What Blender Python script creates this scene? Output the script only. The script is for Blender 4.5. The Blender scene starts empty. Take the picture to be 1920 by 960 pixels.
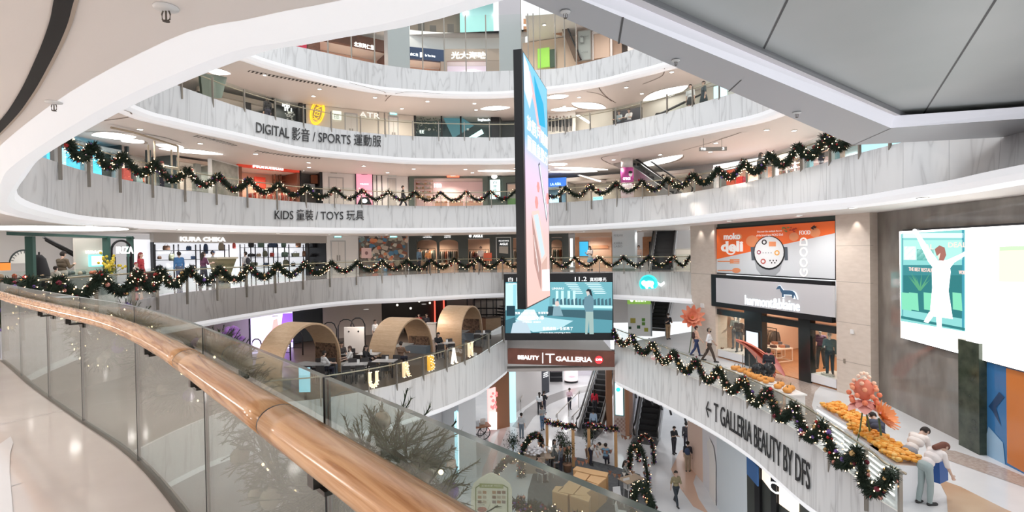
import bpy, bmesh, math, random
from mathutils import Vector, Matrix
from math import sin, cos, pi, radians, hypot, atan2
R = random.Random(7)
SC = bpy.context.scene
COL = SC.collection
# ---------------- camera -------------------------------------------------
F = 1000.0; EYE = Vector((0, 0, 1.55))
RO, TH = radians(0.95), radians(0.69)
cf = Vector((0, cos(TH), -sin(TH))); u0 = Vector((0, sin(TH), cos(TH))); r0 = Vector((1, 0, 0))
cr = r0*cos(RO) - u0*sin(RO); cu = u0*cos(RO) + r0*sin(RO)
cam_d = bpy.data.cameras.new('camera'); cam = bpy.data.objects.new('camera', cam_d); COL.objects.link(cam)
cam_d.sensor_width = 36; cam_d.sensor_fit = 'HORIZONTAL'; cam_d.lens = 36*F/1920; cam_d.clip_start = 0.05; cam_d.clip_end = 300
cam.matrix_world = Matrix((( cr.x, cu.x, -cf.x, EYE.x), (cr.y, cu.y, -cf.y, EYE.y), (cr.z, cu.z, -cf.z, EYE.z), (0, 0, 0, 1)))
SC.camera = cam
# ---------------- light and exposure -------------------------------------
W_STRENGTH = 1.0
wd = bpy.data.worlds.new('world'); SC.world = wd; wd.use_nodes = True
wb = wd.node_tree.nodes['Background']; wb.inputs[0].default_value = (0.93, 0.96, 1.0, 1); wb.inputs[1].default_value = W_STRENGTH
SC.view_settings.view_transform = 'Standard'; SC.view_settings.look = 'None'
SC.view_settings.exposure = 0.35; SC.view_settings.gamma = 1.0; SC.view_settings.use_curve_mapping = False
SC.cycles.max_bounces = 8; SC.cycles.transparent_max_bounces = 24; SC.cycles.diffuse_bounces = 4; SC.cycles.glossy_bounces = 3
SC.cycles.caustics_reflective = False; SC.cycles.caustics_refractive = False
SC.cycles.sample_clamp_indirect = 4
SC.cycles.use_denoising = True
P_DOWN = 60.0      # watts of each downlight's lamp
def lamp(x, y, z, power=None, col=(1, .93, .85), r=.12, cone=165):
    d = bpy.data.lights.new('downlight_lamp', 'SPOT'); d.energy = power or P_DOWN; d.color = col; d.shadow_soft_size = r
    d.spot_size = radians(cone); d.spot_blend = 0.6
    o = bpy.data.objects.new('downlight_lamp', d); COL.objects.link(o); o.location = (x, y, z)
    return o
# ---------------- helpers -------------------------------------------------
def ray(px, py): return cf*F + cr*(px-960) - cu*(py-480)
def W(px, py, z):            # where the sight line meets a level plane
    d = ray(px, py); t = (z-EYE.z)/d.z
    return EYE + d*t
def at(px, py, dep):         # point at a depth
    d = ray(px, py); return EYE + d*(dep/d.y)
def V2(p): return Vector((p[0], p[1], 0))
def smooth(pts, n):
    out = []; P = [pts[0]]+list(pts)+[pts[-1]]
    for i in range(1, len(P)-2):
        a, b, c, d = P[i-1], P[i], P[i+1], P[i+2]
        for k in range(n):
            t = k/n
            out.append(0.5*((2*b) + (c-a)*t + (2*a-5*b+4*c-d)*t*t + (3*b-a-3*c+d)*t*t*t))
    out.append(Vector(P[-2])); return out
class Cv:
    """A plan curve, read from right to left round the atrium: outside is on its right."""
    def __init__(s, pts):
        s.p = [V2(q) for q in pts]; s.L = [0.0]
        for a, b in zip(s.p, s.p[1:]): s.L.append(s.L[-1]+(b-a).length)
        s.n = []
        for i in range(len(s.p)):
            t = (s.p[min(i+2, len(s.p)-1)]-s.p[max(i-2, 0)]).normalized(); s.n.append(Vector((t.y, -t.x, 0)))
    def off(s, d): return Cv([p+n*d for p, n in zip(s.p, s.n)])
    def pos(s, l):
        l = max(0, min(l, s.L[-1]-1e-4)); lo, hi = 0, len(s.L)-1
        while hi-lo > 1:
            m = (lo+hi)//2
            if s.L[m] <= l: lo = m
            else: hi = m
        t = (l-s.L[lo])/max(1e-6, s.L[hi]-s.L[lo])
        return s.p[lo].lerp(s.p[hi], t), s.n[lo].lerp(s.n[hi], t).normalized()
    def s_at(s, px, py=470, near=False):
        d = ray(px, py); best = None
        for i in range(len(s.p)-1):
            a, b = s.p[i], s.p[i+1]
            ca = d.x*a.y-d.y*a.x; cb = d.x*b.y-d.y*b.x
            if ca*cb <= 0 and (a.y > .3 or b.y > .3) and ca != cb:
                t = ca/(ca-cb); q = a.lerp(b, t)
                if q.y > .2 and (best is None or (q.y < best[0] if near else q.y > best[0])): best = (q.y, s.L[i]+t*(s.L[i+1]-s.L[i]))
        if best is None: raise ValueError('no hit %s' % px)
        return best[1]
    def H(s, px, py, near=False):
        q, n = s.pos(s.s_at(px, py, near)); d = ray(px, py); return EYE+d*(q.y/d.y)
# --- materials
MATS = {}
def mat(name, col=(.8, .8, .8), rough=.5, metal=0, emit=0, ecol=None, spec=.5, alpha=1):
    if name in MATS: return MATS[name]
    m = bpy.data.materials.new(name); m.use_nodes = True; b = m.node_tree.nodes['Principled BSDF']
    b.inputs['Base Color'].default_value = (*col, 1); b.inputs['Roughness'].default_value = rough; b.inputs['Metallic'].default_value = metal
    b.inputs['Specular IOR Level'].default_value = spec
    if emit:
        b.inputs['Emission Color'].default_value = (*(ecol or col), 1); b.inputs['Emission Strength'].default_value = emit
    MATS[name] = m; return m
def nodes(m): return m.node_tree.nodes, m.node_tree.links, m.node_tree.nodes['Principled BSDF']
def ramp(nt, fac, stops):
    r = nt.nodes.new('ShaderNodeValToRGB'); e = r.color_ramp.elements
    e[0].position, e[0].color = stops[0][0], (*stops[0][1], 1); e[1].position, e[1].color = stops[-1][0], (*stops[-1][1], 1)
    for p, c in stops[1:-1]: x = e.new(p); x.color = (*c, 1)
    nt.links.new(fac, r.inputs[0]); return r.outputs[0]
def texco(nt, kind, scale=(1, 1, 1), rot=(0, 0, 0)):
    t = nt.nodes.new('ShaderNodeTexCoord'); mp = nt.nodes.new('ShaderNodeMapping')
    mp.vector_type = 'TEXTURE' if any(rot) else 'POINT'; mp.inputs['Scale'].default_value = scale; mp.inputs['Rotation'].default_value = rot
    nt.links.new(t.outputs[kind], mp.inputs[0]); return mp.outputs[0]
def noise(nt, vec, scale, detail=3, dist=0, rough=.5):
    n = nt.nodes.new('ShaderNodeTexNoise'); n.inputs['Scale'].default_value = scale; n.inputs['Detail'].default_value = detail
    n.inputs['Distortion'].default_value = dist; n.inputs['Roughness'].default_value = rough
    nt.links.new(vec, n.inputs['Vector']); return n.outputs['Fac']
def tex_mat(name, kind, scale, stops, nscale=4, detail=3, dist=0, rough=.5, metal=0, spec=.5, emit=0, rot=(0, 0, 0)):
    if name in MATS: return MATS[name]
    m = mat(name, rough=rough, metal=metal, spec=spec); n, l, b = nodes(m); nt = m.node_tree
    c = ramp(nt, noise(nt, texco(nt, kind, scale, rot), nscale, detail, dist), stops); l.new(c, b.inputs['Base Color'])
    if emit: l.new(c, b.inputs['Emission Color']); b.inputs['Emission Strength'].default_value = emit
    return m
def glass_mat(name, tint, haze=.0, gloss=.1, hazecol=(.8, .85, .83), rough=0.0):
    m = bpy.data.materials.new(name); m.use_nodes = True; nt = m.node_tree; n = nt.nodes; n.clear()
    o = n.new('ShaderNodeOutputMaterial'); t = n.new('ShaderNodeBsdfTransparent'); t.inputs[0].default_value = (*tint, 1)
    g = n.new('ShaderNodeBsdfGlossy'); g.inputs['Roughness'].default_value = rough
    d = n.new('ShaderNodeBsdfDiffuse'); d.inputs[0].default_value = (*hazecol, 1)
    f = n.new('ShaderNodeLayerWeight'); f.inputs[0].default_value = .5; pw = n.new('ShaderNodeMath'); pw.operation = 'POWER'; pw.inputs[1].default_value = 4.0
    mu = n.new('ShaderNodeMath'); mu.operation = 'MULTIPLY_ADD'; mu.inputs[1].default_value = .8; mu.inputs[2].default_value = gloss*.4
    x1 = n.new('ShaderNodeMixShader'); x2 = n.new('ShaderNodeMixShader'); l = nt.links
    x1.inputs[0].default_value = haze; l.new(t.outputs[0], x1.inputs[1]); l.new(d.outputs[0], x1.inputs[2])
    l.new(f.outputs['Facing'], pw.inputs[0]); l.new(pw.outputs[0], mu.inputs[0]); l.new(mu.outputs[0], x2.inputs[0]); l.new(x1.outputs[0], x2.inputs[1]); l.new(g.outputs[0], x2.inputs[2])
    l.new(x2.outputs[0], o.inputs[0]); MATS[name] = m; return m
# --- mesh builder
class MB:
    def __init__(s): s.v = []; s.f = []; s.mi = []; s.mats = []; s.cur = 0; s.uv = {}; s.sm = []; s.smooth = False
    def m(s, mt):
        if mt not in s.mats: s.mats.append(mt)
        s.cur = s.mats.index(mt); return s
    def face(s, idx, uv=None):
        s.f.append(tuple(idx)); s.mi.append(s.cur); s.sm.append(s.smooth)
        if uv: s.uv[len(s.f)-1] = uv
    def add(s, vs, fs):
        b = len(s.v); s.v += [Vector(x) for x in vs]
        for f in fs: s.face([b+i for i in f])
        return s
    def quad(s, a, b, c, d, uv=None):
        n = len(s.v); s.v += [Vector(a), Vector(b), Vector(c), Vector(d)]; s.face((n, n+1, n+2, n+3), uv); return s
    def hexa(s, p): return s.add(p, [(0, 3, 2, 1), (4, 5, 6, 7), (0, 1, 5, 4), (1, 2, 6, 5), (2, 3, 7, 6), (3, 0, 4, 7)])
    def box(s, c, d, rz=0, M=None):
        x, y, z = d[0]/2, d[1]/2, d[2]/2
        p = [Vector(q) for q in ((-x, -y, -z), (x, -y, -z), (x, y, -z), (-x, y, -z), (-x, -y, z), (x, -y, z), (x, y, z), (-x, y, z))]
        m = (M or Matrix.Rotation(rz, 3, 'Z')); return s.hexa([m @ q+Vector(c) for q in p])
    def slab(s, a, b, z0, z1, t, o=0):
        """upright board from a to b (plan), t thick behind its face, face pushed o towards the atrium side"""
        a, b = V2(a), V2(b); d = (b-a).normalized(); n = Vector((-d.y, d.x, 0))
        if n.dot(-(a+b)*.5+V2(EYE)) > 0: n = -n      # n points away from us
        p = [a-n*o, b-n*o, b+n*(t-o), a+n*(t-o)]
        return s.hexa([q+Vector((0, 0, z0)) for q in p]+[q+Vector((0, 0, z1)) for q in p])
    def tube(s, pts, r, seg=8, caps=True, rr=None, flat=1.0):
        pts = [Vector(p) for p in pts]; b = len(s.v); N = len(pts); prev = None
        for i, p in enumerate(pts):
            t = (pts[min(i+1, N-1)]-pts[max(i-1, 0)]).normalized()
            up = Vector((0, 0, 1)) if abs(t.z) < .95 else (prev or Vector((1, 0, 0)))
            x = t.cross(up).normalized(); y = x.cross(t).normalized(); prev = y
            q = rr[i] if rr else r
            for k in range(seg):
                a = 2*pi*k/seg; s.v.append(p+x*cos(a)*q+y*sin(a)*q*flat)
        for i in range(N-1):
            for k in range(seg):
                k2 = (k+1) % seg; s.face((b+i*seg+k, b+i*seg+k2, b+(i+1)*seg+k2, b+(i+1)*seg+k))
        if caps: s.face([b+k for k in range(seg)][::-1]); s.face([b+(N-1)*seg+k for k in range(seg)])
        return s
    def cyl(s, p, h, r, seg=16, r2=None):
        p = Vector(p); return s.tube([p, p+Vector((0, 0, h))], r, seg, True, [r, r if r2 is None else r2])
    def lathe(s, c, prof, seg=16, sx=1, sy=1):
        c = Vector(c); b = len(s.v)
        for r, z in prof:
            for k in range(seg): s.v.append(c+Vector((r*cos(2*pi*k/seg)*sx, r*sin(2*pi*k/seg)*sy, z)))
        for i in range(len(prof)-1):
            for k in range(seg):
                k2 = (k+1) % seg; s.face((b+i*seg+k, b+i*seg+k2, b+(i+1)*seg+k2, b+(i+1)*seg+k))
        s.face([b+k for k in range(seg)][::-1]); s.face([b+(len(prof)-1)*seg+k for k in range(seg)]); return s
    def ball(s, c, r, seg=10, sx=1, sy=1, sz=1):
        n = max(4, seg//2); return s.lathe(c, [(max(1e-3, r*sin(pi*i/n)), -r*sz*cos(pi*i/n)) for i in range(n+1)], seg, sx, sy)
    def prism(s, poly, z0, z1):
        n = len(poly); b = len(s.v); s.v += [Vector((p[0], p[1], z0)) for p in poly]+[Vector((p[0], p[1], z1)) for p in poly]
        s.face([b+i for i in range(n)][::-1]); s.face([b+n+i for i in range(n)])
        for i in range(n): j = (i+1) % n; s.face((b+i, b+j, b+n+j, b+n+i))
        return s
    def plate(s, o, ux, uz, n, poly, t):
        """flat outline poly (u,v) in the plane o+u*ux+v*uz, thickness t along n"""
        k = len(poly); b = len(s.v); o = Vector(o)
        for dd in (0, t): s.v += [o+ux*u+uz*v+n*dd for u, v in poly]
        s.face([b+i for i in range(k)]); s.face([b+k+i for i in range(k)][::-1])
        for i in range(k): j = (i+1) % k; s.face((b+i, b+k+i, b+k+j, b+j))
        return s
    def sheet(s, A, B, uvA=None):
        """strip between two point lists; uv = (arc length, height)"""
        b = len(s.v); n = len(A); s.v += [Vector(p) for p in A]+[Vector(p) for p in B]; L = 0
        for i in range(n-1):
            d = (V2(A[i+1])-V2(A[i])).length
            s.face((b+i, b+i+1, b+n+i+1, b+n+i), ((L, A[i].z), (L+d, A[i+1].z), (L+d, B[i+1].z), (L, B[i].z))); L += d
        return s
    def mesh(s, name, flip=False):
        me = bpy.data.meshes.new(name); me.from_pydata([tuple(v) for v in s.v], [], s.f)
        for mt in s.mats: me.materials.append(mt)
        me.polygons.foreach_set('material_index', s.mi)
        me.polygons.foreach_set('use_smooth', s.sm)
        if s.uv:
            u = me.uv_layers.new(name='UVMap').data
            for fi, c in s.uv.items():
                p = me.polygons[fi]
                for li, q in zip(p.loop_indices, c): u[li].uv = q
        me.validate(); me.update(); return me
    def obj(s, name, mt=None, parent=None, label=None, cat=None, group=None, kind=None, auto=True):
        if mt and not s.mats: s.mats = [mt]
        me = s.mesh(name)
        if auto:
            bm = bmesh.new(); bm.from_mesh(me); bmesh.ops.recalc_face_normals(bm, faces=bm.faces); bm.to_mesh(me); bm.free()
        return link(me, name, parent, label, cat, group, kind)
def link(me, name, parent=None, label=None, cat=None, group=None, kind=None):
    o = bpy.data.objects.new(name, me); COL.objects.link(o)
    if parent: o.parent = parent; o.matrix_parent_inverse = Matrix.Translation(-Vector(parent.location)) if parent.get('_loc') else Matrix()
    tag(o, label, cat, group, kind); return o
def tag(o, label=None, cat=None, group=None, kind=None):
    if label: o['label'] = label
    if cat: o['category'] = cat
    if group: o['group'] = group
    if kind: o['kind'] = kind
    return o
def thing(name, label, cat, loc=(0, 0, 0), rz=0, group=None):
    o = bpy.data.objects.new(name, None); COL.objects.link(o); o.location = loc; o.rotation_euler = (0, 0, rz); o.empty_display_size = .1
    return tag(o, label, cat, group)
def wthing(name, label, cat, loc, group=None):
    """a thing whose parts are given in world coordinates"""
    o = thing(name, label, cat, loc, 0, group); o['_loc'] = 1; return o
def dup(o, loc=None, rz=None, label=None, group=None, parent=None, scale=None):
    c = o.copy(); COL.objects.link(c)
    if parent: c.parent = parent
    if loc is not None: c.location = loc
    if rz is not None: c.rotation_euler = (0, 0, rz)
    if scale: c.scale = (scale,)*3
    if label: c['label'] = label
    if group: c['group'] = group
    for ch in list(o.children): dup(ch, parent=c)
    return c
# --- lettering: built as mesh, laid on a flat face or bent round a curve
def text_mesh(txt, size=1, ext=.01, bold=0, align='CENTER', space=1.0):
    cu_ = bpy.data.curves.new('t', 'FONT'); cu_.body = txt; cu_.size = size; cu_.extrude = ext; cu_.offset = bold; cu_.align_x = align
    cu_.align_y = 'CENTER'; cu_.space_character = space; cu_.resolution_u = 3
    o = bpy.data.objects.new('t', cu_); COL.objects.link(o); dg = bpy.context.evaluated_depsgraph_get()
    me = bpy.data.meshes.new_from_object(o.evaluated_get(dg)); bpy.data.objects.remove(o); bpy.data.curves.remove(cu_); return me
def text_on(txt, c, ux, uz, n, h, mt, name='lettering', parent=None, w=None, ext=.012, bold=0, space=1.0):
    """letters h tall centred at c, running along ux, up uz; n points at the reader"""
    me = text_mesh(txt, 1, 0, bold, 'CENTER', space); c = Vector(c)
    xs = [v.co.x for v in me.vertices]; ys = [v.co.y for v in me.vertices]
    if not xs: return None
    x0, x1, y0, y1 = min(xs), max(xs), min(ys), max(ys); k = h/max(.001, y1-y0); kx = (w/(x1-x0)) if w else k
    bpy.data.meshes.remove(me)
    me = text_mesh(txt, 1, ext/k, bold, 'CENTER', space)
    for v in me.vertices:
        x, y, z = v.co; v.co = c+ux*((x-(x0+x1)/2)*kx)+uz*((y-(y0+y1)/2)*k)+n*(z*k)
    me.materials.clear(); me.materials.append(mt); return link(me, name, parent)
def text_curve(txt, cv, s0, s1, z, h, mt, name='lettering', parent=None, out=.02, ext=.01, zt=None, bold=0):
    """letters bent round a plan curve from arc s0 (left) to s1; cv may be a function s->(point,normal to reader)"""
    me = text_mesh(txt, 1, .01, bold); xs = [v.co.x for v in me.vertices]; ys = [v.co.y for v in me.vertices]
    x0, x1, y0, y1 = min(xs), max(xs), min(ys), max(ys)
    for v in me.vertices:
        x, y, zz = v.co; s = s0+(s1-s0)*(x-x0)/(x1-x0); f = (y-y0)/(y1-y0)-.5
        p, n = cv(s, z+f*h); v.co = p+n*(out+ext*(1 if zz > 0 else -1))
    me.materials.clear(); me.materials.append(mt); return link(me, name, parent)
# ================= STRUCTURE =================================================
Z = {'G': -11.1, 'B': -4.5, '0': 0.0, '1': 4.5, '2': 9.0, '3': 13.5, '4': 18.0}
WHITE = mat('white_paint', (.84, .82, .80), .45)
CEILW = mat('warm_white_plaster', (.92, .87, .83), .55)
COVE = mat('lit_cove', (.9, .9, .9), .4, emit=.3, ecol=(.93, .95, 1.0))
DARK = mat('black_metal', (.015, .015, .017), .35, .3)
STEEL = mat('brushed_bronze_steel', (.36, .33, .29), .35, .8)
BRASS = mat('brass_rail', (.55, .47, .36), .3, .8)
def marble():
    m = mat('veined_grey_glass_cladding', rough=.34, spec=.35); n, l, b = nodes(m); nt = m.node_tree
    uv = texco(nt, 'UV', (1, 1, 1)); 
    v1 = texco(nt, 'UV', (1.5, .2, 1)); n1 = noise(nt, v1, 1.1, 2, .6)
    sub = n.new('ShaderNodeMath'); sub.operation = 'MULTIPLY'; sub.inputs[1].default_value = 4.5; l.new(n1, sub.inputs[0])
    fr = n.new('ShaderNodeMath'); fr.operation = 'PINGPONG'; fr.inputs[1].default_value = .5; l.new(sub.outputs[0], fr.inputs[0])
    c1 = ramp(nt, fr.outputs[0], [(0, (.60, .595, .59)), (.08, (.69, .69, .685)), (.2, (.75, .75, .745)), (1, (.79, .79, .785))])
    sp = n.new('ShaderNodeSeparateXYZ'); l.new(uv, sp.inputs[0])
    a = n.new('ShaderNodeMath'); a.operation = 'PINGPONG'; a.inputs[1].default_value = .6; l.new(sp.outputs[0], a.inputs[0])
    g = n.new('ShaderNodeMath'); g.operation = 'LESS_THAN'; g.inputs[1].default_value = .008; l.new(a.outputs[0], g.inputs[0])
    mx = n.new('ShaderNodeMix'); mx.data_type = 'RGBA'; l.new(g.outputs[0], mx.inputs[0]); l.new(c1, mx.inputs[6]); mx.inputs[7].default_value = (.42, .42, .42, 1)
    l.new(mx.outputs[2], b.inputs['Base Color']); return m
STONE = marble()
FLOORP = tex_mat('polished_beige_floor', 'Object', (1, 1, 1), [(.3, (.62, .56, .53)), (.7, (.70, .65, .62))], 1.2, 4, rough=.08, spec=.6)
FLOORW = tex_mat('polished_white_floor', 'Object', (1, 1, 1), [(.3, (.72, .73, .75)), (.7, (.80, .80, .81))], .8, 3, rough=.12)
FLOORG = mat('grey_stone_inlay', (.42, .41, .41), .15)
BEIGE = tex_mat('beige_limestone', 'Object', (1, 1, 3), [(.3, (.66, .56, .48)), (.7, (.72, .62, .54))], 3, 3, rough=.5)
GLASS = glass_mat('clear_glass', (.95, .98, .965), haze=.0, gloss=.03)
GLASSN = glass_mat('green_glass_painted_haze', (.80, .86, .835), haze=.10, gloss=.12, hazecol=(.72, .76, .73))  # diffuse haze painted in for the white floor mirrored in the glass
NS = 5
def ring(key, ent, sides=NS):
    zt, zb = Z[key[0]]+.05, Z[key[0]]-1.45; T = []; B = []
    for e in ent:
        if e[0] == 'w': T.append(V2(e[1:])); B.append(V2(e[1:]))
        elif e[0] == 'n': p = V2(W(e[1], e[2], zb-.26)); p += (V2((-1.5, 17))-p).normalized()*.15; T.append(p); B.append(p)
        else: T.append(V2(W(e[0], e[1], zt))); B.append(V2(W(e[0], e[2], zb)))
    return Cv(smooth(T, sides)), Cv(smooth(B, sides))
RING = {}
RING['1'] = ring('1', [('w', 4, -2.5), ('w', 8, .5), ('w', 9.4, 5), (1920, 222, 308), (1780, 251, 338), (1700, 265, 352), (1615, 286, 367), (1559, 301, 374), (1505, 317, 380), (1401, 341, 392), (1302, 359, 404.5), (1235, 366.5, 412), (1155, 372, 418), (1060, 379, 423), (910, 385, 426), (775, 386, 427.5), (625, 382, 427), (570, 379, 426), (462, 370, 423.5), (345, 356, 418), (250, 340, 412), (162, 321, 405), (87, 297, 389), (33, 275, 364), ('n', 37, 335), ('n', 75, 298), ('n', 240, 205), ('n', 480, 105), ('n', 620, 75), ('n', 960, 0), ('w', 2.2, 1.2), ('w', 3.4, -1)])
RING['2'] = ring('2', [('w', 9.5, 6), ('w', 11, 13), ('w', 11.5, 18), (1443, 153, 205), (1350, 182, 229), (1252, 210, 250), (1203, 222, 260), (1153, 233, 271), (1060, 248, 287), (967, 257, 296), (870, 257, 297), (773, 255, 296), (673, 247, 288), (567, 230, 276), (457, 203, 251), (333, 160, 222), (253, 131, 197), ('w', -13.5, 15), ('w', -10, 10)])
RING['3'] = ring('3', [('w', 9.5, 6), ('w', 11, 13), ('w', 11.6, 18.5), (1340, 48, 84), (1243, 74, 117), (1180, 95, 134), (1120, 112, 149), (1047, 128, 160), (940, 133, 171), (840, 134, 171), (767, 128, 167), (700, 118, 160), (617, 100, 143), (527, 80, 119), (470, 62, 100), (400, 32, 70), ('w', -13.5, 15)])
RING['0'] = ring('0', [(1297, 507.8, 560.5), (1217, 507.8, 555.5), (1123, 507.8, 551.5), (1032, 508.8, 549.5), (945, 509.3, 549.5), (853, 509.8, 553.5), (760, 513.8, 558.5), (667, 517.8, 562.5), (567, 524.8, 572.5), (460, 535.8, 588.5), (405, 540.8, 597.5), (330, 547.8, 610.5), (250, 561.4, 624.5), ('w', -12.6, 14), ('w', -9.9, 10.1), ('w', -6.6, 7.1), ('w', -4.36, 5.25), ('w', -3.02, 4.17), ('w', -1.93, 3.12), ('w', -.82, 1.90), ('w', .34, .60), ('w', 1.5, -.7), ('w', 2.7, -2)])
RING['BL'] = ring('BL', [(951, 634, 695), (925, 650, 716), (901, 665, 733), (872, 678, 746), (837, 691, 761), (791, 706, 777), (750, 719, 790), (691, 732, 806), (600, 748, 824), (487, 760, 838), (385, 784, 870), ('w', -11.6, 15), ('w', -10.4, 9.5), ('w', -7, 5.5), ('w', -3, 2.2), ('w', .6, -.6)])
RING['BR'] = ring('BR', [('w', 9.3, 4), ('w', 9.3, 8), (1679, 957, 1080), (1626, 914, 1030), (1558, 858, 978), (1502, 814, 938), (1451, 781, 893), (1403, 755, 851), (1358, 733, 820), (1313, 714, 793), (1273, 697, 772), (1233, 679, 751), (1194, 662, 734), (1153, 644, 714)])
def inner(c, d): return c.off(-d)
def build_ring(key, nm):
    T, B = RING[key]; z = Z[key[0]]
    up = lambda c, h: [p+Vector((0, 0, h)) for p in c.p]
    m = MB(); m.smooth = True; h5 = 0 if key == '0' else .05; m.sheet(up(T, z+h5), up(B, z-1.45)); m.m(WHITE).sheet(up(T.off(.06), z+h5-.002), up(T, z+h5-.002))
    m.mats[0:0] = []; 
    m.mats = [STONE, WHITE]; n = len(T.p)-1; m.mi = [0]*n+[1]*n
    m.obj('wall_'+nm, kind='structure', auto=False)
    m = MB().m(COVE); m.smooth = True; cs = [(0, -1.45), (.04, -1.60), (.16, -1.72), (.36, -1.78), (.62, -1.76)]
    C = [up(B.off(d), z+h) for d, h in cs]
    for a, b in zip(C, C[1:]): m.sheet(a, b)
    m.obj('trim_cove_'+nm, kind='structure', auto=False)
for k, nm in (('3', 'upper_gallery'), ('2', 'digital_gallery'), ('1', 'kids_gallery'), ('0', 'home_gallery'), ('BL', 'cafe_gallery'), ('BR', 'beauty_gallery')): build_ring(k, nm)
def strip(name, c, z, w0, w1, mt, up=False):
    m = MB().m(mt); a = [p+Vector((0, 0, z)) for p in c.off(w0).p]; b = [p+(p-Vector((-1.5, 17, 0))).normalized()*w1+Vector((0, 0, z)) for p in c.p]
    m.sheet(a, b); return m.obj(name, kind='structure', auto=False)
CEIL = {'B': -1.72, '0': 2.78, '1': 7.28, '2': 11.78, '3': 16.3}
strip('floor', RING['0'][0], 0.0, 0, 9, FLOORP)
strip('floor', RING['1'][0], 4.5, .2, 9, FLOORP); strip('floor', RING['2'][0], 9.0, .2, 9, FLOORP); strip('floor', RING['3'][0], 13.5, .2, 9, FLOORP)
strip('floor', RING['BL'][0], -4.5, .2, 26, mat('dark_cafe_floor', (.12, .09, .07), .3))
strip('ceiling', RING['0'][1], -1.72, .5, 14, CEILW)
strip('ceiling', RING['1'][1], 2.74, .5, 10, CEILW); strip('ceiling', RING['2'][1], 7.26, .5, 10, CEILW); strip('ceiling', RING['3'][1], 11.76, .5, 10, CEILW)
FC = {'0': RING['0'][0].off(6.0), '1': RING['1'][0].off(5.5), '2': RING['2'][0].off(5.5), '3': RING['3'][0].off(5.0)}
for k in '0123':
    c = FC[k].off(3.6); z = Z[k]; m = MB().m(WHITE); m.sheet([p+Vector((0, 0, z)) for p in c.p], [p+Vector((0, 0, z+4.6)) for p in c.p]); m.obj('wall_rear_of_shops', kind='structure', auto=False)
# ground floor of the atrium, the far hall behind it
m = MB().m(FLOORW); m.quad((-30, -8, -11.1), (30, -8, -11.1), (30, 70, -11.1), (-30, 70, -11.1)); m.obj('floor_atrium', kind='structure')
# right side: floor of the beauty gallery, its shop wall
BRW = Cv([(11.15, 30.4), (11.15, 29), (13.4, 21.9)])
m = MB().m(FLOORW); t = RING['BR'][0]
far = [Vector((24, 2, -4.5))]+[Vector((24, p.y, -4.5)) for p in t.p[1:-1]]+[Vector((24, 46, -4.5))]
m.sheet([p+Vector((0, 0, -4.5)) for p in t.p], far); m.obj('floor_beauty', kind='structure', auto=False)
t = RING['BR'][1]; m = MB().m(CEILW); m.sheet([p+Vector((0, 0, -6.22)) for p in t.off(.5).p], [Vector((24, p.y, -6.22)) for p in t.p]); m.obj('ceiling_beauty', kind='structure', auto=False)
# ================= FACES: flat fronts that take boards, letters and pictures =====
class Face:
    def __init__(s, a, b, z0, z1):
        a, b = V2(a), V2(b); s.a = a; s.ux = (b-a).normalized(); s.w = (b-a).length; s.uz = Vector((0, 0, 1)); s.z0, s.z1 = z0, z1
        n = Vector((s.ux.y, -s.ux.x, 0)); s.n = n if n.dot(V2(EYE)-a) > 0 else -n; s.lay = 0
    def P(s, px, py, d=0):       # point on the plane pushed d behind the front
        r = ray(px, py); o = s.a-s.n*d; t = (o-EYE).dot(s.n)/r.dot(s.n); return EYE+r*t
    def uv(s, px, py, d=0): q = s.P(px, py, d)-s.a; return q.dot(s.ux), q.z
    def q(s, u, z, d=0): return s.a+s.ux*u-s.n*d+Vector((0, 0, z))
    def boxuv(s, m, u0, z0, u1, z1, d0, d1):
        p = [s.q(u0, z0, d0), s.q(u1, z0, d0), s.q(u1, z0, d1), s.q(u0, z0, d1)]
        return m.hexa(p+[x+Vector((0, 0, z1-z0)) for x in p])
    def rect(s, x0, y0, x1, y1, d=0):
        xm, ym = (x0+x1)/2, (y0+y1)/2
        return s.uv(x0, ym, d)[0], s.uv(xm, y1, d)[1], s.uv(x1, ym, d)[0], s.uv(xm, y0, d)[1]
    def box(s, m, x0, y0, x1, y1, d0=0, d1=.1, mt=None):
        if mt: m.m(mt)
        return s.boxuv(m, *s.rect(x0, y0, x1, y1, d0), d0, d1)
    def poly(s, m, mt, pts, lift=None):      # flat patch drawn on the front, traced in picture coordinates
        s.lay += 1; l = .004+.0025*s.lay if lift is None else lift; m.m(mt)
        uv = [s.uv(x, y) for x, y in pts]
        m.add([s.q(u, z, -l) for u, z in uv], [tuple(range(len(uv)))]); return s
    def prect(s, m, mt, x0, y0, x1, y1, lift=None): return s.poly(m, mt, [(x0, y0), (x1, y0), (x1, y1), (x0, y1)], lift)
    def oval(s, m, mt, x, y, rx, ry=None, n=20, lift=None): return s.poly(m, mt, [(x+rx*cos(2*pi*i/n), y+(ry or rx)*sin(2*pi*i/n)) for i in range(n)], lift)
    def text(s, txt, x0, x1, yc, hpx, mt, parent=None, d=-.02, name='lettering', ext=.012, bold=0):
        a = s.uv(x0, yc, d); b = s.uv(x1, yc, d); h = abs(s.uv((x0+x1)/2, yc-hpx/2, d)[1]-s.uv((x0+x1)/2, yc+hpx/2, d)[1])
        return text_on(txt, s.q((a[0]+b[0])/2, (s.uv((x0+x1)/2, yc, d)[1]), d), s.ux, s.uz, s.n, h, mt, name, parent, w=abs(b[0]-a[0]), ext=ext, bold=bold)
def face(cv, x0, x1, py=None, off=0, z0=0, z1=4):
    py = py or 300; a = cv.H(x0, py); b = cv.H(x1, py); return Face(a, b, z0, z1)
FYM = {'0': 475, '1': 345, '2': 215, '3': 95}
def fc(l, x0, x1): return face(FC[l], x0, x1, FYM[l], z0=Z[l], z1=Z[l]+2.8)
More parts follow.
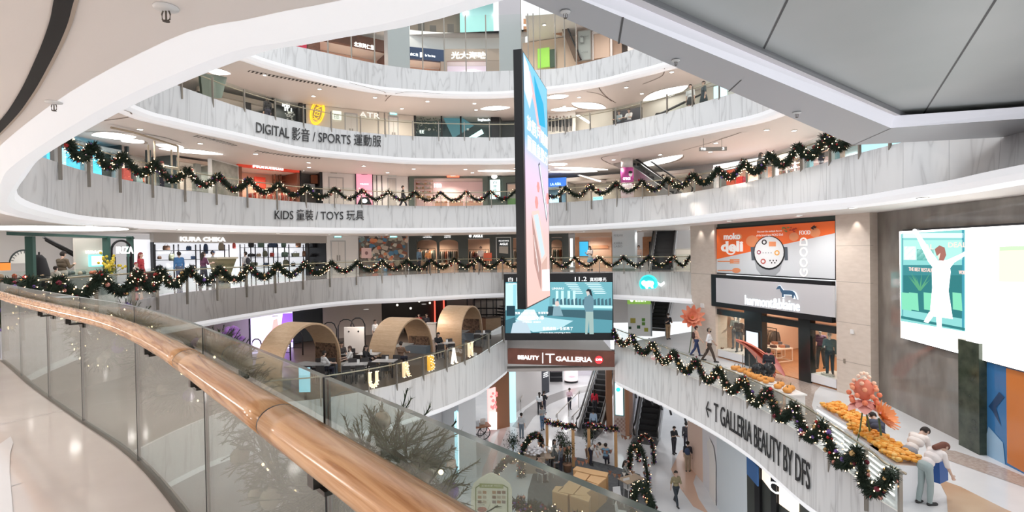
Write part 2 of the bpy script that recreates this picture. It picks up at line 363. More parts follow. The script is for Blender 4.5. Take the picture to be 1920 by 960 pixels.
def em(name, col=(1, 1, 1), s=1.0, base=None): return mat('glow_'+name, base or col, .5, emit=s, ecol=col)
GW = em('white', (1, 1, 1), 1.3); GWARM = em('warm', (1, .80, .58), 1.5); BLACK = mat('black_letters', (.012, .012, .014), .4)
# ================= BALUSTRADES =====================================================
def balustrade(key, label, pxs, pym, rail=BRASS, h=1.02, ends=(), drop=.5):
    T = RING[key][0]; z = Z[key[0]]; ss = sorted([T.s_at(x, pym(x)) for x in pxs]+list(ends))
    p0, n0 = T.pos(ss[len(ss)//2]); r = wthing('glass_balustrade', label, 'balustrade', (p0.x, p0.y, z))
    g = T.off(.02)
    for i, s in enumerate(ss):
        p, n = T.pos(s); t = Vector((-n.y, n.x, 0)); q = p-n*.05
        m = MB(); M = Matrix((t, n, (0, 0, 1))).transposed()
        m.box(q+Vector((0, 0, z+(h-drop)/2)), (.05, .09, h+drop), M=M); m.obj('post', STEEL, r)
        if i+1 < len(ss):
            A, B = [], []; k = max(2, int((ss[i+1]-s)/.5)); m = MB(); m.smooth = True
            pts = [T.off(0).pos(s+.03+(ss[i+1]-s-.06)*j/k) for j in range(k+1)]
            for d in (-.006, .006):
                A.append([q+n*(d+.0)+Vector((0, 0, z+.06)) for q, n in pts]); B.append([q+n*d+Vector((0, 0, z+h+.06)) for q, n in pts])
            m.sheet(A[0], B[0]); m.sheet(A[1], B[1]); m.sheet(B[0], B[1]); m.obj('glass_panel', GLASS, r)
    m = MB(); m.smooth = True; k = int((ss[-1]-ss[0])/.6); m.tube([T.pos(ss[0]+(ss[-1]-ss[0])*j/k)[0]+T.pos(ss[0]+(ss[-1]-ss[0])*j/k)[1]*.10+Vector((0, 0, z+h-.08)) for j in range(k+1)], .028, 8)
    m.obj('handrail', rail, r); return ss
PX1 = [110, 164, 223, 284, 345, 404, 462, 518, 572, 626, 677, 727, 777, 826, 874, 921, 968, 1015, 1062, 1109, 1157, 1205, 1254, 1303, 1352, 1402, 1452, 1505, 1559, 1615, 1672, 1736]
PX2 = [340, 398, 457, 515, 568, 620, 675, 722, 773, 822, 870, 917, 965, 1012, 1060, 1107, 1155, 1203, 1252, 1300, 1350]
PX0 = [291, 348, 405, 460, 514, 566, 617, 667, 715, 760, 806, 852, 898, 943, 988, 1032, 1078, 1124, 1170, 1218, 1264, 1295]
S1 = balustrade('1', 'long glass balustrade with bronze posts above the kids and toys lettering', PX1, lambda x: 340)
S2 = balustrade('2', 'glass balustrade with slim posts above the digital and sports lettering', PX2, lambda x: 215)
S0 = balustrade('0', 'glass balustrade across the atrium in front of the bag and clothes shops', PX0, lambda x: 495, ends=[RING['0'][0].s_at(291, 495)+1.75*k for k in range(1, int((RING['0'][0].s_at(92, 700, True)-3.6-RING['0'][0].s_at(291, 495))/1.75)+1)])
PBL = [944, 916, 870, 836, 792, 742, 690, 600, 487]
SBL = balustrade('BL', 'curved glass balustrade of the café terrace carrying big glowing letters', PBL, lambda x: 690, ends=[], drop=.7)
PBR = [1156, 1194, 1233, 1273, 1315, 1358, 1404, 1451, 1503, 1558, 1627, 1690]
SBR = balustrade('BR', 'sloping glass balustrade above the beauty hall lettering on the right', PBR, lambda x: 730)
# upper gallery: tall frameless screens with steel mullions
T3 = RING['3'][0]; r = wthing('glass_screen', 'tall glass screen with thin steel mullions on the top gallery', 'glass screen', (0, 33, 13.5))
PX3 = [617, 661, 704, 793, 833, 873, 911, 990, 1000, 1040, 1057, 1078]
ss = sorted([T3.s_at(x, 80) for x in PX3])
for i, s in enumerate(ss):
    p, n = T3.pos(s); m = MB(); p = p+n*.2; m.tube([p+Vector((0, 0, 13.56)), p+Vector((0, 0, 17.4))], .045, 6); m.obj('mullion', STEEL, r)
    if i+1 < len(ss) and ss[i+1]-s < 4:
        q, n2 = T3.pos(ss[i+1]); q = q+n2*.2; m = MB(); m.slab(p, q, 13.6, 17.38, .012); m.obj('glass_panel', GLASS, r)
# ================= NEAR BALUSTRADE ==================================================
G0 = RING['0'][0]
r = wthing('glass_balustrade', 'nearest frameless glass balustrade with a rounded wooden handrail in the foreground', 'balustrade', (-2, 3, 0))
js = [G0.s_at(x, 700, True) for x in (92, 155, 257, 385, 612)]; js = [js[0]-3.4, js[0]-1.7]+js+[js[-1]+1.66, js[-1]+3.2]
for a, b in zip(js, js[1:]):
    k = 6; pts = [G0.pos(a+.008+(b-a-.016)*j/k) for j in range(k+1)]; m = MB()
    for d in (-.011, .011):
        pass
    A = [[q+n*d+Vector((0, 0, .0)) for q, n in pts] for d in (-.009, .009)]; B = [[q+n*d+Vector((0, 0, 1.17)) for q, n in pts] for d in (-.009, .009)]
    m.sheet(A[0], B[0]); m.sheet(A[1], B[1]); m.obj('glass_panel', GLASSN, r)
    m = MB().m(mat('green_glass_edge', (.07, .11, .10), .15)); m.sheet(B[0], B[1]); m.sheet([A[0][0], A[1][0]], [B[0][0], B[1][0]]); m.sheet([A[0][-1], A[1][-1]], [B[0][-1], B[1][-1]]); m.obj('glass_edge', None, r)
for s in js[2:8]:
    p, n = G0.pos(s); m = MB(); m.box(p+Vector((0, 0, .585)), (.016, .016, 1.17)); m.obj('joint_seal', BLACK, r)
m = MB().m(mat('dark_floor_channel', (.10, .085, .07), .4)); k = 60; pp = [G0.pos(js[0]+(js[-1]-js[0])*j/k) for j in range(k+1)]
m.sheet([p-n*.03+Vector((0, 0, .006)) for p, n in pp], [p+n*.035+Vector((0, 0, .006)) for p, n in pp]); m.obj('floor_channel', None, r)
def wood(name, c0, c1, rough=.3, sc=(1, 1, 1), ns=3):
    if name in MATS: return MATS[name]
    return tex_mat(name, 'Object', sc, [(.25, c0), (.5, tuple((a+b)/2 for a, b in zip(c0, c1))), (.75, c1)], ns, 5, 1.2, rough=rough)
PINE = tex_mat('varnished_pine', 'Object', (1.6, .10, .10), [(.36, (.34, .15, .055)), (.5, (.53, .285, .13)), (.64, (.64, .385, .20))], 3, 6, 1.4, rough=.2, rot=(0, 0, radians(-49)))
rc = []; s0_ = js[0]; N_ = 90
for k in range(N_+1): p, n = G0.pos(js[0]+(js[-1]-js[0])*k/N_); p = p+n*.115; rc.append(Vector((p.x, p.y, 1.04)))
kn_ = lambda x, y: min(range(len(rc)), key=lambda i: (rc[i]-W(x, y, 1.04)).length)
cut = [0, kn_(333, 682), kn_(520, 793), len(rc)-1]
for a, b in zip(cut, cut[1:]):
    pts = rc[a:b+1]; pts = [pts[0].lerp(pts[1], .04)]+pts[1:-1]+[pts[-1].lerp(pts[-2], .04)]
    m = MB(); m.smooth = True; m.tube(pts, .066, 24, flat=.8); m.obj('handrail_section', PINE, r)
for c in cut[1:3]:
    m = MB(); m.smooth = True; m.tube([rc[c].lerp(rc[c-1], .03), rc[c].lerp(rc[c+1], .03)], .0655, 24, flat=.8); m.obj('joint_ring', BLACK, r)
BRK = mat('dark_bracket_steel', (.045, .04, .035), .35, .6)
for x, y in ((25, 578), (70, 592), (225, 640), (345, 690), (575, 830)):
    p = min(rc, key=lambda q: ((EYE+(q-EYE)) - W(x, y, 1.04)).length); s = min(range(0, int(G0.L[-1]*20)), key=lambda i: (G0.pos(i/20)[0]-V2(p)).length)/20
    g, n = G0.pos(s); m = MB(); t = Vector((-n.y, n.x, 0)); M = Matrix((t, n, (0, 0, 1))).transposed()
    m.box(V2(g)+n*.017+Vector((0, 0, .95)), (.11, .012, .11), M=M); m.box(V2(g)-n*.017+Vector((0, 0, .95)), (.11, .012, .11), M=M); m.box(V2(g)+n*.07+Vector((0, 0, .935)), (.11, .10, .012), M=M); m.box(V2(g)+n*.115+Vector((0, 0, .965)), (.04, .04, .05), M=M); m.obj('bracket', BRK, r)
# ================= LETTERING ON THE STONE BANDS =====================================
def band_letters(key, txt, xa, xb, pya, pyb, h, label, align=None, flip=1):
    T, B = RING[key]; z = Z[key[0]]; n = len(T.p)
    mid = Cv([(a+b)*.5 for a, b in zip(T.p, B.p)])
    s0, s1 = mid.s_at(xa, pya), mid.s_at(xb, pyb); zc0 = mid.H(xa, pya).z; zc1 = mid.H(xb, pyb).z
    def f(s, zz):
        k = (s-s0)/(s1-s0); f_ = ((zz)-(z-1.45))/1.5; pm, nm = mid.pos(s)
        # slide to the true leaning face
        i = min(range(len(mid.L)), key=lambda j: abs(mid.L[j]-s)); lean = (T.p[i]-B.p[i])*(f_-.5)
        return pm+lean+Vector((0, 0, zz)), -nm
    o = text_curve(txt, lambda s, zz: f(s, zz+zc0+(zc1-zc0)*(s-s0)/(s1-s0)), s0, s1, 0, h, BLACK, 'lettering', None, .06, .012)
    o.name = 'gallery_lettering'; tag(o, label, 'lettering'); return o
band_letters('2', 'DIGITAL 影音 / SPORTS 運動服', 479, 714, 238, 264, .80, 'black lettering about digital and sports on the grey stone band')
band_letters('1', 'KIDS 童裝 / TOYS 玩具', 514, 682, 402, 403, .66, 'black lettering about kids and toys on the grey stone band')
band_letters('BR', '← T GALLERIA BEAUTY BY DFS', 1326, 1522, 763, 893, .62, 'black lettering with an arrow pointing left on the right hand stone band')
# ================= OVERHEAD PLATFORM SOFFIT (upper right) ===========================
PG = tex_mat('grey_soffit_panel', 'Object', (1, 1, 1), [(.3, (.50, .53, .52)), (.7, (.55, .57, .56))], .6, 2, rough=.45)
zp = 4.05; m = MB()
O = [V2(W(820, -70, zp)), V2(W(1600, 272, zp)), V2(W(2150, 243, zp))]
I = [V2(W(930, -66, zp)), V2(W(1670, 240, zp)), V2(W(2150, 206, zp))]
U = lambda p, h: p+Vector((0, 0, h))
hs = .26; d1 = [V2(W(1142-150, -76, zp+hs)), V2(W(1678, 217, zp+hs)), V2(W(2150, 184, zp+hs))]
d2 = [p for p in [V2(W(1187-150, -74, zp+hs)), V2(W(1695, 219, zp+hs)), V2(W(2150, 180, zp+hs))]]
d3 = [V2(W(1223-150, -72, zp+hs+.12)), V2(W(1717, 220, zp+hs+.12)), V2(W(2150, 176, zp+hs+.12))]
m.m(mat('grey_metal_edge', (.52, .53, .55), .35)); 
for i in (0, 1): m.quad(U(O[i], zp), U(O[i+1], zp), U(I[i+1], zp), U(I[i], zp)); m.quad(U(O[i], zp), U(O[i+1], zp), U(O[i+1], zp+1), U(O[i], zp+1))
m.m(mat('pale_edge_added_glow', (.85, .85, .92), .4, emit=.3))  # emission added so this pale edge band looks brightly lit
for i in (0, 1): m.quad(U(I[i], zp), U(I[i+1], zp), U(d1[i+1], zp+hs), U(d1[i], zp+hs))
m.m(mat('beige_metal_edge', (.66, .63, .62), .4))
for i in (0, 1): m.quad(U(d1[i], zp+hs), U(d1[i+1], zp+hs), U(d2[i+1], zp+hs), U(d2[i], zp+hs))
m.m(mat('mid_grey_edge', (.36, .36, .38), .4))
for i in (0, 1): m.quad(U(d2[i], zp+hs), U(d2[i+1], zp+hs), U(d3[i+1], zp+hs+.12), U(d3[i], zp+hs+.12))
zt = zp+hs+.12; m.m(PG); m.add([U(d3[0], zt), U(d3[1], zt), U(d3[2], zt), Vector((16, 1, zt)), Vector((3, -2, zt))], [(0, 1, 2, 3, 4)])
m.m(PG); m.add([U(O[0], zp+1), U(O[1], zp+1), U(O[2], zp+1), Vector((16, 1, zp+1)), Vector((3, -2, zp+1))], [(0, 1, 2, 3, 4)])
m.m(mat('seam_dark', (.10, .10, .10), .6))
for (x0, y0), (x1, y1) in (((1520, -90), (1432, 92)), ((1905, -60), (1728, 219))):
    a, b = V2(W(x0, y0, zt-.004)), V2(W(x1, y1, zt-.004)); e = (b-a).normalized(); w = Vector((-e.y, e.x, 0))*.014
    m.quad(U(a-w, zt-.004), U(b-w, zt-.004), U(b+w, zt-.004), U(a+w, zt-.004))
for (x0, y0), (x1, y1) in (((1160, 82), (1168, 14+18)), ((1366, 172), (1390, 150)), ((1600, 272), (1670, 241))):
    a, b = V2(W(x0, y0, zp-.003)), V2(W(x1, y1, zp-.003)); e = (b-a).normalized(); w = Vector((-e.y, e.x, 0))*.012
    m.quad(U(a-w, zp-.003), U(b-w, zp-.003), U(b+w, zp-.003), U(a+w, zp-.003))
m.obj('ceiling_platform', kind='structure')
# near ceiling: dark curved shadow slot and sprinklers
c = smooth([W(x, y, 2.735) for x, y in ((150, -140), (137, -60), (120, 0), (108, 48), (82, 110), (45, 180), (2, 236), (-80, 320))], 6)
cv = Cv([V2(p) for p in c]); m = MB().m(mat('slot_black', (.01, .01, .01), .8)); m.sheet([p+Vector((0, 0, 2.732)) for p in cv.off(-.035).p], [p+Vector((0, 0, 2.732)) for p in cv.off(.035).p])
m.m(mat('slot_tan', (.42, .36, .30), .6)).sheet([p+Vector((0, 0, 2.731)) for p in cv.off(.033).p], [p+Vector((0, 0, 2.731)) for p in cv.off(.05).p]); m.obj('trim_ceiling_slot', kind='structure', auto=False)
def sprinkler(p, label, s=1.0):
    t = thing('fire_sprinkler', label, 'sprinkler', p)
    m = MB(); m.smooth = True; m.lathe((0, 0, 0), [(.055*s, 0), (.055*s, -.008*s), (.03*s, -.014*s), (.012*s, -.02*s)], 20); m.obj('rosette', mat('white_metal', (.75, .75, .74), .35), t)
    m = MB(); 
    for k in (-1, 1): m.tube([Vector((.012*k*s, 0, -.014*s)), Vector((.02*k*s, 0, -.035*s)), Vector((.018*k*s, 0, -.06*s)), Vector((0, 0, -.068*s))], .0035*s, 6)
    m.tube([(0, 0, -.014*s), (0, 0, -.066*s)], .004*s, 6); m.lathe((0, 0, 0), [(.016*s, -.070*s), (.016*s, -.067*s)], 12); m.obj('frame_arm', mat('sprinkler_bronze', (.12, .10, .08), .35, .7), t)
sprinkler(W(311, 13, 2.739), 'larger fire sprinkler nearest to us in the white ceiling')
sprinkler(W(101, 191, 2.739), 'fire sprinkler beside the black curved slot in the white ceiling')
sprinkler(W(1060, 22, 4.04), 'small sprinkler on the grey platform edge beside the top gallery', 1.0)
sprinkler(W(1267, 113, 4.04), 'small dark sprinkler midway along the grey platform edge', 1.0)
sprinkler(W(1494, 211, 4.04), 'sprinkler near the corner of the grey platform edge', 1.4)
# ================= RIGHT-HAND WALLS =================================================
FA = Face((10.45, 31.1), (13.87, 20.35), -4.5, 2.9)
m = MB(); FA.box(m, 1296, 400, 1341, 730, -.15, .6, BEIGE); m.m(mat('stone_joint', (.45, .38, .32), .6))
for y in (513, 640): FA.box(m, 1296, y, 1341, y+1.0, -.153, .0)
m.obj('wall_pillar_left', kind='structure')
m = MB(); FA.box(m, 1568, 380, 1632, 790, -.15, .6, BEIGE); m.m(mat('stone_joint', (.45, .38, .32), .6))
for y in (460, 529, 606, 680): FA.box(m, 1568, y, 1632, y+1.0, -.153, .0)
m.obj('wall_pillar_right', kind='structure')
for x, y in ((1600, 398), (1309, 415), (1332, 412)):
    p = FA.P(x, y, -.33); o = lamp(p.x, p.y, 2.70, 28, (1, .95, .9), .03, 70); o.name = 'pillar_washer_lamp'; o.rotation_euler = (0, 0, 0)
m = MB(); FA.box(m, 1341, 380, 1568, 430, .05, .25, mat('dark_green_bulkhead', (.05, .075, .06), .35)); m.obj('wall_bulkhead', kind='structure')
# food billboard
OR = mat('poster_orange', (.86, .15, .03), .35, emit=.12, ecol=(.86, .15, .03)); PGW = mat('poster_pale_grey', (.74, .77, .80), .35); ORL = mat('poster_light_orange', (.93, .35, .16), .4)
r = wthing('food_billboard', 'orange and pale grey food billboard with a cooking pot above the clothes shop', 'billboard', FA.P(1455, 470))
m = MB(); FA.boxuv(m.m(DARK), FA.uv(1342, 470)[0], 0.06, FA.uv(1567, 470)[0], 2.56, -.02, .10); m.obj('frame', None, r)
m = MB(); FA.poly(m, PGW, [(1345, 430), (1567, 414), (1567, 523), (1345, 511)], .04)
FA.poly(m, OR, [(1345, 430), (1567, 414), (1567, 437), (1345, 486)], .044)
for x, y, q in ((1412, 452, 12), (1490, 444, 9), (1530, 436, 10), (1386, 444, 7)): FA.oval(m, ORL, x, y, q, q*.9, 16, .047)
m.m(ORL)
for y, tip in ((490, 0), (507, 1)):
    FA.poly(m, ORL, [(1347, y-1), (1374, y-1), (1374, y+1), (1347, y+1)], .047)
    if tip: FA.oval(m, ORL, 1382, y, 8, 5, 14, .049)
    else:
        for k in (-3, 0, 3): FA.poly(m, ORL, [(1372, y+k-1), (1388, y+k-1), (1388, y+k+1), (1372, y+k+1)], .049)
        FA.poly(m, ORL, [(1370, y-4), (1377, y-4), (1377, y+4), (1370, y+4)], .051)
m.obj('poster', None, r)
m = MB(); pot = mat('pot_steel', (.42, .44, .47), .3); FA.poly(m, pot, [(1414, 478), (1471, 478), (1464, 508), (1456, 516), (1428, 515), (1420, 505)], .05)
FA.oval(m, DARK, 1444, 474, 29.5, 32, 28, .056); 
for x in (1413, 1475): FA.poly(m, mat('pot_handle', (.10, .12, .15), .3), [(x-4, 463), (x+3, 463), (x+4, 488), (x-2, 488)], .054)
FA.oval(m, mat('pot_lid_white', (.86, .87, .88), .3), 1444, 473, 27.5, 29.5, 28, .062)
FA.prect(m, ORL, 1444, 453, 1457, 462, .067)
for x, y, q, c in ((1435, 454, 5, BLACK), (1425, 473, 4, mat('badge_maroon', (.42, .05, .12), .4)), (1459, 474, 5, mat('badge_amber', (.88, .42, .08), .4)), (1433, 490, 5, mat('badge_red', (.6, .12, .10), .4))): FA.oval(m, c, x, y, q, q, 14, .067); FA.oval(m, mat('pot_lid_white'), x, y, q*.55, q*.55, 12, .070)
for x in range(1432, 1450, 5): FA.prect(m, mat('pot_steel'), x, 473, x+2, 475, .068)
for i, x in enumerate(range(1445, 1458, 3)): FA.prect(m, BLACK, x, 487+(i % 2)*4, x+2, 490+(i % 2)*4, .068)
m.obj('pot_picture', None, r)
TW = mat('poster_white_letters', (.93, .92, .90), .4, emit=.2)
FA.text('moko', 1357, 1388, 443, 12, TW, r, -.06, bold=.03); FA.text('deli', 1352, 1393, 462, 20, TW, r, -.06, bold=.04)
m = MB(); 
for a in range(12): pass
pts = [(1364+9*1.0*cos(pi*k/10)+8, 470+8*sin(pi*k/10)) for k in range(11)]; pts2 = [(1372+6*cos(pi*k/10), 470+5*sin(pi*k/10)) for k in range(10, -1, -1)]
FA.poly(m, TW, pts+pts2, .062); m.obj('smile_mark', None, r)
FA.text('FOOD', 1499, 1519, 436, 8, TW, r, -.06)
o = FA.text('GOOD', 1499, 1519, 480, 8, TW, None, -.06); bpy.data.objects.remove(o)
a, b = FA.uv(1509, 519), FA.uv(1509, 445); 
text_on('GOOD', FA.q(a[0], (a[1]+b[1])/2, -.055), Vector((0, 0, 1)), -FA.ux, FA.n, .42, TW, 'lettering', r, w=b[1]-a[1], bold=.01)
FA.text('Discover the multiple flavors', 1420, 1466, 434, 4.2, TW, r, -.06, ext=.003); FA.text('of the brand new MOKO Deli', 1418, 1468, 440.5, 4.2, TW, r, -.06, ext=.003)
m = MB()
for x, y, c in ((1476, 430, mat('herb_green', (.22, .30, .10), .5)), (1530, 427, BLACK), (1492, 430, mat('chilli_red', (.55, .05, .02), .4))):
    for k in range(7): FA.oval(m, c, x+R.uniform(-6, 6), y+R.uniform(-4, 4), R.uniform(1.2, 3), R.uniform(1, 2), 8)
m.obj('garnish_picture', None, r)
# shop sign under it
r = wthing('shop_sign', 'pale grey sign box with white glowing letters and a dachshund above the clothes shop', 'sign', FA.P(1455, 560))
m = MB(); FA.boxuv(m.m(DARK), FA.uv(1340, 560)[0], -1.70, FA.uv(1567, 560)[0], 0.02, -.22, .0); m.obj('frame', None, r)
m = MB(); m.m(mat('sign_pale_grey', (.62, .61, .63), .4)); u0, _ = FA.uv(1343, 545, -.22); u1, _ = FA.uv(1566, 565, -.22)
zt0 = FA.uv(1343, 521, -.22)[1]; zb0 = FA.uv(1343, 566, -.22)[1]; FA.boxuv(m, u0, zb0, u1, zt0, -.235, -.2); m.obj('sign_face', None, r)
cy = FA.uv(1448, 568, -.25)[1]; ua, ub = FA.uv(1397, 560, -.25)[0], FA.uv(1499, 568, -.25)[0]
text_on('harmont&blaine', FA.q((ua+ub)/2, cy, -.25), FA.ux, FA.uz, FA.n, .46, em('sign_letters', (.85, .95, 1), 1.15), 'lettering', r, w=ub-ua, ext=.02, bold=.0)
DG = [(0, .55), (.10, .75), (.22, .80), (.30, .62), (.40, .50), (.75, .52), (.90, .50), (1.02, .40), (1.10, .15), (1.12, .0), (1.05, .12), (.98, .25), (.98, .02), (.90, .02), (.88, .22), (.50, .20), (.42, .22), (.42, .0), (.33, .0), (.32, .25), (.24, .42), (.20, .55), (.10, .54), (.0, .50)]
us, zs = FA.uv(1457, 556, -.25); k = FA.uv(1494, 559, -.25)[0]-us
m = MB().m(em('sign_letters')); m.plate(FA.q(us-.05, zs-.04, -.25), FA.ux, FA.uz, FA.n, [(u*k*.97+.02, v*k*.64) for u, v in DG], .008); m.obj('dachshund_glow', None, r)
m = MB().m(mat('dachshund_blue', (.05, .12, .22), .5)); m.plate(FA.q(us, zs, -.27), FA.ux, FA.uz, FA.n, [(u*k*.9, v*k*.58) for u, v in DG], .02); m.obj('dachshund_emblem', None, r)
# shop interior: floor, walls, ceiling, dark frames, glass
PEACH = mat('peach_shop_wall', (.80, .60, .47), .6); OAK = wood('oak_plank_floor', (.36, .15, .06), (.50, .24, .11), .3, (3, .4, 1), 4)
m = MB(); FA.boxuv(m, FA.uv(1341, 600)[0], -4.5, FA.uv(1568, 600)[0], -4.46, .02, 6.5); m.obj('floor_clothes_shop', OAK, kind='structure')
u0, u1 = FA.uv(1341, 600)[0], FA.uv(1568, 600)[0]
m = MB(); FA.boxuv(m, u0, -4.46, u1, -1.6, 6.4, 6.6); FA.boxuv(m, u0-.1, -4.46, u0, -1.6, .05, 6.5); FA.boxuv(m, u1, -4.46, u1+.1, -1.6, .05, 6.5); m.obj('wall_clothes_shop', PEACH, kind='structure')
m = MB(); FA.boxuv(m, u0, -1.7, u1, -1.6, .05, 6.5); m.obj('ceiling_clothes_shop', CEILW, kind='structure')
for uu in (u0+1.5, u0+4.5, u1-1.5):
    for dd in (1.2, 4):
        p = FA.q(uu, -1.8, dd); lamp(p.x, p.y, p.z, 90, (1, .86, .70), .1)
m = MB(); 
for xa, xb in ((1341, 1344), (1396, 1429), (1497, 1519)): FA.box(m, xa, 560, xb, 735, -.06, .25, mat('black_stone_pier', (.02, .024, .024), .15))
FA.boxuv(m, u0, -2.15, u1, -1.85, -.05, .2); m.obj('wall_shop_piers', kind='structure')
for xa, xb, lab in ((1344, 1396, 'left'), (1519, 1568, 'right')):
    ua, ub = FA.uv(xa, 620)[0], FA.uv(xb, 640)[0]
    m = MB(); FA.boxuv(m, ua, -4.42, ub, -4.05, -.02, 1.3); m.obj('trim_window_ledge_'+lab, mat('white_display_ledge', (.88, .88, .90), .3), kind='structure')
    m = MB(); FA.boxuv(m, ua, -4.05, ub, -1.9, .0, .02); m.obj('window_clothes_shop_'+lab, GLASS, kind='structure')
# glossy dark wall with the big video wall
FB_ = Face((14.15, 21.1), (12.98, 11.5), -4.5, 2.8)
m = MB(); FB_.boxuv(m, 0, -4.5, FB_.w, 2.8, 0, .3); m.obj('wall_right', tex_mat('polished_grey_brown_stone', 'Object', (1, 1, .5), [(.3, (.17, .15, .13)), (.7, (.26, .235, .21))], 1.5, 4, rough=.06, spec=.9), kind='structure')
m = MB(); FB_.box(m, 1797, 640, 1836, 860, -.25, .0, tex_mat('dark_green_stone', 'Object', (1, 1, 1), [(.3, (.02, .03, .02)), (.7, (.06, .075, .05))], 3, 4, rough=.1)); m.obj('wall_dark_pier', kind='structure')
r = wthing('glossy_wall_panel', 'blue and orange glossy panel low on the wall under the video wall', 'poster', FB_.P(1870, 800))  # blue and rust colours laid on the glossy wall
m = MB(); FB_.box(m, 1838, 640, 1960, 900, -.05, .02, mat('panel_blue', (.03, .13, .30), .12, emit=.15, ecol=(.03, .13, .30))); m.obj('panel', None, r)
m = MB(); FB_.poly(m, mat('panel_rust', (.50, .16, .04), .15, emit=.1, ecol=(.5, .16, .04)), [(1891, 690), (1950, 705), (1950, 900), (1893, 868)], .06); FB_.poly(m, mat('panel_navy', (.015, .05, .13), .2), [(1878, 735), (1888, 745), (1872, 765), (1882, 800), (1866, 772), (1858, 762)], .063)
FB_.poly(m, mat('panel_painted_streak', (.30, .48, .66), .2), [(1845, 850), (1858, 800), (1885, 830), (1890, 878)], .062); m.obj('picture', None, r)  # pale streak painted in as a reflection on the panel
r = wthing('video_wall', 'large bright video wall on the right showing a woman in white with raised arms', 'screen', FB_.P(1800, 550))
m = MB(); FB_.box(m, 1692, 428, 1975, 640, -.12, .0, DARK)
m.v = []; m.f = []; m.mi = []; m.sm = []
ua, za = FB_.uv(1693, 432, -.12); ub = FB_.uv(1960, 432, -.12)[0]; zb = FB_.uv(1693, 633, -.12)[1]
FB_.boxuv(m.m(DARK), ua-.03, zb-.04, ub, za+.03, -.12, 0); m.obj('housing', None, r)
def scr(n, c=(1, 1, 1), s=1.0): return mat('screen_'+n, (.01, .01, .01), .4, emit=s, ecol=c, spec=0)
m = MB(); L = .14
FB_.poly(m, scr('white', (1, 1, 1), 3.5), [(1694, 434), (1958, 420), (1958, 703), (1697, 633)], L)
FB_.poly(m, scr('teal', (.25, .62, .60)), [(1697, 438), (1820, 430), (1820, 622), (1697, 602)], L+.004)
FB_.poly(m, scr('dark_teal', (.03, .19, .20)), [(1702, 500), (1818, 510), (1818, 598), (1700, 580)], L+.006)
for x0, x1, y0, y1, c in ((1700, 1817, 437, 446, (.7, .95, 1)), (1702, 1816, 450, 487, (.42, .78, .72)), (1702, 1816, 497, 516, (.05, .25, .27)), (1700, 1702, 437, 596, (.1, .35, .4)), (1814, 1818, 431, 620, (.05, .3, .4)), (1704, 1726, 462, 487, (1, 1, 1)), (1728, 1760, 467, 488, (.10, .38, .34))): FB_.prect(m, scr('c%02d%02d' % (int(c[0]*99), int(c[1]*99)), c), x0, y0, x1, y1, L+.009)
for x in (1708, 1722, 1750, 1805): FB_.poly(m, scr('green', (.22, .68, .45)), [(x-9, 548), (x+8, 550), (x+10, 583), (x-8, 580)], L+.012)
for k in range(14): FB_.poly(m, scr('leaf', (.10, .36, .20)), [(1732, 545), (1732+R.uniform(-22, 25), 505+R.uniform(0, 25)), (1736, 545)], L+.011)
FB_.poly(m, scr('floor', (.95, .88, .78), 1.1), [(1697, 603), (1820, 622), (1825, 660), (1697, 632)], L+.010)
for p in ([(1698, 592), (1820, 615), (1820, 620), (1698, 597)],): FB_.poly(m, scr('dark_teal', (.03, .19, .20)), p, L+.013)
m.obj('picture_background', None, r)
m = MB(); WH = scr('dress', (1, .99, .97), 2.5)
FB_.poly(m, WH, [(1762, 489), (1790, 487), (1793, 510), (1789, 545), (1797, 598), (1753, 592), (1758, 540), (1757, 505)], L+.018)
FB_.poly(m, WH, [(1724, 436), (1730, 434), (1768, 488), (1762, 505), (1750, 490)], L+.018); FB_.poly(m, WH, [(1785, 488), (1812, 476), (1826, 468), (1828, 475), (1800, 492), (1790, 505)], L+.018)
FB_.poly(m, WH, [(1765, 590), (1776, 592), (1776, 630), (1768, 627)], L+.018); FB_.poly(m, WH, [(1752, 585), (1764, 588), (1750, 606), (1742, 603)], L+.018)
FB_.oval(m, scr('skin', (.95, .72, .62)), 1776, 479, 7, 9, 14, L+.021); FB_.poly(m, scr('hair', (.36, .15, .12)), [(1763, 467), (1772, 460), (1782, 464), (1785, 478), (1780, 489), (1771, 488), (1774, 474), (1767, 480)], L+.024); FB_.oval(m, scr('white'), 1725, 434, 5, 5, 8, L+.022)
m.obj('woman_picture', None, r)
m = MB()
FB_.poly(m, scr('page', (1, .98, .95), 3.2), [(1826, 428), (1958, 420), (1958, 703), (1826, 668)], L+.016)
FB_.poly(m, scr('sand', (.96, .80, .62), 1.1), [(1885, 470), (1958, 468), (1958, 530), (1885, 528)], L+.02); FB_.poly(m, scr('grass', (.55, .75, .48), 1.1), [(1886, 462), (1958, 460), (1958, 468), (1886, 470)], L+.02); FB_.poly(m, scr('page2', (1, .94, .86), 2.2), [(1872, 426), (1885, 426), (1885, 560), (1872, 558)], L+.019)
m.obj('page_picture', None, r)
FB_.text('THE BEST RESTAURANT', 1704, 1762, 506, 7, scr('letter_pink', (1, .62, .55), 1.2), r, -.16, ext=.003); FB_.text('WORLD', 1798, 1814, 511, 7, scr('letter_pink', (1, .62, .55), 1.2), r, -.16, ext=.003)
FB_.text('AL', 1735, 1750, 463, 9, scr('letter_pink'), r, -.16, ext=.003); FB_.text('DEAL', 1778, 1812, 459, 9, scr('letter_pink'), r, -.16, ext=.003)
FB_.text('BURGER', 1836, 1866, 554, 9, scr('letter_pale', (.75, .80, .95), 1.1), r, -.16, ext=.003)
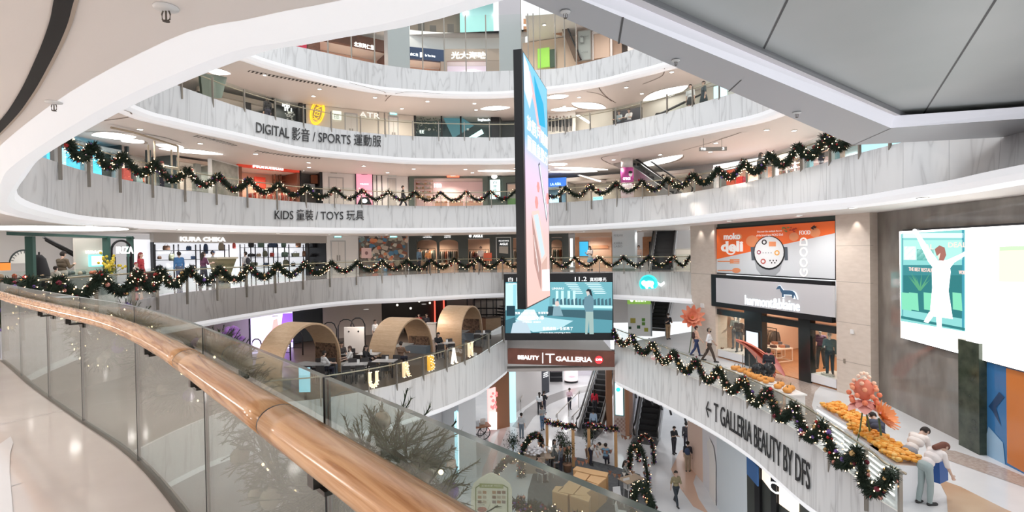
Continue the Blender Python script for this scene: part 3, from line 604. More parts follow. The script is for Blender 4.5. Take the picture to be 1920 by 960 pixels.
# floor inlays of the beauty gallery
m = MB().m(tex_mat('brown_terrazzo', 'Object', (1, 1, 1), [(.35, (.42, .34, .30)), (.65, (.55, .47, .42))], 12, 4, rough=.15))
def fpoly(m, pts, z): v = [W(x, y, z) for x, y in pts]; m.add(v, [tuple(range(len(v)))])
fpoly(m, [(1450, 690), (1500, 700), (1540, 722), (1528, 735), (1522, 760), (1535, 790), (1580, 820), (1500, 800), (1440, 750)], -4.494)
fpoly(m, [(1745, 840), (1790, 845), (1860, 868), (1925, 895), (1925, 915), (1840, 885), (1770, 860)], -4.494)
m.m(mat('floor_joint', (.5, .5, .52), .3)); m.obj('floor_inlay_terrazzo', kind='structure')
m = MB().m(tex_mat('amber_floor_reflective', 'Object', (1, 1, 1), [(.3, (.50, .30, .18)), (.7, (.66, .50, .36))], .7, 2, rough=.12)); fpoly(m, [(1758, 897), (1800, 912), (1880, 952), (1930, 975), (1930, 1010), (1780, 1000), (1775, 930)], -4.493); m.obj('floor_inlay_amber', kind='structure')
m = MB().m(FLOORW); fpoly(m, [(-60, 860), (0, 832), (20, 818), (25, 830), (19, 850), (18, 885), (27, 990), (-60, 990)], .004); m.m(GRV if 'GRV' in globals() else mat('floor_joint'))
for p, q in (((-20, 800), (140, 764)), ((40, 905), (0, 918))):
    a, b = W(*p, .003), W(*q, .003); w = (b-a).cross(Vector((0, 0, 1))).normalized()*.004; m.quad(a-w, b-w, b+w, a+w)
m.obj('floor_inlay_walkway', kind='structure')
# ================= HANGING DOUBLE-SIDED SCREEN ======================================
HA, HB_ = at(985, 480, 16.0), at(1030, 480, 20.0)
HF = Face(HA, HB_, -1.8, 6.0); HF.n = Vector((HF.ux.y, -HF.ux.x, 0)) 
if HF.n.x < 0: HF.n = -HF.n
zT, zB = HF.uv(979, 93)[1], HF.uv(986, 580)[1]
r = wthing('hanging_screen', 'tall hanging advertising screen in the middle of the atrium with a pink phone advert', 'screen', HF.q(HF.w/2, zB))
m = MB(); HF.boxuv(m, -.05, zB, HF.w+.05, zT, 0.0, .26); m.obj('housing', DARK, r)
for u in (.5, HF.w-.5):
    m = MB(); m.tube([HF.q(u, zT, .13), HF.q(u, 19, .13)], .012, 6); m.obj('suspension_cable', STEEL, r)
m = MB(); L = .012; H_ = zT-zB
def hr(mt, u0, v0, u1, v1, l=0): m.m(mt); m.add([HF.q(HF.w*u0, zB+H_*v0, -L-l), HF.q(HF.w*u1, zB+H_*v0, -L-l), HF.q(HF.w*u1, zB+H_*v1, -L-l), HF.q(HF.w*u0, zB+H_*v1, -L-l)], [(0, 1, 2, 3)])
def hp(mt, pts, l): m.m(mt); m.add([HF.q(HF.w*u, zB+H_*v, -L-l) for u, v in pts], [tuple(range(len(pts)))])
pm = bpy.data.materials.new('screen_gradient'); pm.use_nodes = True; n, l_, b = nodes(pm); nt = pm.node_tree; MATS['screen_gradient'] = pm
tc = n.new('ShaderNodeTexCoord'); sp = n.new('ShaderNodeSeparateXYZ'); l_.new(tc.outputs['Generated'], sp.inputs[0])
c = ramp(nt, sp.outputs[2], [(0, (.86, .52, .46)), (.28, (.86, .55, .52)), (.5, (.80, .58, .74)), (.60, (.68, .60, .86)), (.68, (.22, .52, .80)), (1, (.16, .55, .84))])
b.inputs['Base Color'].default_value = (.01, .01, .01, 1); l_.new(c, b.inputs['Emission Color']); b.inputs['Emission Strength'].default_value = .95
hr(pm, .03, .006, .985, .994); m.obj('advert_background', None, r); m = MB()
SP = lambda n_, c_, s_=1.0: scr(n_, c_, s_)
hp(SP('skin_pink', (.90, .55, .58)), [(.14, .92), (.40, .84), (.62, .70), (.66, .77), (.50, .86), (.25, .96)], .004); hp(SP('sleeve', (.78, .80, .90)), [(.03, .99), (.20, .97), (.34, .88), (.22, .80), (.03, .85)], .006)
hp(SP('blue_cloth', (.05, .45, .72)), [(.40, .97), (.80, .90), (.88, .80), (.60, .78), (.45, .88)], .005)
hp(SP('handset_edge', (.15, .15, .18)), [(.52, .60), (.58, .615), (.92, .40), (.86, .355)], .006); hp(SP('handset_face', (.80, .88, .96)), [(.555, .598), (.59, .605), (.895, .40), (.855, .372)], .010)
hp(SP('tray_rim', (.95, .62, .56)), [(.22, .385), (.50, .40), (.82, .20), (.60, .165)], .012); hp(SP('tray_glass', (.62, .74, .88)), [(.29, .372), (.47, .383), (.74, .21), (.60, .188)], .015)
hp(SP('box_left', (.48, .30, .27)), [(.22, .38), (.58, .165), (.55, .05), (.30, .17)], .010); hp(SP('box_right', (.66, .44, .38)), [(.60, .165), (.86, .20), (.84, .12), (.56, .05)], .010)
for k in range(4): hp(SP('stripe', (.80, .68, .66)), [(.27+.04*k, .29-.03*k), (.29+.04*k, .29-.03*k), (.35+.04*k, .23-.03*k), (.33+.04*k, .22-.03*k)], .014)
for u, v, q in ((.50, .50, .06), (.42, .43, .07), (.92, .47, .07)): hp(SP('lozenge', (.95, .35, .33)), [(u+q*cos(a/6*2*pi), v+q*.42*sin(a/6*2*pi)) for a in range(6)], .012)
hp(SP('card', (.86, .87, .92)), [(.60, .045), (.965, .03), (.965, .135), (.60, .14)], .012)
m.obj('advert_picture', None, r)
for txt, v, h in (('放假戶講層', .735, .062), ('層層皇聖分', .655, .062)):
    text_on(txt, HF.q(HF.w*.52, zB+H_*v, -.04), HF.ux, HF.uz, HF.n, H_*h, SP('bright_letters', (1, 1, 1), 1.2), 'lettering', r, w=HF.w*.86, ext=.004, bold=.005)
# ================= CINEMA SCREEN AND BEAUTY SIGN ====================================
FM = Face(at(945, 575, 33.6), at(1150, 575, 33.0), -5, 0)
r = wthing('cinema_screen', 'dark edged cinema advert screen showing an office, below the home gallery', 'screen', FM.P(1048, 575))
m = MB(); FM.box(m, 945.5, 513, 1150, 638, 0, .4, DARK); m.obj('housing', None, r)
m = MB(); c = {}
def mp(col, pts, s=1.0): FM.poly(m, scr('m%02d%02d%02d' % tuple(int(q*99) for q in col), col, s), pts, None)
mp((.10, .30, .36), [(948, 529), (1148, 529), (1148, 624), (948, 624)])
mp((.55, .86, .92), [(948, 531), (982, 531), (982, 578), (948, 582)]); mp((.32, .66, .74), [(962, 531), (968, 531), (968, 580), (962, 580)]); mp((.20, .50, .58), [(982, 529), (1035, 529), (1035, 585), (982, 585)])
mp((.16, .42, .48), [(1030, 529), (1148, 529), (1148, 580), (1030, 580)])
for k in range(7): y = 530+k*3.2; mp((.75, .95, 1), [(1060+k*3, y), (1082+k*2, y), (1080+k*2, y+1.2), (1058+k*3, y+1.2)]); mp((.75, .95, 1), [(1098+k*3, y), (1126+k*2, y), (1122+k*2, y+1.2), (1096+k*3, y+1.2)])
for x in (1042, 1052, 1064, 1074): mp((.55, .86, .92), [(x, 545), (x+5, 545), (x+5, 572), (x, 572)])
for k in range(16): x = 1036+k*7; mp((.06, .14, .18), [(x, 560+k % 3), (x+4, 558+k % 3), (x+5, 572), (x, 572)])
mp((.50, .80, .86), [(1036, 571), (1148, 573), (1148, 578), (1036, 576)]); mp((.05, .12, .15), [(1036, 580), (1148, 582), (1148, 600), (1036, 592)])
mp((.45, .70, .76), [(958, 602), (1000, 592), (1075, 601), (1046, 618), (1000, 622)]); mp((.70, .88, .92), [(968, 598), (985, 580), (1002, 580), (1010, 596), (985, 604)]); mp((.02, .05, .07), [(950, 573), (966, 573), (966, 592), (950, 592)]); mp((.03, .07, .09), [(1028, 574), (1044, 574), (1044, 590), (1026, 592)])
mp((.05, .14, .18), [(948, 600), (966, 594), (970, 624), (948, 624)]); mp((.50, .62, .70), [(962, 606), (975, 600), (988, 605), (996, 624), (958, 624)])
mp((.70, .56, .52), [(1041, 565), (1047, 564), (1049, 571), (1045, 575), (1041, 572)]); mp((.22, .36, .42), [(1038, 574), (1050, 574), (1056, 592), (1036, 592)])
m.obj('office_picture', None, r); m = MB()
mp((.14, .26, .32), [(1096, 557), (1108, 552), (1113, 560), (1112, 585), (1098, 586), (1094, 572)]); mp((.34, .46, .44), [(1098, 584), (1112, 584), (1113, 626), (1105, 626), (1104, 600), (1101, 626), (1097, 626)]); mp((.62, .55, .52), [(1098, 545), (1104, 544), (1106, 551), (1101, 555)]); mp((.02, .03, .04), [(1098, 546), (1102, 541), (1108, 543), (1111, 556), (1106, 552), (1104, 546)])
m.obj('figure_picture', None, r)
LW = scr('caption_white', (1, 1, 1), 1.3)
for t, x0, x1, y, h in (('白 日', 953, 976, 524, 8), ('IN BROAD', 954, 980, 532, 2.4), ('11.2', 1078, 1100, 523, 8), ('真相曝光', 1106, 1137, 524, 7.5), ('殘廢・照顧・虐待・性侵等等', 966, 1028, 587, 4.5), ('發揮出超水準', 972, 1020, 596, 8), ('《一念無明》導演新作', 980, 1014, 604, 3), ('曾經虐待・全部再了', 1018, 1074, 616, 6), ('evil nurse abuse, everything is there.', 1012, 1070, 624, 3), ('UMANU', 1035, 1057, 541, 4)):
    FM.text(t, x0, x1, y, h, LW, r, -.16, ext=.01)
FG = Face(at(952, 670, 32.6), at(1152, 670, 31.2), -6.4, -5)
r = wthing('hanging_sign', 'brown hanging sign with white glowing beauty hall letters and a red badge', 'sign', FG.P(1050, 672))
m = MB(); FG.boxuv(m, FG.uv(952, 670)[0], FG.uv(952, 682)[1], FG.uv(1152, 670)[0], FG.uv(952, 654.5)[1], 0, .35); m.obj('board', tex_mat('rust_brown_board', 'Object', (1, 1, 1), [(.3, (.16, .055, .035)), (.7, (.22, .075, .05))], 2, 3, rough=.4), r)
for t, x0, x1, y, h, b in (('BEAUTY', 971, 1011, 670.5, 7.5, .04), ('T', 1023, 1040, 672, 17, -.01), ('GALLERIA', 1042, 1110, 673.5, 9, .02)): FG.text(t, x0, x1, y, h, GW, r, -.03, ext=.02, bold=b)
m = MB(); FG.prect(m, GW, 1017, 661, 1018.6, 681, .03); m.obj('divider', None, r)
m = MB(); FG.oval(m, em('red', (1, .04, .05), 1.0), 1123, 674.5, 7.3, 7.3, 24, .04); m.obj('badge', None, r); FG.text('DFS', 1117.5, 1129, 674.5, 4, GW, r, -.05, ext=.01, bold=.02)
# slab edge over the entrance, with the mezzanine ceiling behind
m = MB().m(WHITE); m.slab(at(940, 645, 34.2), at(1160, 645, 34.0), -5.95, -5.55, 8); m.m(CEILW); m.slab(at(940, 645, 34.6), at(1160, 645, 34.6), -6.4, -6.2, 24); m.obj('ceiling_entrance', kind='structure')
# ================= CEILING LIGHTS ===================================================
DL = mat('downlight_lens', (1, 1, 1), .4, emit=6, ecol=(1, .95, .88)); DLR = mat('downlight_rim', (.80, .78, .75), .4)
def downlight_mesh(r):
    m = MB().m(DLR); m.smooth = True; m.lathe((0, 0, 0), [(r*1.25, 0), (r*1.25, -.02), (r, -.022), (r, -.012)], 16); m.m(DL); m.lathe((0, 0, -.013), [(r*.98, 0), (r*.98, -.004)], 16); return m.mesh('downlight')
DLM = downlight_mesh(.12)
def downlights(key, s0, s1, step, off, z, label, group, every=1, power=None, col=(1, .93, .85), jit=.3):
    T = RING[key][0]; s = s0; i = 0; c = T.off(off)
    while s < s1:
        p, n = T.pos(s); p = p+n*(off+R.uniform(-jit, jit))
        o = link(DLM, 'downlight', None, label, 'ceiling light', group); o.location = (p.x, p.y, z)
        if i % every == 0: lamp(p.x, p.y, z-.06, power, col)
        i += 1; s += step
def srange(key, xa, xb, py): T = RING[key][0]; a, b = T.s_at(xa, py), T.s_at(xb, py); return min(a, b), max(a, b)
a, b = srange('1', 1540, 120, 330); g = lambda w: 'small round downlights in the ceiling over the '+w
downlights('1', a, b, 3.1, 1.7, 7.25, 'small round downlight in the ceiling over the kids and toys gallery', g('kids gallery'), 1, 150, (1, .84, .74))
downlights('1', a+1.5, b, 4.6, 3.6, 7.25, 'small round downlight in the ceiling over the kids and toys gallery', g('kids gallery'), 2, 150, (1, .84, .74))
a, b = srange('2', 1320, 340, 215)
downlights('2', a, b, 3.1, 1.7, 11.75, 'small round downlight in the ceiling over the digital gallery', g('digital gallery'), 1, 150, (1, .84, .74))
downlights('2', a+1.5, b, 4.6, 3.6, 11.75, 'small round downlight in the ceiling over the digital gallery', g('digital gallery'), 2, 150, (1, .84, .74))
a, b = srange('0', 1290, 300, 500)
downlights('0', a, b, 3.3, 2.2, 2.73, 'small round downlight in the low ceiling over the bag and clothes shops', g('home gallery'), 1, 90, (1, .93, .86))
c = RING['3'][0]; sa, sb = c.s_at(985, 60), c.s_at(766, 60)      # the top gallery opens two floors high between its columns
a, b = srange('3', 1340, 480, 90)
for u, v in ((a, sa), (sb, b)):
    downlights('3', u+.8, v-.5, 3.6, 2.0, 17.4, 'small round downlight over the top gallery', g('top gallery'), 1, 180, (1, .88, .78))
    m = MB().m(CEILW); n = 30; P_ = [c.pos(u+(v-u)*k/n) for k in range(n+1)]; m.sheet([p+n_*.6+Vector((0, 0, 17.45)) for p, n_ in P_], [p+n_*9+Vector((0, 0, 17.45)) for p, n_ in P_]); m.obj('ceiling_top', kind='structure', auto=False)
for k in (.2, .5, .8): p, n_ = c.pos(sa+(sb-sa)*k); p = p+n_*3; lamp(p.x, p.y, 21.3, 260, (1, .9, .82))
# unseen downlights added over our own corridor to brighten floor and rail
for x, y in ((-5.2, 4.6), (-2.9, 2.3), (-7.6, 7.2), (-1.2, -.6), (-4.5, 1.0), (-10.5, 10), (-12.6, 12.5)):
    o = link(DLM, 'downlight', None, 'unseen round downlight added in the white ceiling above our own walkway', 'ceiling light', 'added downlights above our walkway'); o.location = (x-1.3, y-.9, 2.735); lamp(x-1.3, y-.9, 2.66, 95, (1, .92, .88))
for x, y in ((-9.5, 1.5), (-7, -1.5), (-12, 5), (-14.5, 9.5)):      # unseen fill lamps added behind us to brighten the near ceiling
    d = bpy.data.lights.new('added_fill_lamp', 'POINT'); d.energy = 150; d.color = (1, .93, .88); d.shadow_soft_size = .04; o = bpy.data.objects.new('added_fill_lamp', d); COL.objects.link(o); o.location = (x, y, 1.6)
# right gallery under the kids gallery slab, and over the ground floor
for x, y in ((10.2, 25), (11.6, 21.5), (11.2, 17.5), (10.8, 14), (10.6, 10.5)):
    o = link(DLM, 'downlight', None, 'round downlight under the gallery slab over the beauty floor', 'ceiling light', 'downlights over the beauty floor'); o.location = (x, y, 2.735); lamp(x, y, 2.66, 200, (1, .96, .93))
for x, y in ((-12.5, 28), (-12.5, 22), (-8.4, 30.5), (-14, 32), (-7, 35), (-5.5, 33), (-12, 18)):
    o = link(DLM, 'downlight', None, 'round downlight in the ceiling over the café terrace', 'ceiling light', 'downlights over the café terrace'); o.location = (x, y, -1.73); lamp(x, y, -1.8, 170, (1, .86, .74))
for x, y in ((2, 39), (6, 40), (3, 46), (8, 47), (-1, 43), (5, 52)):
    o = link(DLM, 'downlight', None, 'round downlight in the ceiling of the hall behind the brown sign', 'ceiling light', 'downlights in the entrance hall'); o.location = (x, y, -6.42); lamp(x, y, -6.5, 220, (1, .96, .95))
for x, y in ((12, 28), (12.5, 23), (12, 18), (11.5, 14), (-6, 30), (-8, 25), (-9, 20)):
    o = link(DLM, 'downlight', None, 'round downlight in the ceiling over the edge of the ground floor', 'ceiling light', 'downlights over the ground floor edge'); o.location = (x, y, -6.24); lamp(x, y, -6.32, 260, (1, .97, .96))
LEAF = mat('leaf_light_diffuser', (1, 1, 1), .4, emit=2.2, ecol=(1, .98, .96)); LEAFR = mat('leaf_light_rim', (.42, .37, .32), .5)
def leaf(l, x0, y0, x1, y1, wd, label, shade=True, up=-1):
    """pointed oval recess in a ceiling from tip to tip"""
    z = {'1': 7.25, '2': 11.75, '0': 2.73}[l]; a, b = V2(W(x0, y0, z)), V2(W(x1, y1, z)); e = b-a; L = e.length; e.normalize(); n = Vector((-e.y, e.x, 0)); c = (a+b)*.5
    r = wthing('leaf_ceiling_light', label, 'ceiling light', (c.x, c.y, z))
    sh = lambda k, s: [a+e*(L*i/20)+n*(k*sin(pi*i/20)**.8) for i in range(21)]
    m = MB().m(LEAF); A, B = sh(wd, 1), sh(-wd, -1); poly = A+B[-2:0:-1]; m.prism([(p.x, p.y) for p in poly], z-.03, z-.005); m.obj('diffuser', None, r)
    m = MB().m(LEAFR); A2, B2 = sh(wd*1.35+.12, 1), sh(-wd*1.1-.05, -1); m.prism([(p.x, p.y) for p in A2+B2[-2:0:-1]], z-.004, z+.004); m.obj('recess_rim', None, r)
for t in ((901, 204, 956, 201, .55, '2', 'glowing leaf shaped ceiling recess left of the hanging screen, over the digital gallery'), (1026, 183, 1066, 179, .5, '2', 'small leaf light right of the hanging screen, closest to it over the digital gallery'), (1072, 193, 1136, 203, .7, '2', 'leaf light over the digital gallery, pointing to the seated couple'), (1033, 206, 1082, 203, .5, '2', 'leaf light over the poster of dark figures'),
    (1206, 189, 1290, 160, .8, '2', 'large leaf light on the digital gallery ceiling beside two standing shoppers'), (385, 131, 432, 138, .5, '2', 'leaf light near the green panel of the digital gallery'),
    (172, 253, 255, 256, .8, '1', 'leftmost leaf light over the kids gallery, behind the garland start'), (230, 265, 268, 263, .5, '1', 'short leaf light below the leftmost one over the kids gallery'), (292, 270, 345, 277, .6, '1', 'leaf light above the metal ride frame'), (298, 278, 418, 289, .6, '1', 'longest leaf light on the left, over the metal ride frame'),
    (896, 320, 968, 320, .5, '1', 'leaf light left of the hanging screen over the toy shops'), (1028, 308, 1064, 307, .5, '1', 'upper leaf light right of the hanging screen over the toy shops'), (1030, 322, 1120, 321, .45, '1', 'lowest leaf light right of the hanging screen over the toy shops'), (1040, 314, 1140, 318, .5, '1', 'middle leaf light right of the hanging screen over the toy shops'), (1198, 313, 1280, 290, .8, '1', 'big leaf light left of the hanging direction sign')):
    leaf(t[5], *t[:5], t[6])
z = 2.73; c = W(106, 428, z); r = wthing('oval_ceiling_light', 'oval glowing ceiling recess above the shop signs on the far left', 'ceiling light', c)
m = MB().m(LEAF); m.prism([(c.x+2.4*cos(k*pi/14), c.y+2.4*sin(k*pi/14)) for k in range(28)], z-.03, z-.006); m.obj('diffuser', None, r)
m = MB().m(LEAFR); m.prism([(c.x+2.7*cos(k*pi/14), c.y+2.7*sin(k*pi/14)+.1) for k in range(28)], z-.005, z+.004); m.obj('recess_rim', None, r)
def curve_strip(z, pts, w, mt, m=None):
    c = Cv([V2(W(x, y, z)) for x, y in pts]); c = Cv(smooth(c.p, 8)); m = m or MB(); m.m(mt); m.sheet([p+Vector((0, 0, z-.006)) for p in c.off(-w/2).p], [p+Vector((0, 0, z-.006)) for p in c.off(w/2).p]); return m, c
GRV = mat('ceiling_groove', (.25, .20, .17), .7); m = MB()
for z, pts in ((11.75, [(724, 181), (720, 172), (690, 164), (655, 155)]), (11.75, [(722, 190), (735, 178), (770, 172), (830, 176)]), (11.75, [(1147, 190), (1128, 172), (1128, 160), (1180, 152)]), (11.75, [(1205, 158), (1240, 143), (1246, 128)]), (11.75, [(1100, 172), (1125, 177), (1155, 193)]),
    (7.25, [(195, 226), (238, 220), (246, 212), (232, 206)]), (7.25, [(1188, 322), (1146, 308), (1128, 296), (1160, 290)]), (7.25, [(160, 247), (230, 248), (300, 256), (340, 268)]), (7.25, [(1280, 282), (1330, 268), (1390, 248)])):
    curve_strip(z, pts, .06, GRV, m)
m.obj('trim_ceiling_grooves', kind='structure', auto=False)
for z, pts, lab in ((11.75, [(466, 133), (500, 140), (560, 151), (632, 163)], 'long curved slatted air vent in the ceiling above the digital lettering'), (7.25, [(366, 255), (400, 262), (440, 273)], 'short slatted air vent in the ceiling over the kids gallery'), (7.25, [(480, 283), (540, 292), (600, 297)], 'thin slatted air vent above the red shop')):
    m, c = curve_strip(z, pts, .34, mat('vent_dark', (.05, .045, .04), .7)); r = wthing('ceiling_vent', lab, 'air vent', (c.p[8].x, c.p[8].y, z)); m.obj('slot', None, r, auto=False)
    m = MB().m(CEILW); n = int(c.L[-1]/.22)
    for i in range(n):
        p, q = c.pos(.11+i*.22); m.box(p+Vector((0, 0, z-.012)), (.10, .36, .012), M=Matrix((Vector((-q.y, q.x, 0)), q, (0, 0, 1))).transposed())
    m.obj('slats', None, r)
p = W(1338, 279, 6.7); r = wthing('direction_sign', 'grey hanging direction sign with an arrow and the number 3', 'sign', p); f = Face(at(1312, 279, p.y), at(1363, 277, p.y), 6, 7)
m = MB(); f.box(m, 1312, 275.5, 1363, 282.5, 0, .1, mat('sign_grey', (.33, .31, .28), .5)); m.obj('board', None, r); f.text('↑◧', 1314, 1323, 279, 5, GW, r); f.text('3', 1354, 1358, 278.5, 5, GW, r)
m = MB()
for x in (1320, 1354): u, zz = f.uv(x, 276); m.tube([f.q(u, zz, .05), f.q(u, 7.26, .05)], .012, 6)
m.obj('hanger', STEEL, r)
# ================= PEOPLE ============================================================
SKIN = mat('skin', (.62, .42, .33), .55); EYEM = mat('eye_dark', (.03, .02, .02), .3); LIP = mat('lip', (.50, .22, .20), .5)
def capsule(m, a, b, r1, r2, seg=10):
    a, b = Vector(a), Vector(b); d = (b-a); L = max(d.length, 1e-4); d.normalize(); pts = []; rr = []
    for k in range(4): t = pi/2*k/4; pts.append(a-d*r1*cos(t)); rr.append(max(.002, r1*sin(t)))
    for k in range(3): pts.append(a+d*L*k/2); rr.append(r1+(r2-r1)*k/2)
    for k in range(1, 5): t = pi/2*k/4; pts.append(b+d*r2*sin(t)); rr.append(max(.002, r2*cos(t)))
    m.tube(pts, 0, seg, True, rr)
def pose_mesh(legs=((0, 0), (0, 0)), arms=((0, 8, 10), (0, 8, 10)), lean=0, head=0, vox=.0125):
    rx = lambda a: Matrix.Rotation(a, 3, 'X'); ra = radians
    seg = []          # (label, a, b, r1, r2)
    hips = [Vector((-.085, 0, .90)), Vector((.085, 0, .90))]; J = {}
    low = 9
    for i, (a, k) in enumerate(legs):
        a, k = ra(a), ra(k); h = hips[i]; kn = h+Vector((0, -sin(a), -cos(a)))*.42; an = kn+Vector((0, -sin(a-k), -cos(a-k)))*.40; J[i] = (h, kn, an); low = min(low, an.z)
    sh = Vector((0, 0, .08-low))
    for i in (0, 1):
        h, kn, an = [q+sh for q in J[i]]; a, k = ra(legs[i][0]), ra(legs[i][1]); s = (-1, 1)[i]
        seg += [('thigh', h, kn, .078, .052), ('calf', kn, kn.lerp(an, .4), .05, .052), ('calf', kn.lerp(an, .4), an, .052, .034), ('foot', an+Vector((0, .03, -.045)), an+Vector((s*.02, -.16, -.05)), .036, .03)]
    P = Vector((0, 0, .93))+sh; M = rx(ra(lean)); up = lambda x, y, z: P+M @ Vector((x, y, z-.93))
    tor = [('hip', up(-.05, 0, .92), up(.05, 0, .92), .115, .115), ('torso', up(-.03, 0, 1.05), up(.03, 0, 1.05), .10, .10), ('torso', up(-.07, 0, 1.22), up(.07, 0, 1.22), .105, .105), ('torso', up(-.10, 0, 1.33), up(.10, 0, 1.33), .085, .085), ('torso', up(-.15, 0, 1.395), up(.15, 0, 1.395), .055, .055), ('neck', up(0, 0, 1.40), up(0, -.01, 1.52), .052, .048)]
    seg += tor; Hm = M @ rx(ra(head)); nk = up(0, -.01, 1.50); hd = lambda x, y, z: nk+Hm @ Vector((x, y, z))
    seg += [('head', hd(0, .012, .13), hd(0, .008, .15), .088, .090), ('head', hd(0, -.028, .06), hd(0, -.03, .10), .058, .066), ('head', hd(0, -.100, .10), hd(0, -.092, .125), .013, .010), ('head', hd(-.082, .005, .10), hd(-.084, .01, .13), .016, .018), ('head', hd(.082, .005, .10), hd(.084, .01, .13), .016, .018)]
    for i, (a, b, e) in enumerate(arms):
        s = (-1, 1)[i]; a, b, e = ra(a), ra(b), ra(e); S = up(s*.175, 0, 1.385); E = S+M @ (Vector((s*sin(b), -sin(a)*cos(b), -cos(a)*cos(b)))*.28); fd = M @ Vector((s*sin(b)*.3-(s*.25 if e > 1 else 0), -sin(a+e), -cos(a+e))).normalized(); Wp = E+fd*.24
        side = fd.cross(Vector((s, .3, .2))).normalized(); th = side.cross(fd).normalized()
        seg += [('uarm', S, E, .052, .040), ('farm', E, Wp, .040, .027), ('hand', Wp+fd*.02, Wp+fd*.07, .026, .028)]
        for k, l in enumerate((.062, .072, .068, .052)):
            o = Wp+fd*.085+side*(-.033+.022*k); mid = o+fd*l*.5; seg += [('hand', o, mid, .0105, .010), ('hand', mid, mid+(fd*.85-th*s*.5).normalized()*l*.5, .010, .009)]
        o = Wp+fd*.035+side*-.03; seg += [('hand', o, o+(fd*.6-side*.9).normalized()*.035, .012, .011), ('hand', o+(fd*.6-side*.9).normalized()*.035, o+(fd*.6-side*.9).normalized()*.035+fd*.03, .011, .009)]
    m = MB()
    for l, p, q, r1, r2 in seg: capsule(m, p, q, r1, r2)
    me = m.mesh('body'); o = bpy.data.objects.new('t', me); COL.objects.link(o); md = o.modifiers.new('r', 'REMESH'); md.mode = 'VOXEL'; md.voxel_size = vox
    sm = o.modifiers.new('s', 'SMOOTH'); sm.factor = .4; sm.iterations = 2
    me2 = bpy.data.meshes.new_from_object(o.evaluated_get(bpy.context.evaluated_depsgraph_get())); bpy.data.objects.remove(o); bpy.data.meshes.remove(me); me2.name = 'body'
    lab = []; nrm = []; 
    def dist(p, a, b):
        ab = b-a; t = max(0, min(1, (p-a).dot(ab)/max(1e-9, ab.length_squared))); return (p-(a+ab*t)).length
    for f in me2.polygons:
        c = f.center; best = min(seg, key=lambda s: dist(c, s[1], s[2])-(s[3]+s[4])*.5); lab.append(best[0])
    eyes = [hd(-.033, -.078, .125), hd(.033, -.078, .125)]; lip = hd(0, -.09, .062); sp = []
    for f in me2.polygons: sp.append(1 if any((f.center-e).length < .016 for e in eyes) else 2 if (f.center-lip).length < .017 else 0)
    me2.materials.clear()
    for mt in (SKIN, EYEM, LIP): me2.materials.append(mt)
    me2.polygons.foreach_set('material_index', sp); me2.polygons.foreach_set('use_smooth', [True]*len(sp))
    return dict(me=me2, lab=lab, hd=hd, Hm=Hm, P=P, up=up, sub={})
POSES = {}
def pose(n):
    if n not in POSES: POSES[n] = pose_mesh(**PDEF[n])
    return POSES[n]
PDEF = {'stand': dict(legs=((2, 0), (-2, 0))), 'phone': dict(legs=((3, 2), (-4, 3)), arms=((18, 6, 95), (15, 6, 90)), head=18), 'walk': dict(legs=((24, 8), (-18, 14)), arms=((-18, 8, 15), (20, 8, 20))), 'stroll': dict(legs=((-14, 22), (16, 4)), arms=((16, 8, 25), (-14, 8, 12))),
    'sit': dict(legs=((84, 84), (80, 78)), arms=((35, 8, 45), (30, 8, 50)), head=10), 'bend': dict(legs=((8, 12), (-4, 6)), arms=((60, 6, 15), (50, 8, 25)), lean=48, head=25), 'carry': dict(legs=((10, 4), (-10, 6)), arms=((20, 8, 80), (-4, 6, 6))), 'reach': dict(legs=((6, 4), (-6, 6)), arms=((75, 10, 20), (10, 8, 30)))}
def sub(P, labs, off, key, cut=None):
    if key in P['sub']: return P['sub'][key]
    me = P['me']; idx = {}; vs = []; fs = []
    for f, l in zip(me.polygons, P['lab']):
        if l in labs and (cut is None or cut(f.center)):
            q = []
            for v in f.vertices:
                if v not in idx: idx[v] = len(vs); vs.append(me.vertices[v].co+me.vertices[v].normal*off)
                q.append(idx[v])
            fs.append(q)
    n = bpy.data.meshes.new(key.split('/')[0]); n.from_pydata([tuple(v) for v in vs], [], fs); n.polygons.foreach_set('use_smooth', [True]*len(fs)); n.materials.append(None); P['sub'][key] = n; return n
def cloth(c, n=[0]):
    k = 'fabric_%02d%02d%02d' % tuple(int(x*99) for x in c); return mat(k, c, .85)
HAIRC = (.025, .018, .015)
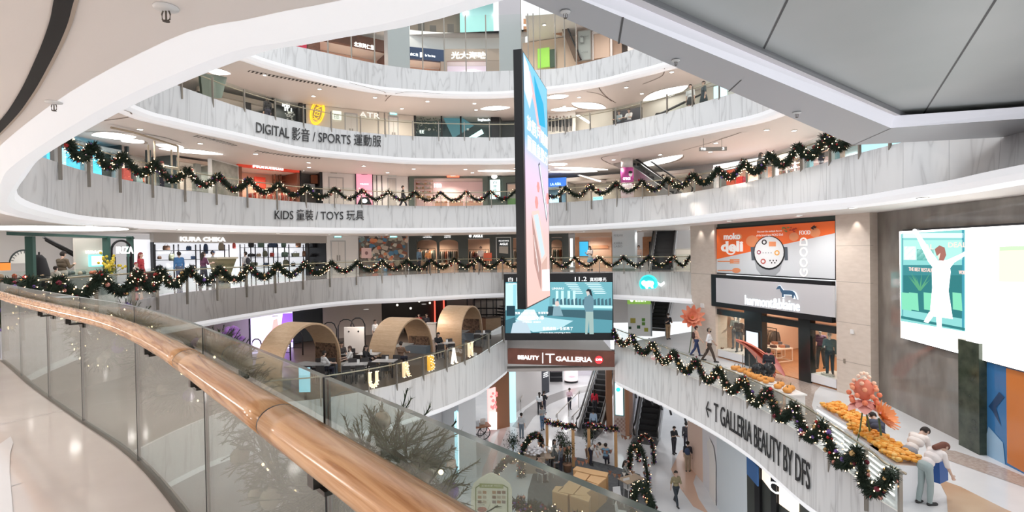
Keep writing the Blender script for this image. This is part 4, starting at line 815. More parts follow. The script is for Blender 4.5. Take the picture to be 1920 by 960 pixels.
def person(loc, rz, label, pz='stand', top=(.02, .02, .02), legs=(.03, .03, .05), sleeve='short', hair=HAIRC, long=False, shoes=(.05, .05, .05), h=1.68, skirt=None, mask=False, group=None, cap=None, bag=None):
    P = pose(pz); k = h/1.70; t = thing('person', label, 'person', loc, rz, group); t.scale = (k, k, k)
    link(P['me'], 'body', t)
    def piece(me, name, c):
        o = link(me, name, t); o.material_slots[0].link = 'OBJECT'; o.material_slots[0].material = cloth(c); return o
    piece(sub(P, ('torso', 'uarm', 'hip')+(('farm',) if sleeve == 'long' else ()), .014, 'top/'+sleeve), 'top', top)
    if skirt:
        m = MB(); c = P['P']; m.smooth = True; m.lathe((c.x, c.y, 0), [(.15, c.z+.06), (.19, c.z-.1), (.24, c.z-.35), (.22, c.z-.36)], 18); o = m.obj('skirt', cloth(skirt), t)
    else: piece(sub(P, ('hip', 'thigh', 'calf') if legs else (), .017 if 1 else 0, 'trousers', lambda c: True), 'trousers', legs)
    piece(sub(P, ('foot',), .010, 'shoe'), 'shoes', shoes)
    hd = P['hd']; Hi = P['Hm'].transposed(); o0 = hd(0, 0, 0)
    def hc(c): q = Hi @ (c-o0); return q.z > .165 or (q.y > .012 and q.z > .045 and (abs(q.x) < .079 or q.z > .14)) or (q.z > .145 and q.y > -.05)
    piece(sub(P, ('head', 'neck'), .016, 'hair', hc), 'hair', hair)
    if long:
        m = MB(); m.smooth = True; capsule(m, hd(0, .055, .12), hd(0, .085, -.13), .075, .06, 12); m.obj('long_hair', cloth(hair), t)
    if cap: m = MB(); m.smooth = True; c = hd(0, .0, .17); m.ball(c, .103, 14, 1, 1, .75); m.ball(hd(0, -.09, .165), .06, 10, 1, 1, .2); m.obj('cap', cloth(cap), t)
    if mask: piece(sub(P, ('head',), .006, 'mask', lambda c: (lambda q: q.z < .098 and q.z > .03 and q.y < -.02)(Hi @ (c-o0))), 'face_mask', mask)
    if bag: m = MB(); m.smooth = True; c = P['up'](0, .17, 1.2); m.ball(c, .17, 12, .95, .55, 1.25); m.obj('backpack', cloth(bag), t)
    return t
def on_ring(key, px, py, off): T = RING[key][0].off(off); p, n = T.pos(T.s_at(px, py)); return Vector((p.x, p.y, Z[key[0]])), atan2(n.y, n.x)-pi/2
# ================= SHOP KIT ==========================================================
def col(c, rough=.6): return mat('paint_%02d%02d%02d' % tuple(int(x*99) for x in c), c, rough)
def board(f, name, label, cat, x0, y0, x1, y1, mt, d=0, t=.12, rim=None, group=None):
    """a sign board, panel or poster with an optional rim, one thing"""
    r = wthing(name, label, cat, f.P((x0+x1)/2, (y0+y1)/2, d), group); m = MB(); f.box(m, x0, y0, x1, y1, d, d+t, mt); m.obj('panel', None, r)
    if rim:
        m = MB().m(rim); u0, z0, u1, z1 = f.rect(x0, y0, x1, y1, d); w = .06
        for q in ((u0-w, z0-w, u1+w, z0), (u0-w, z1, u1+w, z1+w), (u0-w, z0, u0, z1), (u1, z0, u1+w, z1)): f.boxuv(m, *q, d-.02, d+t)
        m.obj('rim', None, r)
    return r
def shop(l, label, x0, x1, yt, yh, head, back, depth=1.9, piers=(), pier=None, text=(), power=70, lc=(1, .9, .8), glass=False, name='storefront', zb=None, sides=True):
    x0 += .3; x1 -= .3; f = fc(l, x0, x1); z0 = Z[l]; r = wthing(name, label, 'shop', f.q(f.w/2, z0)); u0, zh, u1, zt = f.rect(x0, yt, x1, yh)
    m = MB(); f.boxuv(m.m(head), u0, zh, u1, max(zt, zh+.1), -.05, .25); m.obj('header', None, r)
    m = MB(); f.boxuv(m.m(back), u0, z0, u1, zh, depth, depth+.1); m.obj('back_wall', None, r)
    if sides:
        for u, e in ((u0, .06), (u1, -.06)): m = MB(); f.boxuv(m.m(pier or head), min(u, u+e), z0, max(u, u+e), zh, .0, depth); m.obj('side_wall', None, r)
        m = MB(); f.boxuv(m.m(CEILW), u0, zh+.02, u1, zh+.06, .25, depth); m.obj('shop_ceiling', None, r)
    for a, b in piers: m = MB(); f.box(m, a, yh, b, yh+40, -.04, .2, pier or head); m.v = []; m.f = []; m.mi = []; m.sm = []; ua, ub = f.uv(a, yh)[0], f.uv(b, yh)[0]; f.boxuv(m, ua, z0, ub, zh, -.04, .2); m.obj('pier', None, r)
    for t in text: f.text(t[0], t[1], t[2], t[3], t[4], t[5], r, -.10, bold=t[6] if len(t) > 6 else .01)
    if glass: m = MB(); f.boxuv(m.m(GLASS), u0, z0, u1, zh, .05, .065); m.obj('shop_glass', None, r)
    for k in range(max(1, int((u1-u0)/4))):
        if power: p = f.q(u0+(u1-u0)*(k+.5)/max(1, int((u1-u0)/4)), zh-.12, depth*.45); lamp(p.x, p.y, p.z, power, lc, .08)
    return f, r
def bag_proto(kind, c):
    t = thing('handbag' if kind != 'pack' else 'backpack', '', 'bag', (0, 0, 0)); m = MB(); m.smooth = False; M_ = col(c, .5)
    if kind == 'pack':
        m.smooth = True; m.lathe((0, 0, 0), [(.30, .0), (.40, .03), (.44, .25), (.42, .65), (.34, .88), (.18, .97)], 14, 1, .5); m.obj('body', M_, t)
        m = MB(); m.smooth = True; m.lathe((0, -.17, .08), [(.22, 0), (.27, .05), (.26, .33), (.18, .38)], 12, 1, .4); m.obj('front_pocket', M_, t); hz, hw = .93, .10
    elif kind == 'tote': m.hexa([(-.42, -.16, 0), (.42, -.16, 0), (.42, .16, 0), (-.42, .16, 0), (-.5, -.1, .62), (.5, -.1, .62), (.5, .1, .62), (-.5, .1, .62)]); m.obj('body', M_, t); hz, hw = .6, .24
    else:
        m.smooth = True; m.lathe((0, 0, 0), [(.40, 0), (.5, .06), (.5, .45), (.42, .68), (.3, .72)], 14, 1, .42); m.obj('body', M_, t); hz, hw = .68, .2
        m = MB(); m.box((0, -.2, .5), (.7, .06, .3)); m.obj('flap', M_, t)
    m = MB(); m.smooth = True; m.tube([Vector((hw*cos(a), 0, hz+.30*sin(a))) for a in [pi*k/8 for k in range(9)]], .025, 6); m.obj('handle', M_, t); return t
BAGP = {}
def bag(f, x, yb, wpx, hpx, kind, c, d, label, group=None):
    k = (kind, c)
    p = f.P(x, yb, d); w = abs((f.P(x+wpx/2, yb, d)-f.P(x-wpx/2, yb, d)).length)
    if k not in BAGP: BAGP[k] = bag_proto(kind, c); o = BAGP[k]; o.location = p
    else: o = dup(BAGP[k], p)
    o.rotation_euler = (0, 0, atan2(f.ux.y, f.ux.x)); o.scale = (w, w, w*hpx/wpx); o['label'] = label
    if group: o['group'] = group
    elif 'group' in o: del o['group']
    return o
GARM = {}
def garment(p, rz, c, label, group, s=1.0, wd=.42):
    k = c
    def mk():
        m = MB().m(cloth(c)); m.smooth = True; pr = [(.06, 0, .0), (.20, -.06, .032), (wd/2*1.0, -.30, .035), (wd/2*.98, -.62, .04), (wd/2*1.08, -.92, .045)]; b = len(m.v)
        for x, z, y in pr:
            for kx, ky in ((-1, -.5), (-.5, -1), (.5, -1), (1, -.5), (1, .5), (.5, 1), (-.5, 1), (-1, .5)): m.v.append(Vector((x*kx, y*ky, z)))
        for i in range(len(pr)-1):
            for j in range(8): m.face((b+i*8+j, b+i*8+(j+1) % 8, b+(i+1)*8+(j+1) % 8, b+(i+1)*8+j))
        m.face(range(b, b+8)); m.face(range(b+32, b+40))
        for sx in (-1, 1): m.tube([(sx*.19, 0, -.07), (sx*.27, 0, -.38), (sx*.28, 0, -.62)], .05, 8, True, [.04, .036, .034])
        m.tube([(0, 0, .0), (0, 0, .06), (.02, 0, .10), (-.01, 0, .12)], .006, 5); return m.mesh('hanging_garment')
    if k not in GARM: GARM[k] = mk()
    o = link(GARM[k], 'hanging_garment', None, label, 'clothes', group); o.location = p; o.rotation_euler = (0, 0, rz); o.scale = (s,)*3; return o
def rack(f, xa, xb, y, d, label, cols, group, glabel, z0, n=None, s=1.0):
    a, b = f.P(xa, y, d), f.P(xb, y, d); b.z = a.z; r = wthing('clothes_rail', label, 'clothes rail', ((a+b)/2).xyz*1.0)
    r.location.z = z0; m = MB(); m.tube([a, b], .018, 6); m.obj('bar', DARK, r)
    for q in (a, b): m = MB(); m.tube([q, Vector((q.x, q.y, z0))], .02, 6); m.tube([Vector((q.x, q.y, z0+.02))-f.n*.25, Vector((q.x, q.y, z0+.02))+f.n*.25], .02, 6); m.obj('stand', DARK, r)
    n = n or int((b-a).length/.15); rz = atan2(f.ux.y, f.ux.x)+pi/2-.2
    for i in range(n): p = a.lerp(b, (i+.6)/(n+.2)); garment(p-Vector((0, 0, .145*s)), rz+R.uniform(-.05, .05), cols[i % len(cols)], glabel, group, s)
def exit_sign(f, x0, y0, x1, y1, label, d=-.1):
    r = board(f, 'exit_sign', label, 'sign', x0, y0, x1, y1, em('exit_cyan', (.25, .85, .85), 1.1), d, .06, col((.7, .72, .72))); f.text('出口 EXIT', x0+1.5, x1-1.5, (y0+y1)/2, (y1-y0)*.5, em('white', (1, 1, 1)), r, d-.02, ext=.004); return r
def dbl_door(f, x0, y0, x1, label, z0, mt, d=-.03):
    """pair of flush doors with lever handles and closer box"""
    r = wthing('double_door', label, 'door', f.P((x0+x1)/2, y0)); ua, ub = f.uv(x0, y0, d)[0], f.uv(x1, y0, d)[0]; zt = f.uv((x0+x1)/2, y0, d)[1]; um = (ua+ub)/2
    for p, q in ((ua, um-.01), (um+.01, ub)): m = MB(); f.boxuv(m.m(mt), p, z0, q, zt, d, d+.05); dd = m.obj('door_leaf', None, r); m = MB(); f.boxuv(m.m(STEEL), (um-.12 if q < um else um+.05), z0+.95, (um-.05 if q < um else um+.12), z0+1.35, d-.05, d); m.obj('handle', None, dd)
    m = MB(); 
    for q in ((ua-.08, z0, ua, zt+.08), (ub, z0, ub+.08, zt+.08), (ua, zt, ub, zt+.08)): f.boxuv(m.m(col((.5, .5, .5))), *q, d-.02, d+.06)
    m.obj('door_frame', None, r); return r
def shelf_unit(f, label, xs, ys, d, z0, dep=.4, mt=DARK, name='shelf_unit', yt=None):
    r = wthing(name, label, 'shelf', f.P(sum(xs)/len(xs), ys[-1], d)); r.location.z = z0; zt = f.uv(xs[0], yt or ys[0], d)[1]
    for x in xs:
        m = MB(); u = f.uv(x, ys[0], d)[0]
        for dd in (d, d+dep): f.boxuv(m.m(mt), u-.025, z0, u+.025, zt, dd, dd+.05)
        m.obj('upright', None, r)
    ua, ub = f.uv(xs[0], ys[0], d)[0], f.uv(xs[-1], ys[0], d)[0]
    for y in ys: m = MB(); zz = f.uv((xs[0]+xs[-1])/2, y, d)[1]; f.boxuv(m.m(mt), ua, zz-.03, ub, zz, d, d+dep); m.obj('shelf_board', None, r)
    return r
def people_on(key, rows, py, off0=2.5):
    for x, off, h, lab, kw in rows:
        kw = dict(kw); rot = kw.pop('rz', 0); p, a = on_ring(key, x, py, off); person(p, a+rot, lab, h=h, **kw)
# ================= HOME GALLERY SHOPS (our own level, across the atrium) ============
f, r = shop('0', 'bright bag shop with white shelf wall behind the garland', 286, 612, 437, 455, mat('header_taupe', (.45, .42, .39), .5), mat('shelf_wall_added_glow', (.9, .9, .93), .5, emit=.55, ecol=(.9, .93, 1)), 2.0, [(286, 288), (577, 578.5)], DARK, [('KURA CHIKA', 338, 423, 448.5, 8, GW, .03)], 120, (1, .98, .96))  # white back wall given an added glow on top of the shop lamps
shelf_unit(f, 'black metal bag shelf unit on the left of the bright bag shop', [291, 335, 376, 430], [469, 486, 504], 1.2, 0, yt=458)
shelf_unit(f, 'wide black metal shelf grid full of bags right of the shop lettering', [459, 479, 503, 521, 542, 577, 605], [463.7, 481.5, 500], .9, 0, yt=458)
NAVY, OLIVE, KHAKI, BRN, BLK, GRN, REDC = (.03, .06, .13), (.14, .15, .10), (.32, .27, .20), (.20, .10, .06), (.02, .02, .025), (.12, .20, .16), (.45, .06, .05)
where = lambda row, pos: 'on the %s shelf of the bag shop, %s' % (row, pos)
for x, y, w, h, k, c, lab in ((312, 469, 14, 12, 'flap', BRN, 'brown briefcase on the top shelf at the left of the bag shop'), (354, 469, 10, 10, 'flap', NAVY, 'navy satchel on the top left shelf beside the brown briefcase'), (386, 476, 10, 18, 'pack', NAVY, 'navy backpack hanging high below the shop lettering'), (415, 470, 12, 14, 'pack', KHAKI, 'sandy backpack on the top shelf behind the green counter'), (299, 486, 8, 8, 'flap', BRN, 'small brown bag at the left end of the middle shelf'), (322, 489, 13, 14, 'pack', OLIVE, 'olive backpack on the middle left shelf behind the blue shirted shopper'), (362, 486, 8, 9, 'tote', NAVY, 'small navy tote on the middle left shelf'), (299, 504, 13, 9, 'flap', BLK, 'black flap bag on the lowest left shelf'), (362, 504, 10, 9, 'flap', BLK, 'black flap bag under the small navy tote'), (439, 466, 7, 10, 'pack', REDC, 'small red backpack between the two shelf units'),
    (471, 463.5, 12, 11, 'pack', BLK, 'charcoal backpack '+where('top', 'first in the wide grid')), (489.5, 463.5, 11, 12, 'tote', GRN, 'green tote '+where('top', 'beside the charcoal backpack')), (512, 463.5, 15, 10, 'tote', NAVY, 'navy tote '+where('top', 'under the wide header')), (532, 463.5, 10, 12, 'pack', GRN, 'green backpack '+where('top', 'left of the thick upright')), (559.5, 463.5, 11, 15, 'pack', BRN, 'brown backpack standing alone in its top compartment'), (591, 463.5, 15, 11, 'tote', BLK, 'black boat shaped tote in the top right compartment'),
    (471, 481.5, 13, 7, 'flap', BLK, 'black flat bag '+where('middle', 'first in the wide grid')), (485, 481.5, 9, 7, 'flap', KHAKI, 'sandy bag '+where('middle', 'second in the wide grid')), (497, 481.5, 10, 10, 'pack', OLIVE, 'olive backpack '+where('middle', 'third in the wide grid')), (510, 481.5, 8, 9, 'flap', REDC, 'red bag '+where('middle', 'the only red one')), (534, 481.5, 12, 10, 'flap', GRN, 'green rounded bag '+where('middle', 'left of the thick upright')), (554, 481.5, 13, 9, 'tote', OLIVE, 'olive tote '+where('middle', 'under the brown backpack')), (570, 481.5, 7, 9, 'pack', BRN, 'small brown backpack next to the olive tote'), (586.5, 481.5, 10, 6, 'flap', BLK, 'low black bag '+where('middle', 'under the boat shaped tote')), (600, 481.5, 5, 10, 'pack', BLK, 'narrow black backpack at the right end of the middle shelf'),
    (476, 500, 14, 10, 'flap', OLIVE, 'olive flap bag '+where('lowest', 'first in the wide grid')), (499, 500, 11, 8, 'flap', NAVY, 'navy flap bag '+where('lowest', 'in the wide grid')), (536, 500, 12, 11, 'pack', OLIVE, 'olive backpack '+where('lowest', 'left of the thick upright')), (550, 500, 7, 9, 'tote', BLK, 'black tote on the lowest shelf beside the thick upright'), (588.5, 500, 14, 11, 'tote', OLIVE, 'dark olive basket tote on the lowest shelf at the right')):
    bag(f, x, y, w, h, k, c, (1.4 if x < 445 else 1.1), lab)
r = wthing('display_counter', 'slatted gold and green tapered counter in front of the bag shop', 'counter', f.P(425, 520, -1.6)); r.location.z = 0
m = MB(); u0, u1 = f.uv(408, 495, -1.6)[0], f.uv(444, 495, -1.6)[0]; zt = f.uv(425, 482, -1.6)[1]
Q = [f.q(u0+.45, .1, -1.5), f.q(u1-.45, .1, -1.5), f.q(u1-.45, .1, -.9), f.q(u0+.45, .1, -.9), f.q(u0, zt-.1, -1.6), f.q(u1, zt-.1, -1.6), f.q(u1, zt-.1, -.8), f.q(u0, zt-.1, -.8)]
m.hexa(Q); m.obj('body', tex_mat('brushed_gold_green', 'Object', (.2, .2, 3), [(.3, (.16, .14, .08)), (.7, (.34, .30, .18))], 3, 3, rough=.25, metal=.6), r)
m = MB(); f.boxuv(m.m(mat('counter_top', (.5, .46, .36), .3)), u0-.06, zt-.1, u1+.06, zt, -1.66, -.74); m.obj('counter_top', None, r); m = MB(); f.boxuv(m.m(DARK), u0+.4, 0, u1-.4, .1, -1.52, -.88); m.obj('plinth', None, r)
people_on('0', [(336, 4.4, 1.68, 'shopper in a blue shirt facing the bag shelves', dict(top=(.05, .16, .36), legs=(.1, .12, .2), sleeve='long', rz=pi-.4)), (382, 2.6, 1.66, 'shopper in dark plum top left of the gold green counter', dict(top=(.10, .03, .07), pz='carry', long=True, rz=1.2)), (399, 4.8, 1.72, 'shopper with a blue cap behind the gold green counter', dict(top=(.45, .52, .55), cap=(.05, .10, .25), rz=.8)), (461, 3.6, 1.64, 'visitor in a pale top with a dark backpack before the bag grid', dict(top=(.5, .5, .52), bag=(.03, .03, .04), rz=pi)),
    (264, 3.4, 1.66, 'woman in a red coat standing by the arched black sign', dict(top=(.36, .03, .04), sleeve='long', skirt=(.40, .04, .05), hair=(.20, .03, .03), long=True, rz=.5)), (255, 2.7, 1.25, 'child in cream and red beside the woman in the red coat', dict(top=(.65, .55, .5), legs=(.35, .05, .05), hair=(.3, .04, .05), rz=.3)), (117, 3.8, 1.74, 'man in a brown jacket leaning by the escalator on the far left', dict(pz='phone', top=(.12, .09, .06), legs=(.45, .42, .38), sleeve='long', rz=1.4)), (104, 3.4, 1.2, 'child in a pale shirt beside the man in the brown jacket', dict(pz='carry', top=(.62, .58, .52), legs=(.3, .3, .3), rz=1.4))], 500)
# arched sign at the left
f2 = Face(FC['0'].off(-2.6).H(205, 475), FC['0'].off(-2.6).H(252, 475), 0, 3)
r = wthing('arched_sign_frame', 'black arched sign frame with tall white serif letters on the left', 'sign', f2.P(228, 510)); r.location.z = 0
m = MB(); u0, u1 = f2.uv(209, 480)[0], f2.uv(246, 480)[0]; za = f2.uv(228, 451)[1]; rr = (u1-u0)/2; m.tube([f2.q(u0, 0)]+[f2.q((u0+u1)/2-rr*cos(pi*k/14), za-rr+rr*sin(pi*k/14)) for k in range(15)]+[f2.q(u1, 0)], .05, 8); m.obj('arch', DARK, r)
m = MB()
for x in (216, 238, 243): u = f2.uv(x, 480)[0]; m.tube([f2.q(u, 0), f2.q(u, za-.7)], .022, 6)
m.obj('bars', DARK, r); f2.text('IRIZA', 218, 250, 469, 13, GW, r, -.1, bold=.02)
r = wthing('market_stall_frame', 'dark green timber stall frame with a long beam at the far left', 'stall', f2.P(60, 510)); r.location.z = 0; DGR = mat('dark_green_timber', (.03, .09, .075), .5)
f3 = Face(FC['0'].off(-2.2).H(14, 470), FC['0'].off(-2.2).H(250, 470), 0, 3); m = MB(); m.m(DGR); m.hexa([f3.P(12, 441, 0), f3.P(252, 448, 0), f3.P(252, 448, .25), f3.P(12, 441, .25), f3.P(12, 434, 0), f3.P(252, 445, 0), f3.P(252, 445, .25), f3.P(12, 434, .25)]); m.obj('beam', None, r)
for x, w in ((62, 6), (204, 3.5), (248, 2.5)): m = MB(); ua, ub = f3.uv(x-w/2, 480)[0], f3.uv(x+w/2, 480)[0]; f3.boxuv(m.m(DGR), ua, 0, ub, f3.uv(x, 443)[1], -.05, .22); m.obj('post', None, r)
f4 = fc('0', 0, 285); board(f4, 'wall_panel', 'plain beige wall panel behind the small lettering and lit menu', 'panel', 141, 447, 203, 512, col((.50, .47, .42)), -.2, .1)
board(f4, 'wall_panel', 'bright white shop wall between the arched sign and the bag shelves', 'panel', 250, 449, 286, 512, mat('shelf_wall_added_glow'), .2, .1)
r = wthing('small_shop_sign', 'small glowing lettering on the beige panel at the far left', 'sign', f4.P(180, 472, -.3)); f4.text('KURA CHIK', 161, 201, 472.5, 5, GW, r, -.3, bold=.04)
r = board(f4, 'menu_lightbox', 'lit menu panel with a cyan rim below the small lettering', 'lightbox', 171, 480, 198, 497, em('menu', (.85, .98, .97), 1.1), -.5, .08, em('menu_rim', (.15, .75, .72), 1.0)); m = MB()
for k in range(5): f4.prect(m, col((.12, .2, .2)), 174, 483+k*2.8, 195, 484+k*2.8, .52+.01)
m.obj('menu_text', None, r)
r = wthing('escalator', 'dark escalator rising behind the two visitors at the far left', 'escalator', f4.P(120, 500, .2)); r.location.z = 0
m = MB(); m.hexa([f4.P(84, 452, .3), f4.P(170, 500, .3), f4.P(170, 500, 1.4), f4.P(84, 452, 1.4), f4.P(84, 446, .3), f4.P(176, 497, .3), f4.P(176, 497, 1.4), f4.P(84, 446, 1.4)]); m.obj('truss', mat('escalator_dark', (.03, .028, .026), .4), r)
m = MB(); m.tube([f4.P(82, 445, .2), f4.P(182, 497, .2), f4.P(190, 497, .2)], .06, 8); m.obj('handrail', DARK, r)
r = wthing('round_fan_sign', 'white half round sign with a dark ticked rim at the far left edge', 'sign', f4.P(25, 490, -.4)); m = MB(); f4.poly(m, col((.03, .04, .04)), [(25+29*cos(pi+pi*k/16), 494+26*sin(pi+pi*k/16)) for k in range(17)], .5); f4.poly(m, col((.72, .70, .66)), [(25+26*cos(pi+pi*k/16), 494+23*sin(pi+pi*k/16)) for k in range(17)], .51)
for k in range(1, 12): a = pi+pi*k/12; f4.poly(m, col((.03, .04, .04)), [(25+26*cos(a-.03), 494+23*sin(a-.03)), (25+26*cos(a+.03), 494+23*sin(a+.03)), (25+21*cos(a+.03), 494+18.5*sin(a+.03)), (25+21*cos(a-.03), 494+18.5*sin(a-.03))], .52)
m.obj('disc', None, r)
r = wthing('flower_vase', 'yellow flowers in a slim dark vase before the arched sign', 'flowers', f2.P(207, 512, -.5)); r.location.z = 0; m = MB(); u, zz = f2.uv(207, 500, -.5); c = f2.q(u, 0, -.5); m.smooth = True; m.lathe(c, [(.10, 0), (.13, .2), (.07, .7), (.09, .8)], 12); m.obj('vase', col((.03, .04, .04)), r)
m = MB(); 
for k in range(46): q = Vector((R.gauss(0, .22), R.gauss(0, .18), 1.25+R.gauss(0, .18))); m.m(col((.55, .42, .03))); m.ball(c+q, .06, 6); m.m(col((.12, .16, .03))); m.tube([c+Vector((0, 0, .75)), c+q], .008, 4)
m.obj('blooms', None, r)
# white wall with doors, exit sign
DW = mat('door_white', (.78, .75, .72), .5); f = fc('0', 612, 672); m = MB(); f.boxuv(m, f.uv(612, 470)[0], 0, f.uv(672, 470)[0], 2.75, .0, .2); m.obj('wall_door_recess', WHITE, kind='structure')
dbl_door(f, 622, 453, 646, 'pale double door with steel handles between bag shop and poster wall', 0, DW); exit_sign(f, 627, 440, 640, 445, 'cyan exit sign above the pale double door beside the bag shop')
# collage wall
f = fc('0', 672, 766); r = board(f, 'collage_hoarding', 'colourful collage hoarding with a small pink square, left of the clothes shop', 'hoarding', 674, 446, 765, 512, col((.25, .20, .17)), 0, .15); m = MB()
CC = [(.62, .16, .08), (.10, .25, .40), (.50, .42, .32), (.75, .30, .14), (.12, .10, .09), (.58, .48, .40), (.24, .32, .30), (.66, .60, .50), (.30, .12, .08), (.78, .62, .50)]
for k in range(150):
    x, y = R.uniform(674, 763), R.uniform(442, 506); s = R.uniform(2, 7); a = R.uniform(0, 6)
    f.poly(m, col(R.choice(CC)), [(min(765, max(673, x+s*cos(a+t)*R.uniform(.6, 1.2))), min(510, max(441, y+s*.9*sin(a+t)*R.uniform(.6, 1.2)))) for t in (0, 1.1, 2.2, 3.3, 4.6)], .006+k*.0009)
m.obj('collage', None, r); m = MB(); f.prect(m, col((.84, .58, .56)), 676, 465, 695, 484, .17); f.oval(m, col((.35, .2, .2)), 685.5, 474.5, 3, 3.4, 10, .175); m.obj('pink_square', None, r)
exit_sign(f, 731, 440, 744, 445, 'cyan exit sign in front of the collage hoarding', -.5)
# dark green clothes shop
DKG = mat('dark_green_shopfront', (.055, .065, .06), .45); f, r = shop('0', 'dark green clothes shop with arched openings, left of the hanging screen', 766, 1066, 438, 447, DKG, mat('warm_shop_back', (.60, .42, .32), .6), 2.2, [(766, 781), (819, 823), (859, 877), (918, 931), (958, 962), (1016, 1034), (1054, 1066)], DKG, [('AIGLE', 887, 905, 442.5, 5, GW, .03), ('AIGLE', 978, 998, 442.5, 5, GW, .03)], 110, (1, .82, .64))
m = MB(); f.oval(m, GW, 882, 442.5, 2.6, 2.6, 14, .1); f.poly(m, DKG, [(881, 440.5), (881.6, 440.5), (883.4, 444.5), (882.6, 444.5)], .11); m.obj('emblem', None, r)
for x0, x1 in ((782, 819), (823, 859), (1034, 1054)):
    m = MB().m(DKG); xm = (x0+x1)/2; q = []
    for s in (-1, 1):
        pts = [(xm+s*(x1-x0)/2, 446), (xm+s*(x1-x0)/2, 458)]+[(xm+s*(x1-x0)/2*cos(a), 456-7*sin(a)) for a in [pi/2*k/8 for k in range(9)]]+[(xm, 446)]
        uv = [f.uv(x, y) for x, y in pts]; m.plate(f.q(0, 0, -.02), f.ux, f.uz, -f.n, uv, .2)
    m.obj('arch_spandrel', None, r)
for t, x0, x1, y in (('HOMMES', 796, 806, 442), ('FEMMES', 833, 845, 442), ('& ACCESSOIRES', 793, 809, 444.8), ('& BOTTES', 833, 845, 444.8)): f.text(t, x0, x1, y, 1.8, GW, r, -.08, ext=.004)
CLO = [(.55, .22, .10), (.62, .50, .40), (.12, .14, .12), (.70, .62, .55), (.20, .16, .12), (.40, .12, .06), (.75, .58, .48), (.08, .09, .10)]
rack(f, 786, 816, 466, 1.2, 'clothes rail in the first arch of the dark green shop', CLO[:5], 'clothes in the first arch', 'garment hanging in the first arch of the dark green clothes shop', 0)
rack(f, 824, 858, 468, 1.0, 'clothes rail in the second arch of the dark green shop', CLO[2:], 'clothes in the second arch', 'garment hanging in the second arch of the dark green clothes shop', 0)
rack(f, 879, 916, 468, 1.1, 'clothes rail behind the wide window under the glowing name', CLO[::-1], 'clothes in the wide window', 'garment hanging in the wide window of the dark green clothes shop', 0)
rack(f, 962, 1014, 466, 1.0, 'clothes rail partly hidden behind the hanging screen', CLO[3:], 'clothes right of the shop poster', 'garment hanging right of the framed poster in the dark green shop', 0)
rack(f, 1035, 1053, 464, 1.0, 'short clothes rail in the arch just right of the hanging screen', CLO[1:6], 'clothes in the last arch', 'garment hanging in the last arch of the dark green shop', 0)
shelf_unit(f, 'warm lit shelf column between the arches and the wide window', [860, 868, 876], [452, 462, 474, 487], .6, 0, .3, col((.35, .22, .14)), yt=447)
r = board(f, 'framed_poster', 'dark framed shop poster with pale letters near the hanging screen', 'poster', 931.5, 446, 957, 487, col((.035, .045, .045)), -.08, .1, col((.55, .58, .56))); f.text('AIGLE', 937, 952, 457.5, 4, GW, r, -.2); f.text('SINCE 1853 FRANCE', 935, 954, 451.5, 2.2, GW, r, -.2, ext=.004); m = MB(); f.poly(m, col((.40, .38, .34)), [(936, 462), (953, 462), (953, 476), (936, 474)], .10+.06); m.obj('photo', None, r)
r = board(f, 'sale_stand', 'orange red notice stand in front of the dark green shop', 'notice stand', 907, 474, 922, 489, col((.65, .12, .06)), -.9, .06); m = MB(); u, zz = f.uv(914, 489, -.9); m.tube([f.q(u, 0, -.87), f.q(u, zz, -.87)], .03, 8); f.boxuv(m, u-.25, 0, u+.25, .03, -1.1, -.65); m.obj('pole', STEEL, r)
people_on('0', [(889, 4.9, 1.70, 'shopper in maroon crouching by the wide clothes window', dict(pz='bend', top=(.12, .03, .04), sleeve='long', rz=1.2)), (786, 4.6, 1.76, 'person in a blue jacket in the first arch of the dark green shop', dict(top=(.12, .20, .28), sleeve='long', rz=.6)), (803, 4.4, 1.66, 'shopper in orange in the first arch of the dark green shop', dict(pz='carry', top=(.60, .26, .10), sleeve='long', rz=-.5)), (902, 4.2, 1.78, 'assistant in white in the wide window of the dark green shop', dict(top=(.75, .70, .68), legs=(.25, .2, .2)))], 500)
# right of the hanging screen: timber lined shop, column, escalator
f, r = shop('0', 'timber lined shop with a blue picture right of the hanging screen', 1078, 1148, 436, 444, col((.62, .45, .34)), mat('peach_shop_wall'), 2.0, [(1078, 1086)], wood('orange_timber', (.42, .18, .08), (.56, .28, .14), .4), (), 100, (1, .85, .70))
board(f, 'picture_panel', 'bright blue abstract picture in the timber lined shop', 'picture', 1086, 453, 1103, 480, em('blue', (.05, .45, .75), .8), .5, .06, col((.4, .25, .15))); board(f, 'light_column', 'slim white light column left of the timber lined shop', 'light', 1069, 447, 1074, 500, em('pale', (.9, .9, .88), .9), -.3, .2)
r = board(f, 'wall_notice', 'small orange notice on the timber lined shop wall', 'notice', 1110, 460, 1140, 466, col((.66, .34, .2)), 1.9, .04)
people_on('0', [(1107, 2.4, 1.68, 'woman with long dark hair and blue skirt by the timber lined shop', dict(pz='phone', top=(.65, .60, .58), skirt=(.35, .55, .72), long=True, rz=-.6)), (1198, 4.5, 1.66, 'visitor in a peach top beside the escalator opening', dict(top=(.6, .42, .35), legs=(.3, .3, .35)))], 500)
fcol = Face(RING['0'][0].off(1.6).H(1148, 470), RING['0'][0].off(1.6).H(1190, 470), 0, 2.75); r = wthing('advert_column', 'pale square column with faint lettering left of the escalator', 'column', fcol.P(1168, 500)); r.location.z = 0
m = MB(); fcol.boxuv(m.m(tex_mat('pale_gradient_panel', 'Object', (1, 1, 1), [(.3, (.60, .66, .70)), (.7, (.74, .76, .78))], .5, 1, rough=.3)), 0, 0, fcol.w, 2.74, 0, 1.0); m.obj('shaft', None, r)
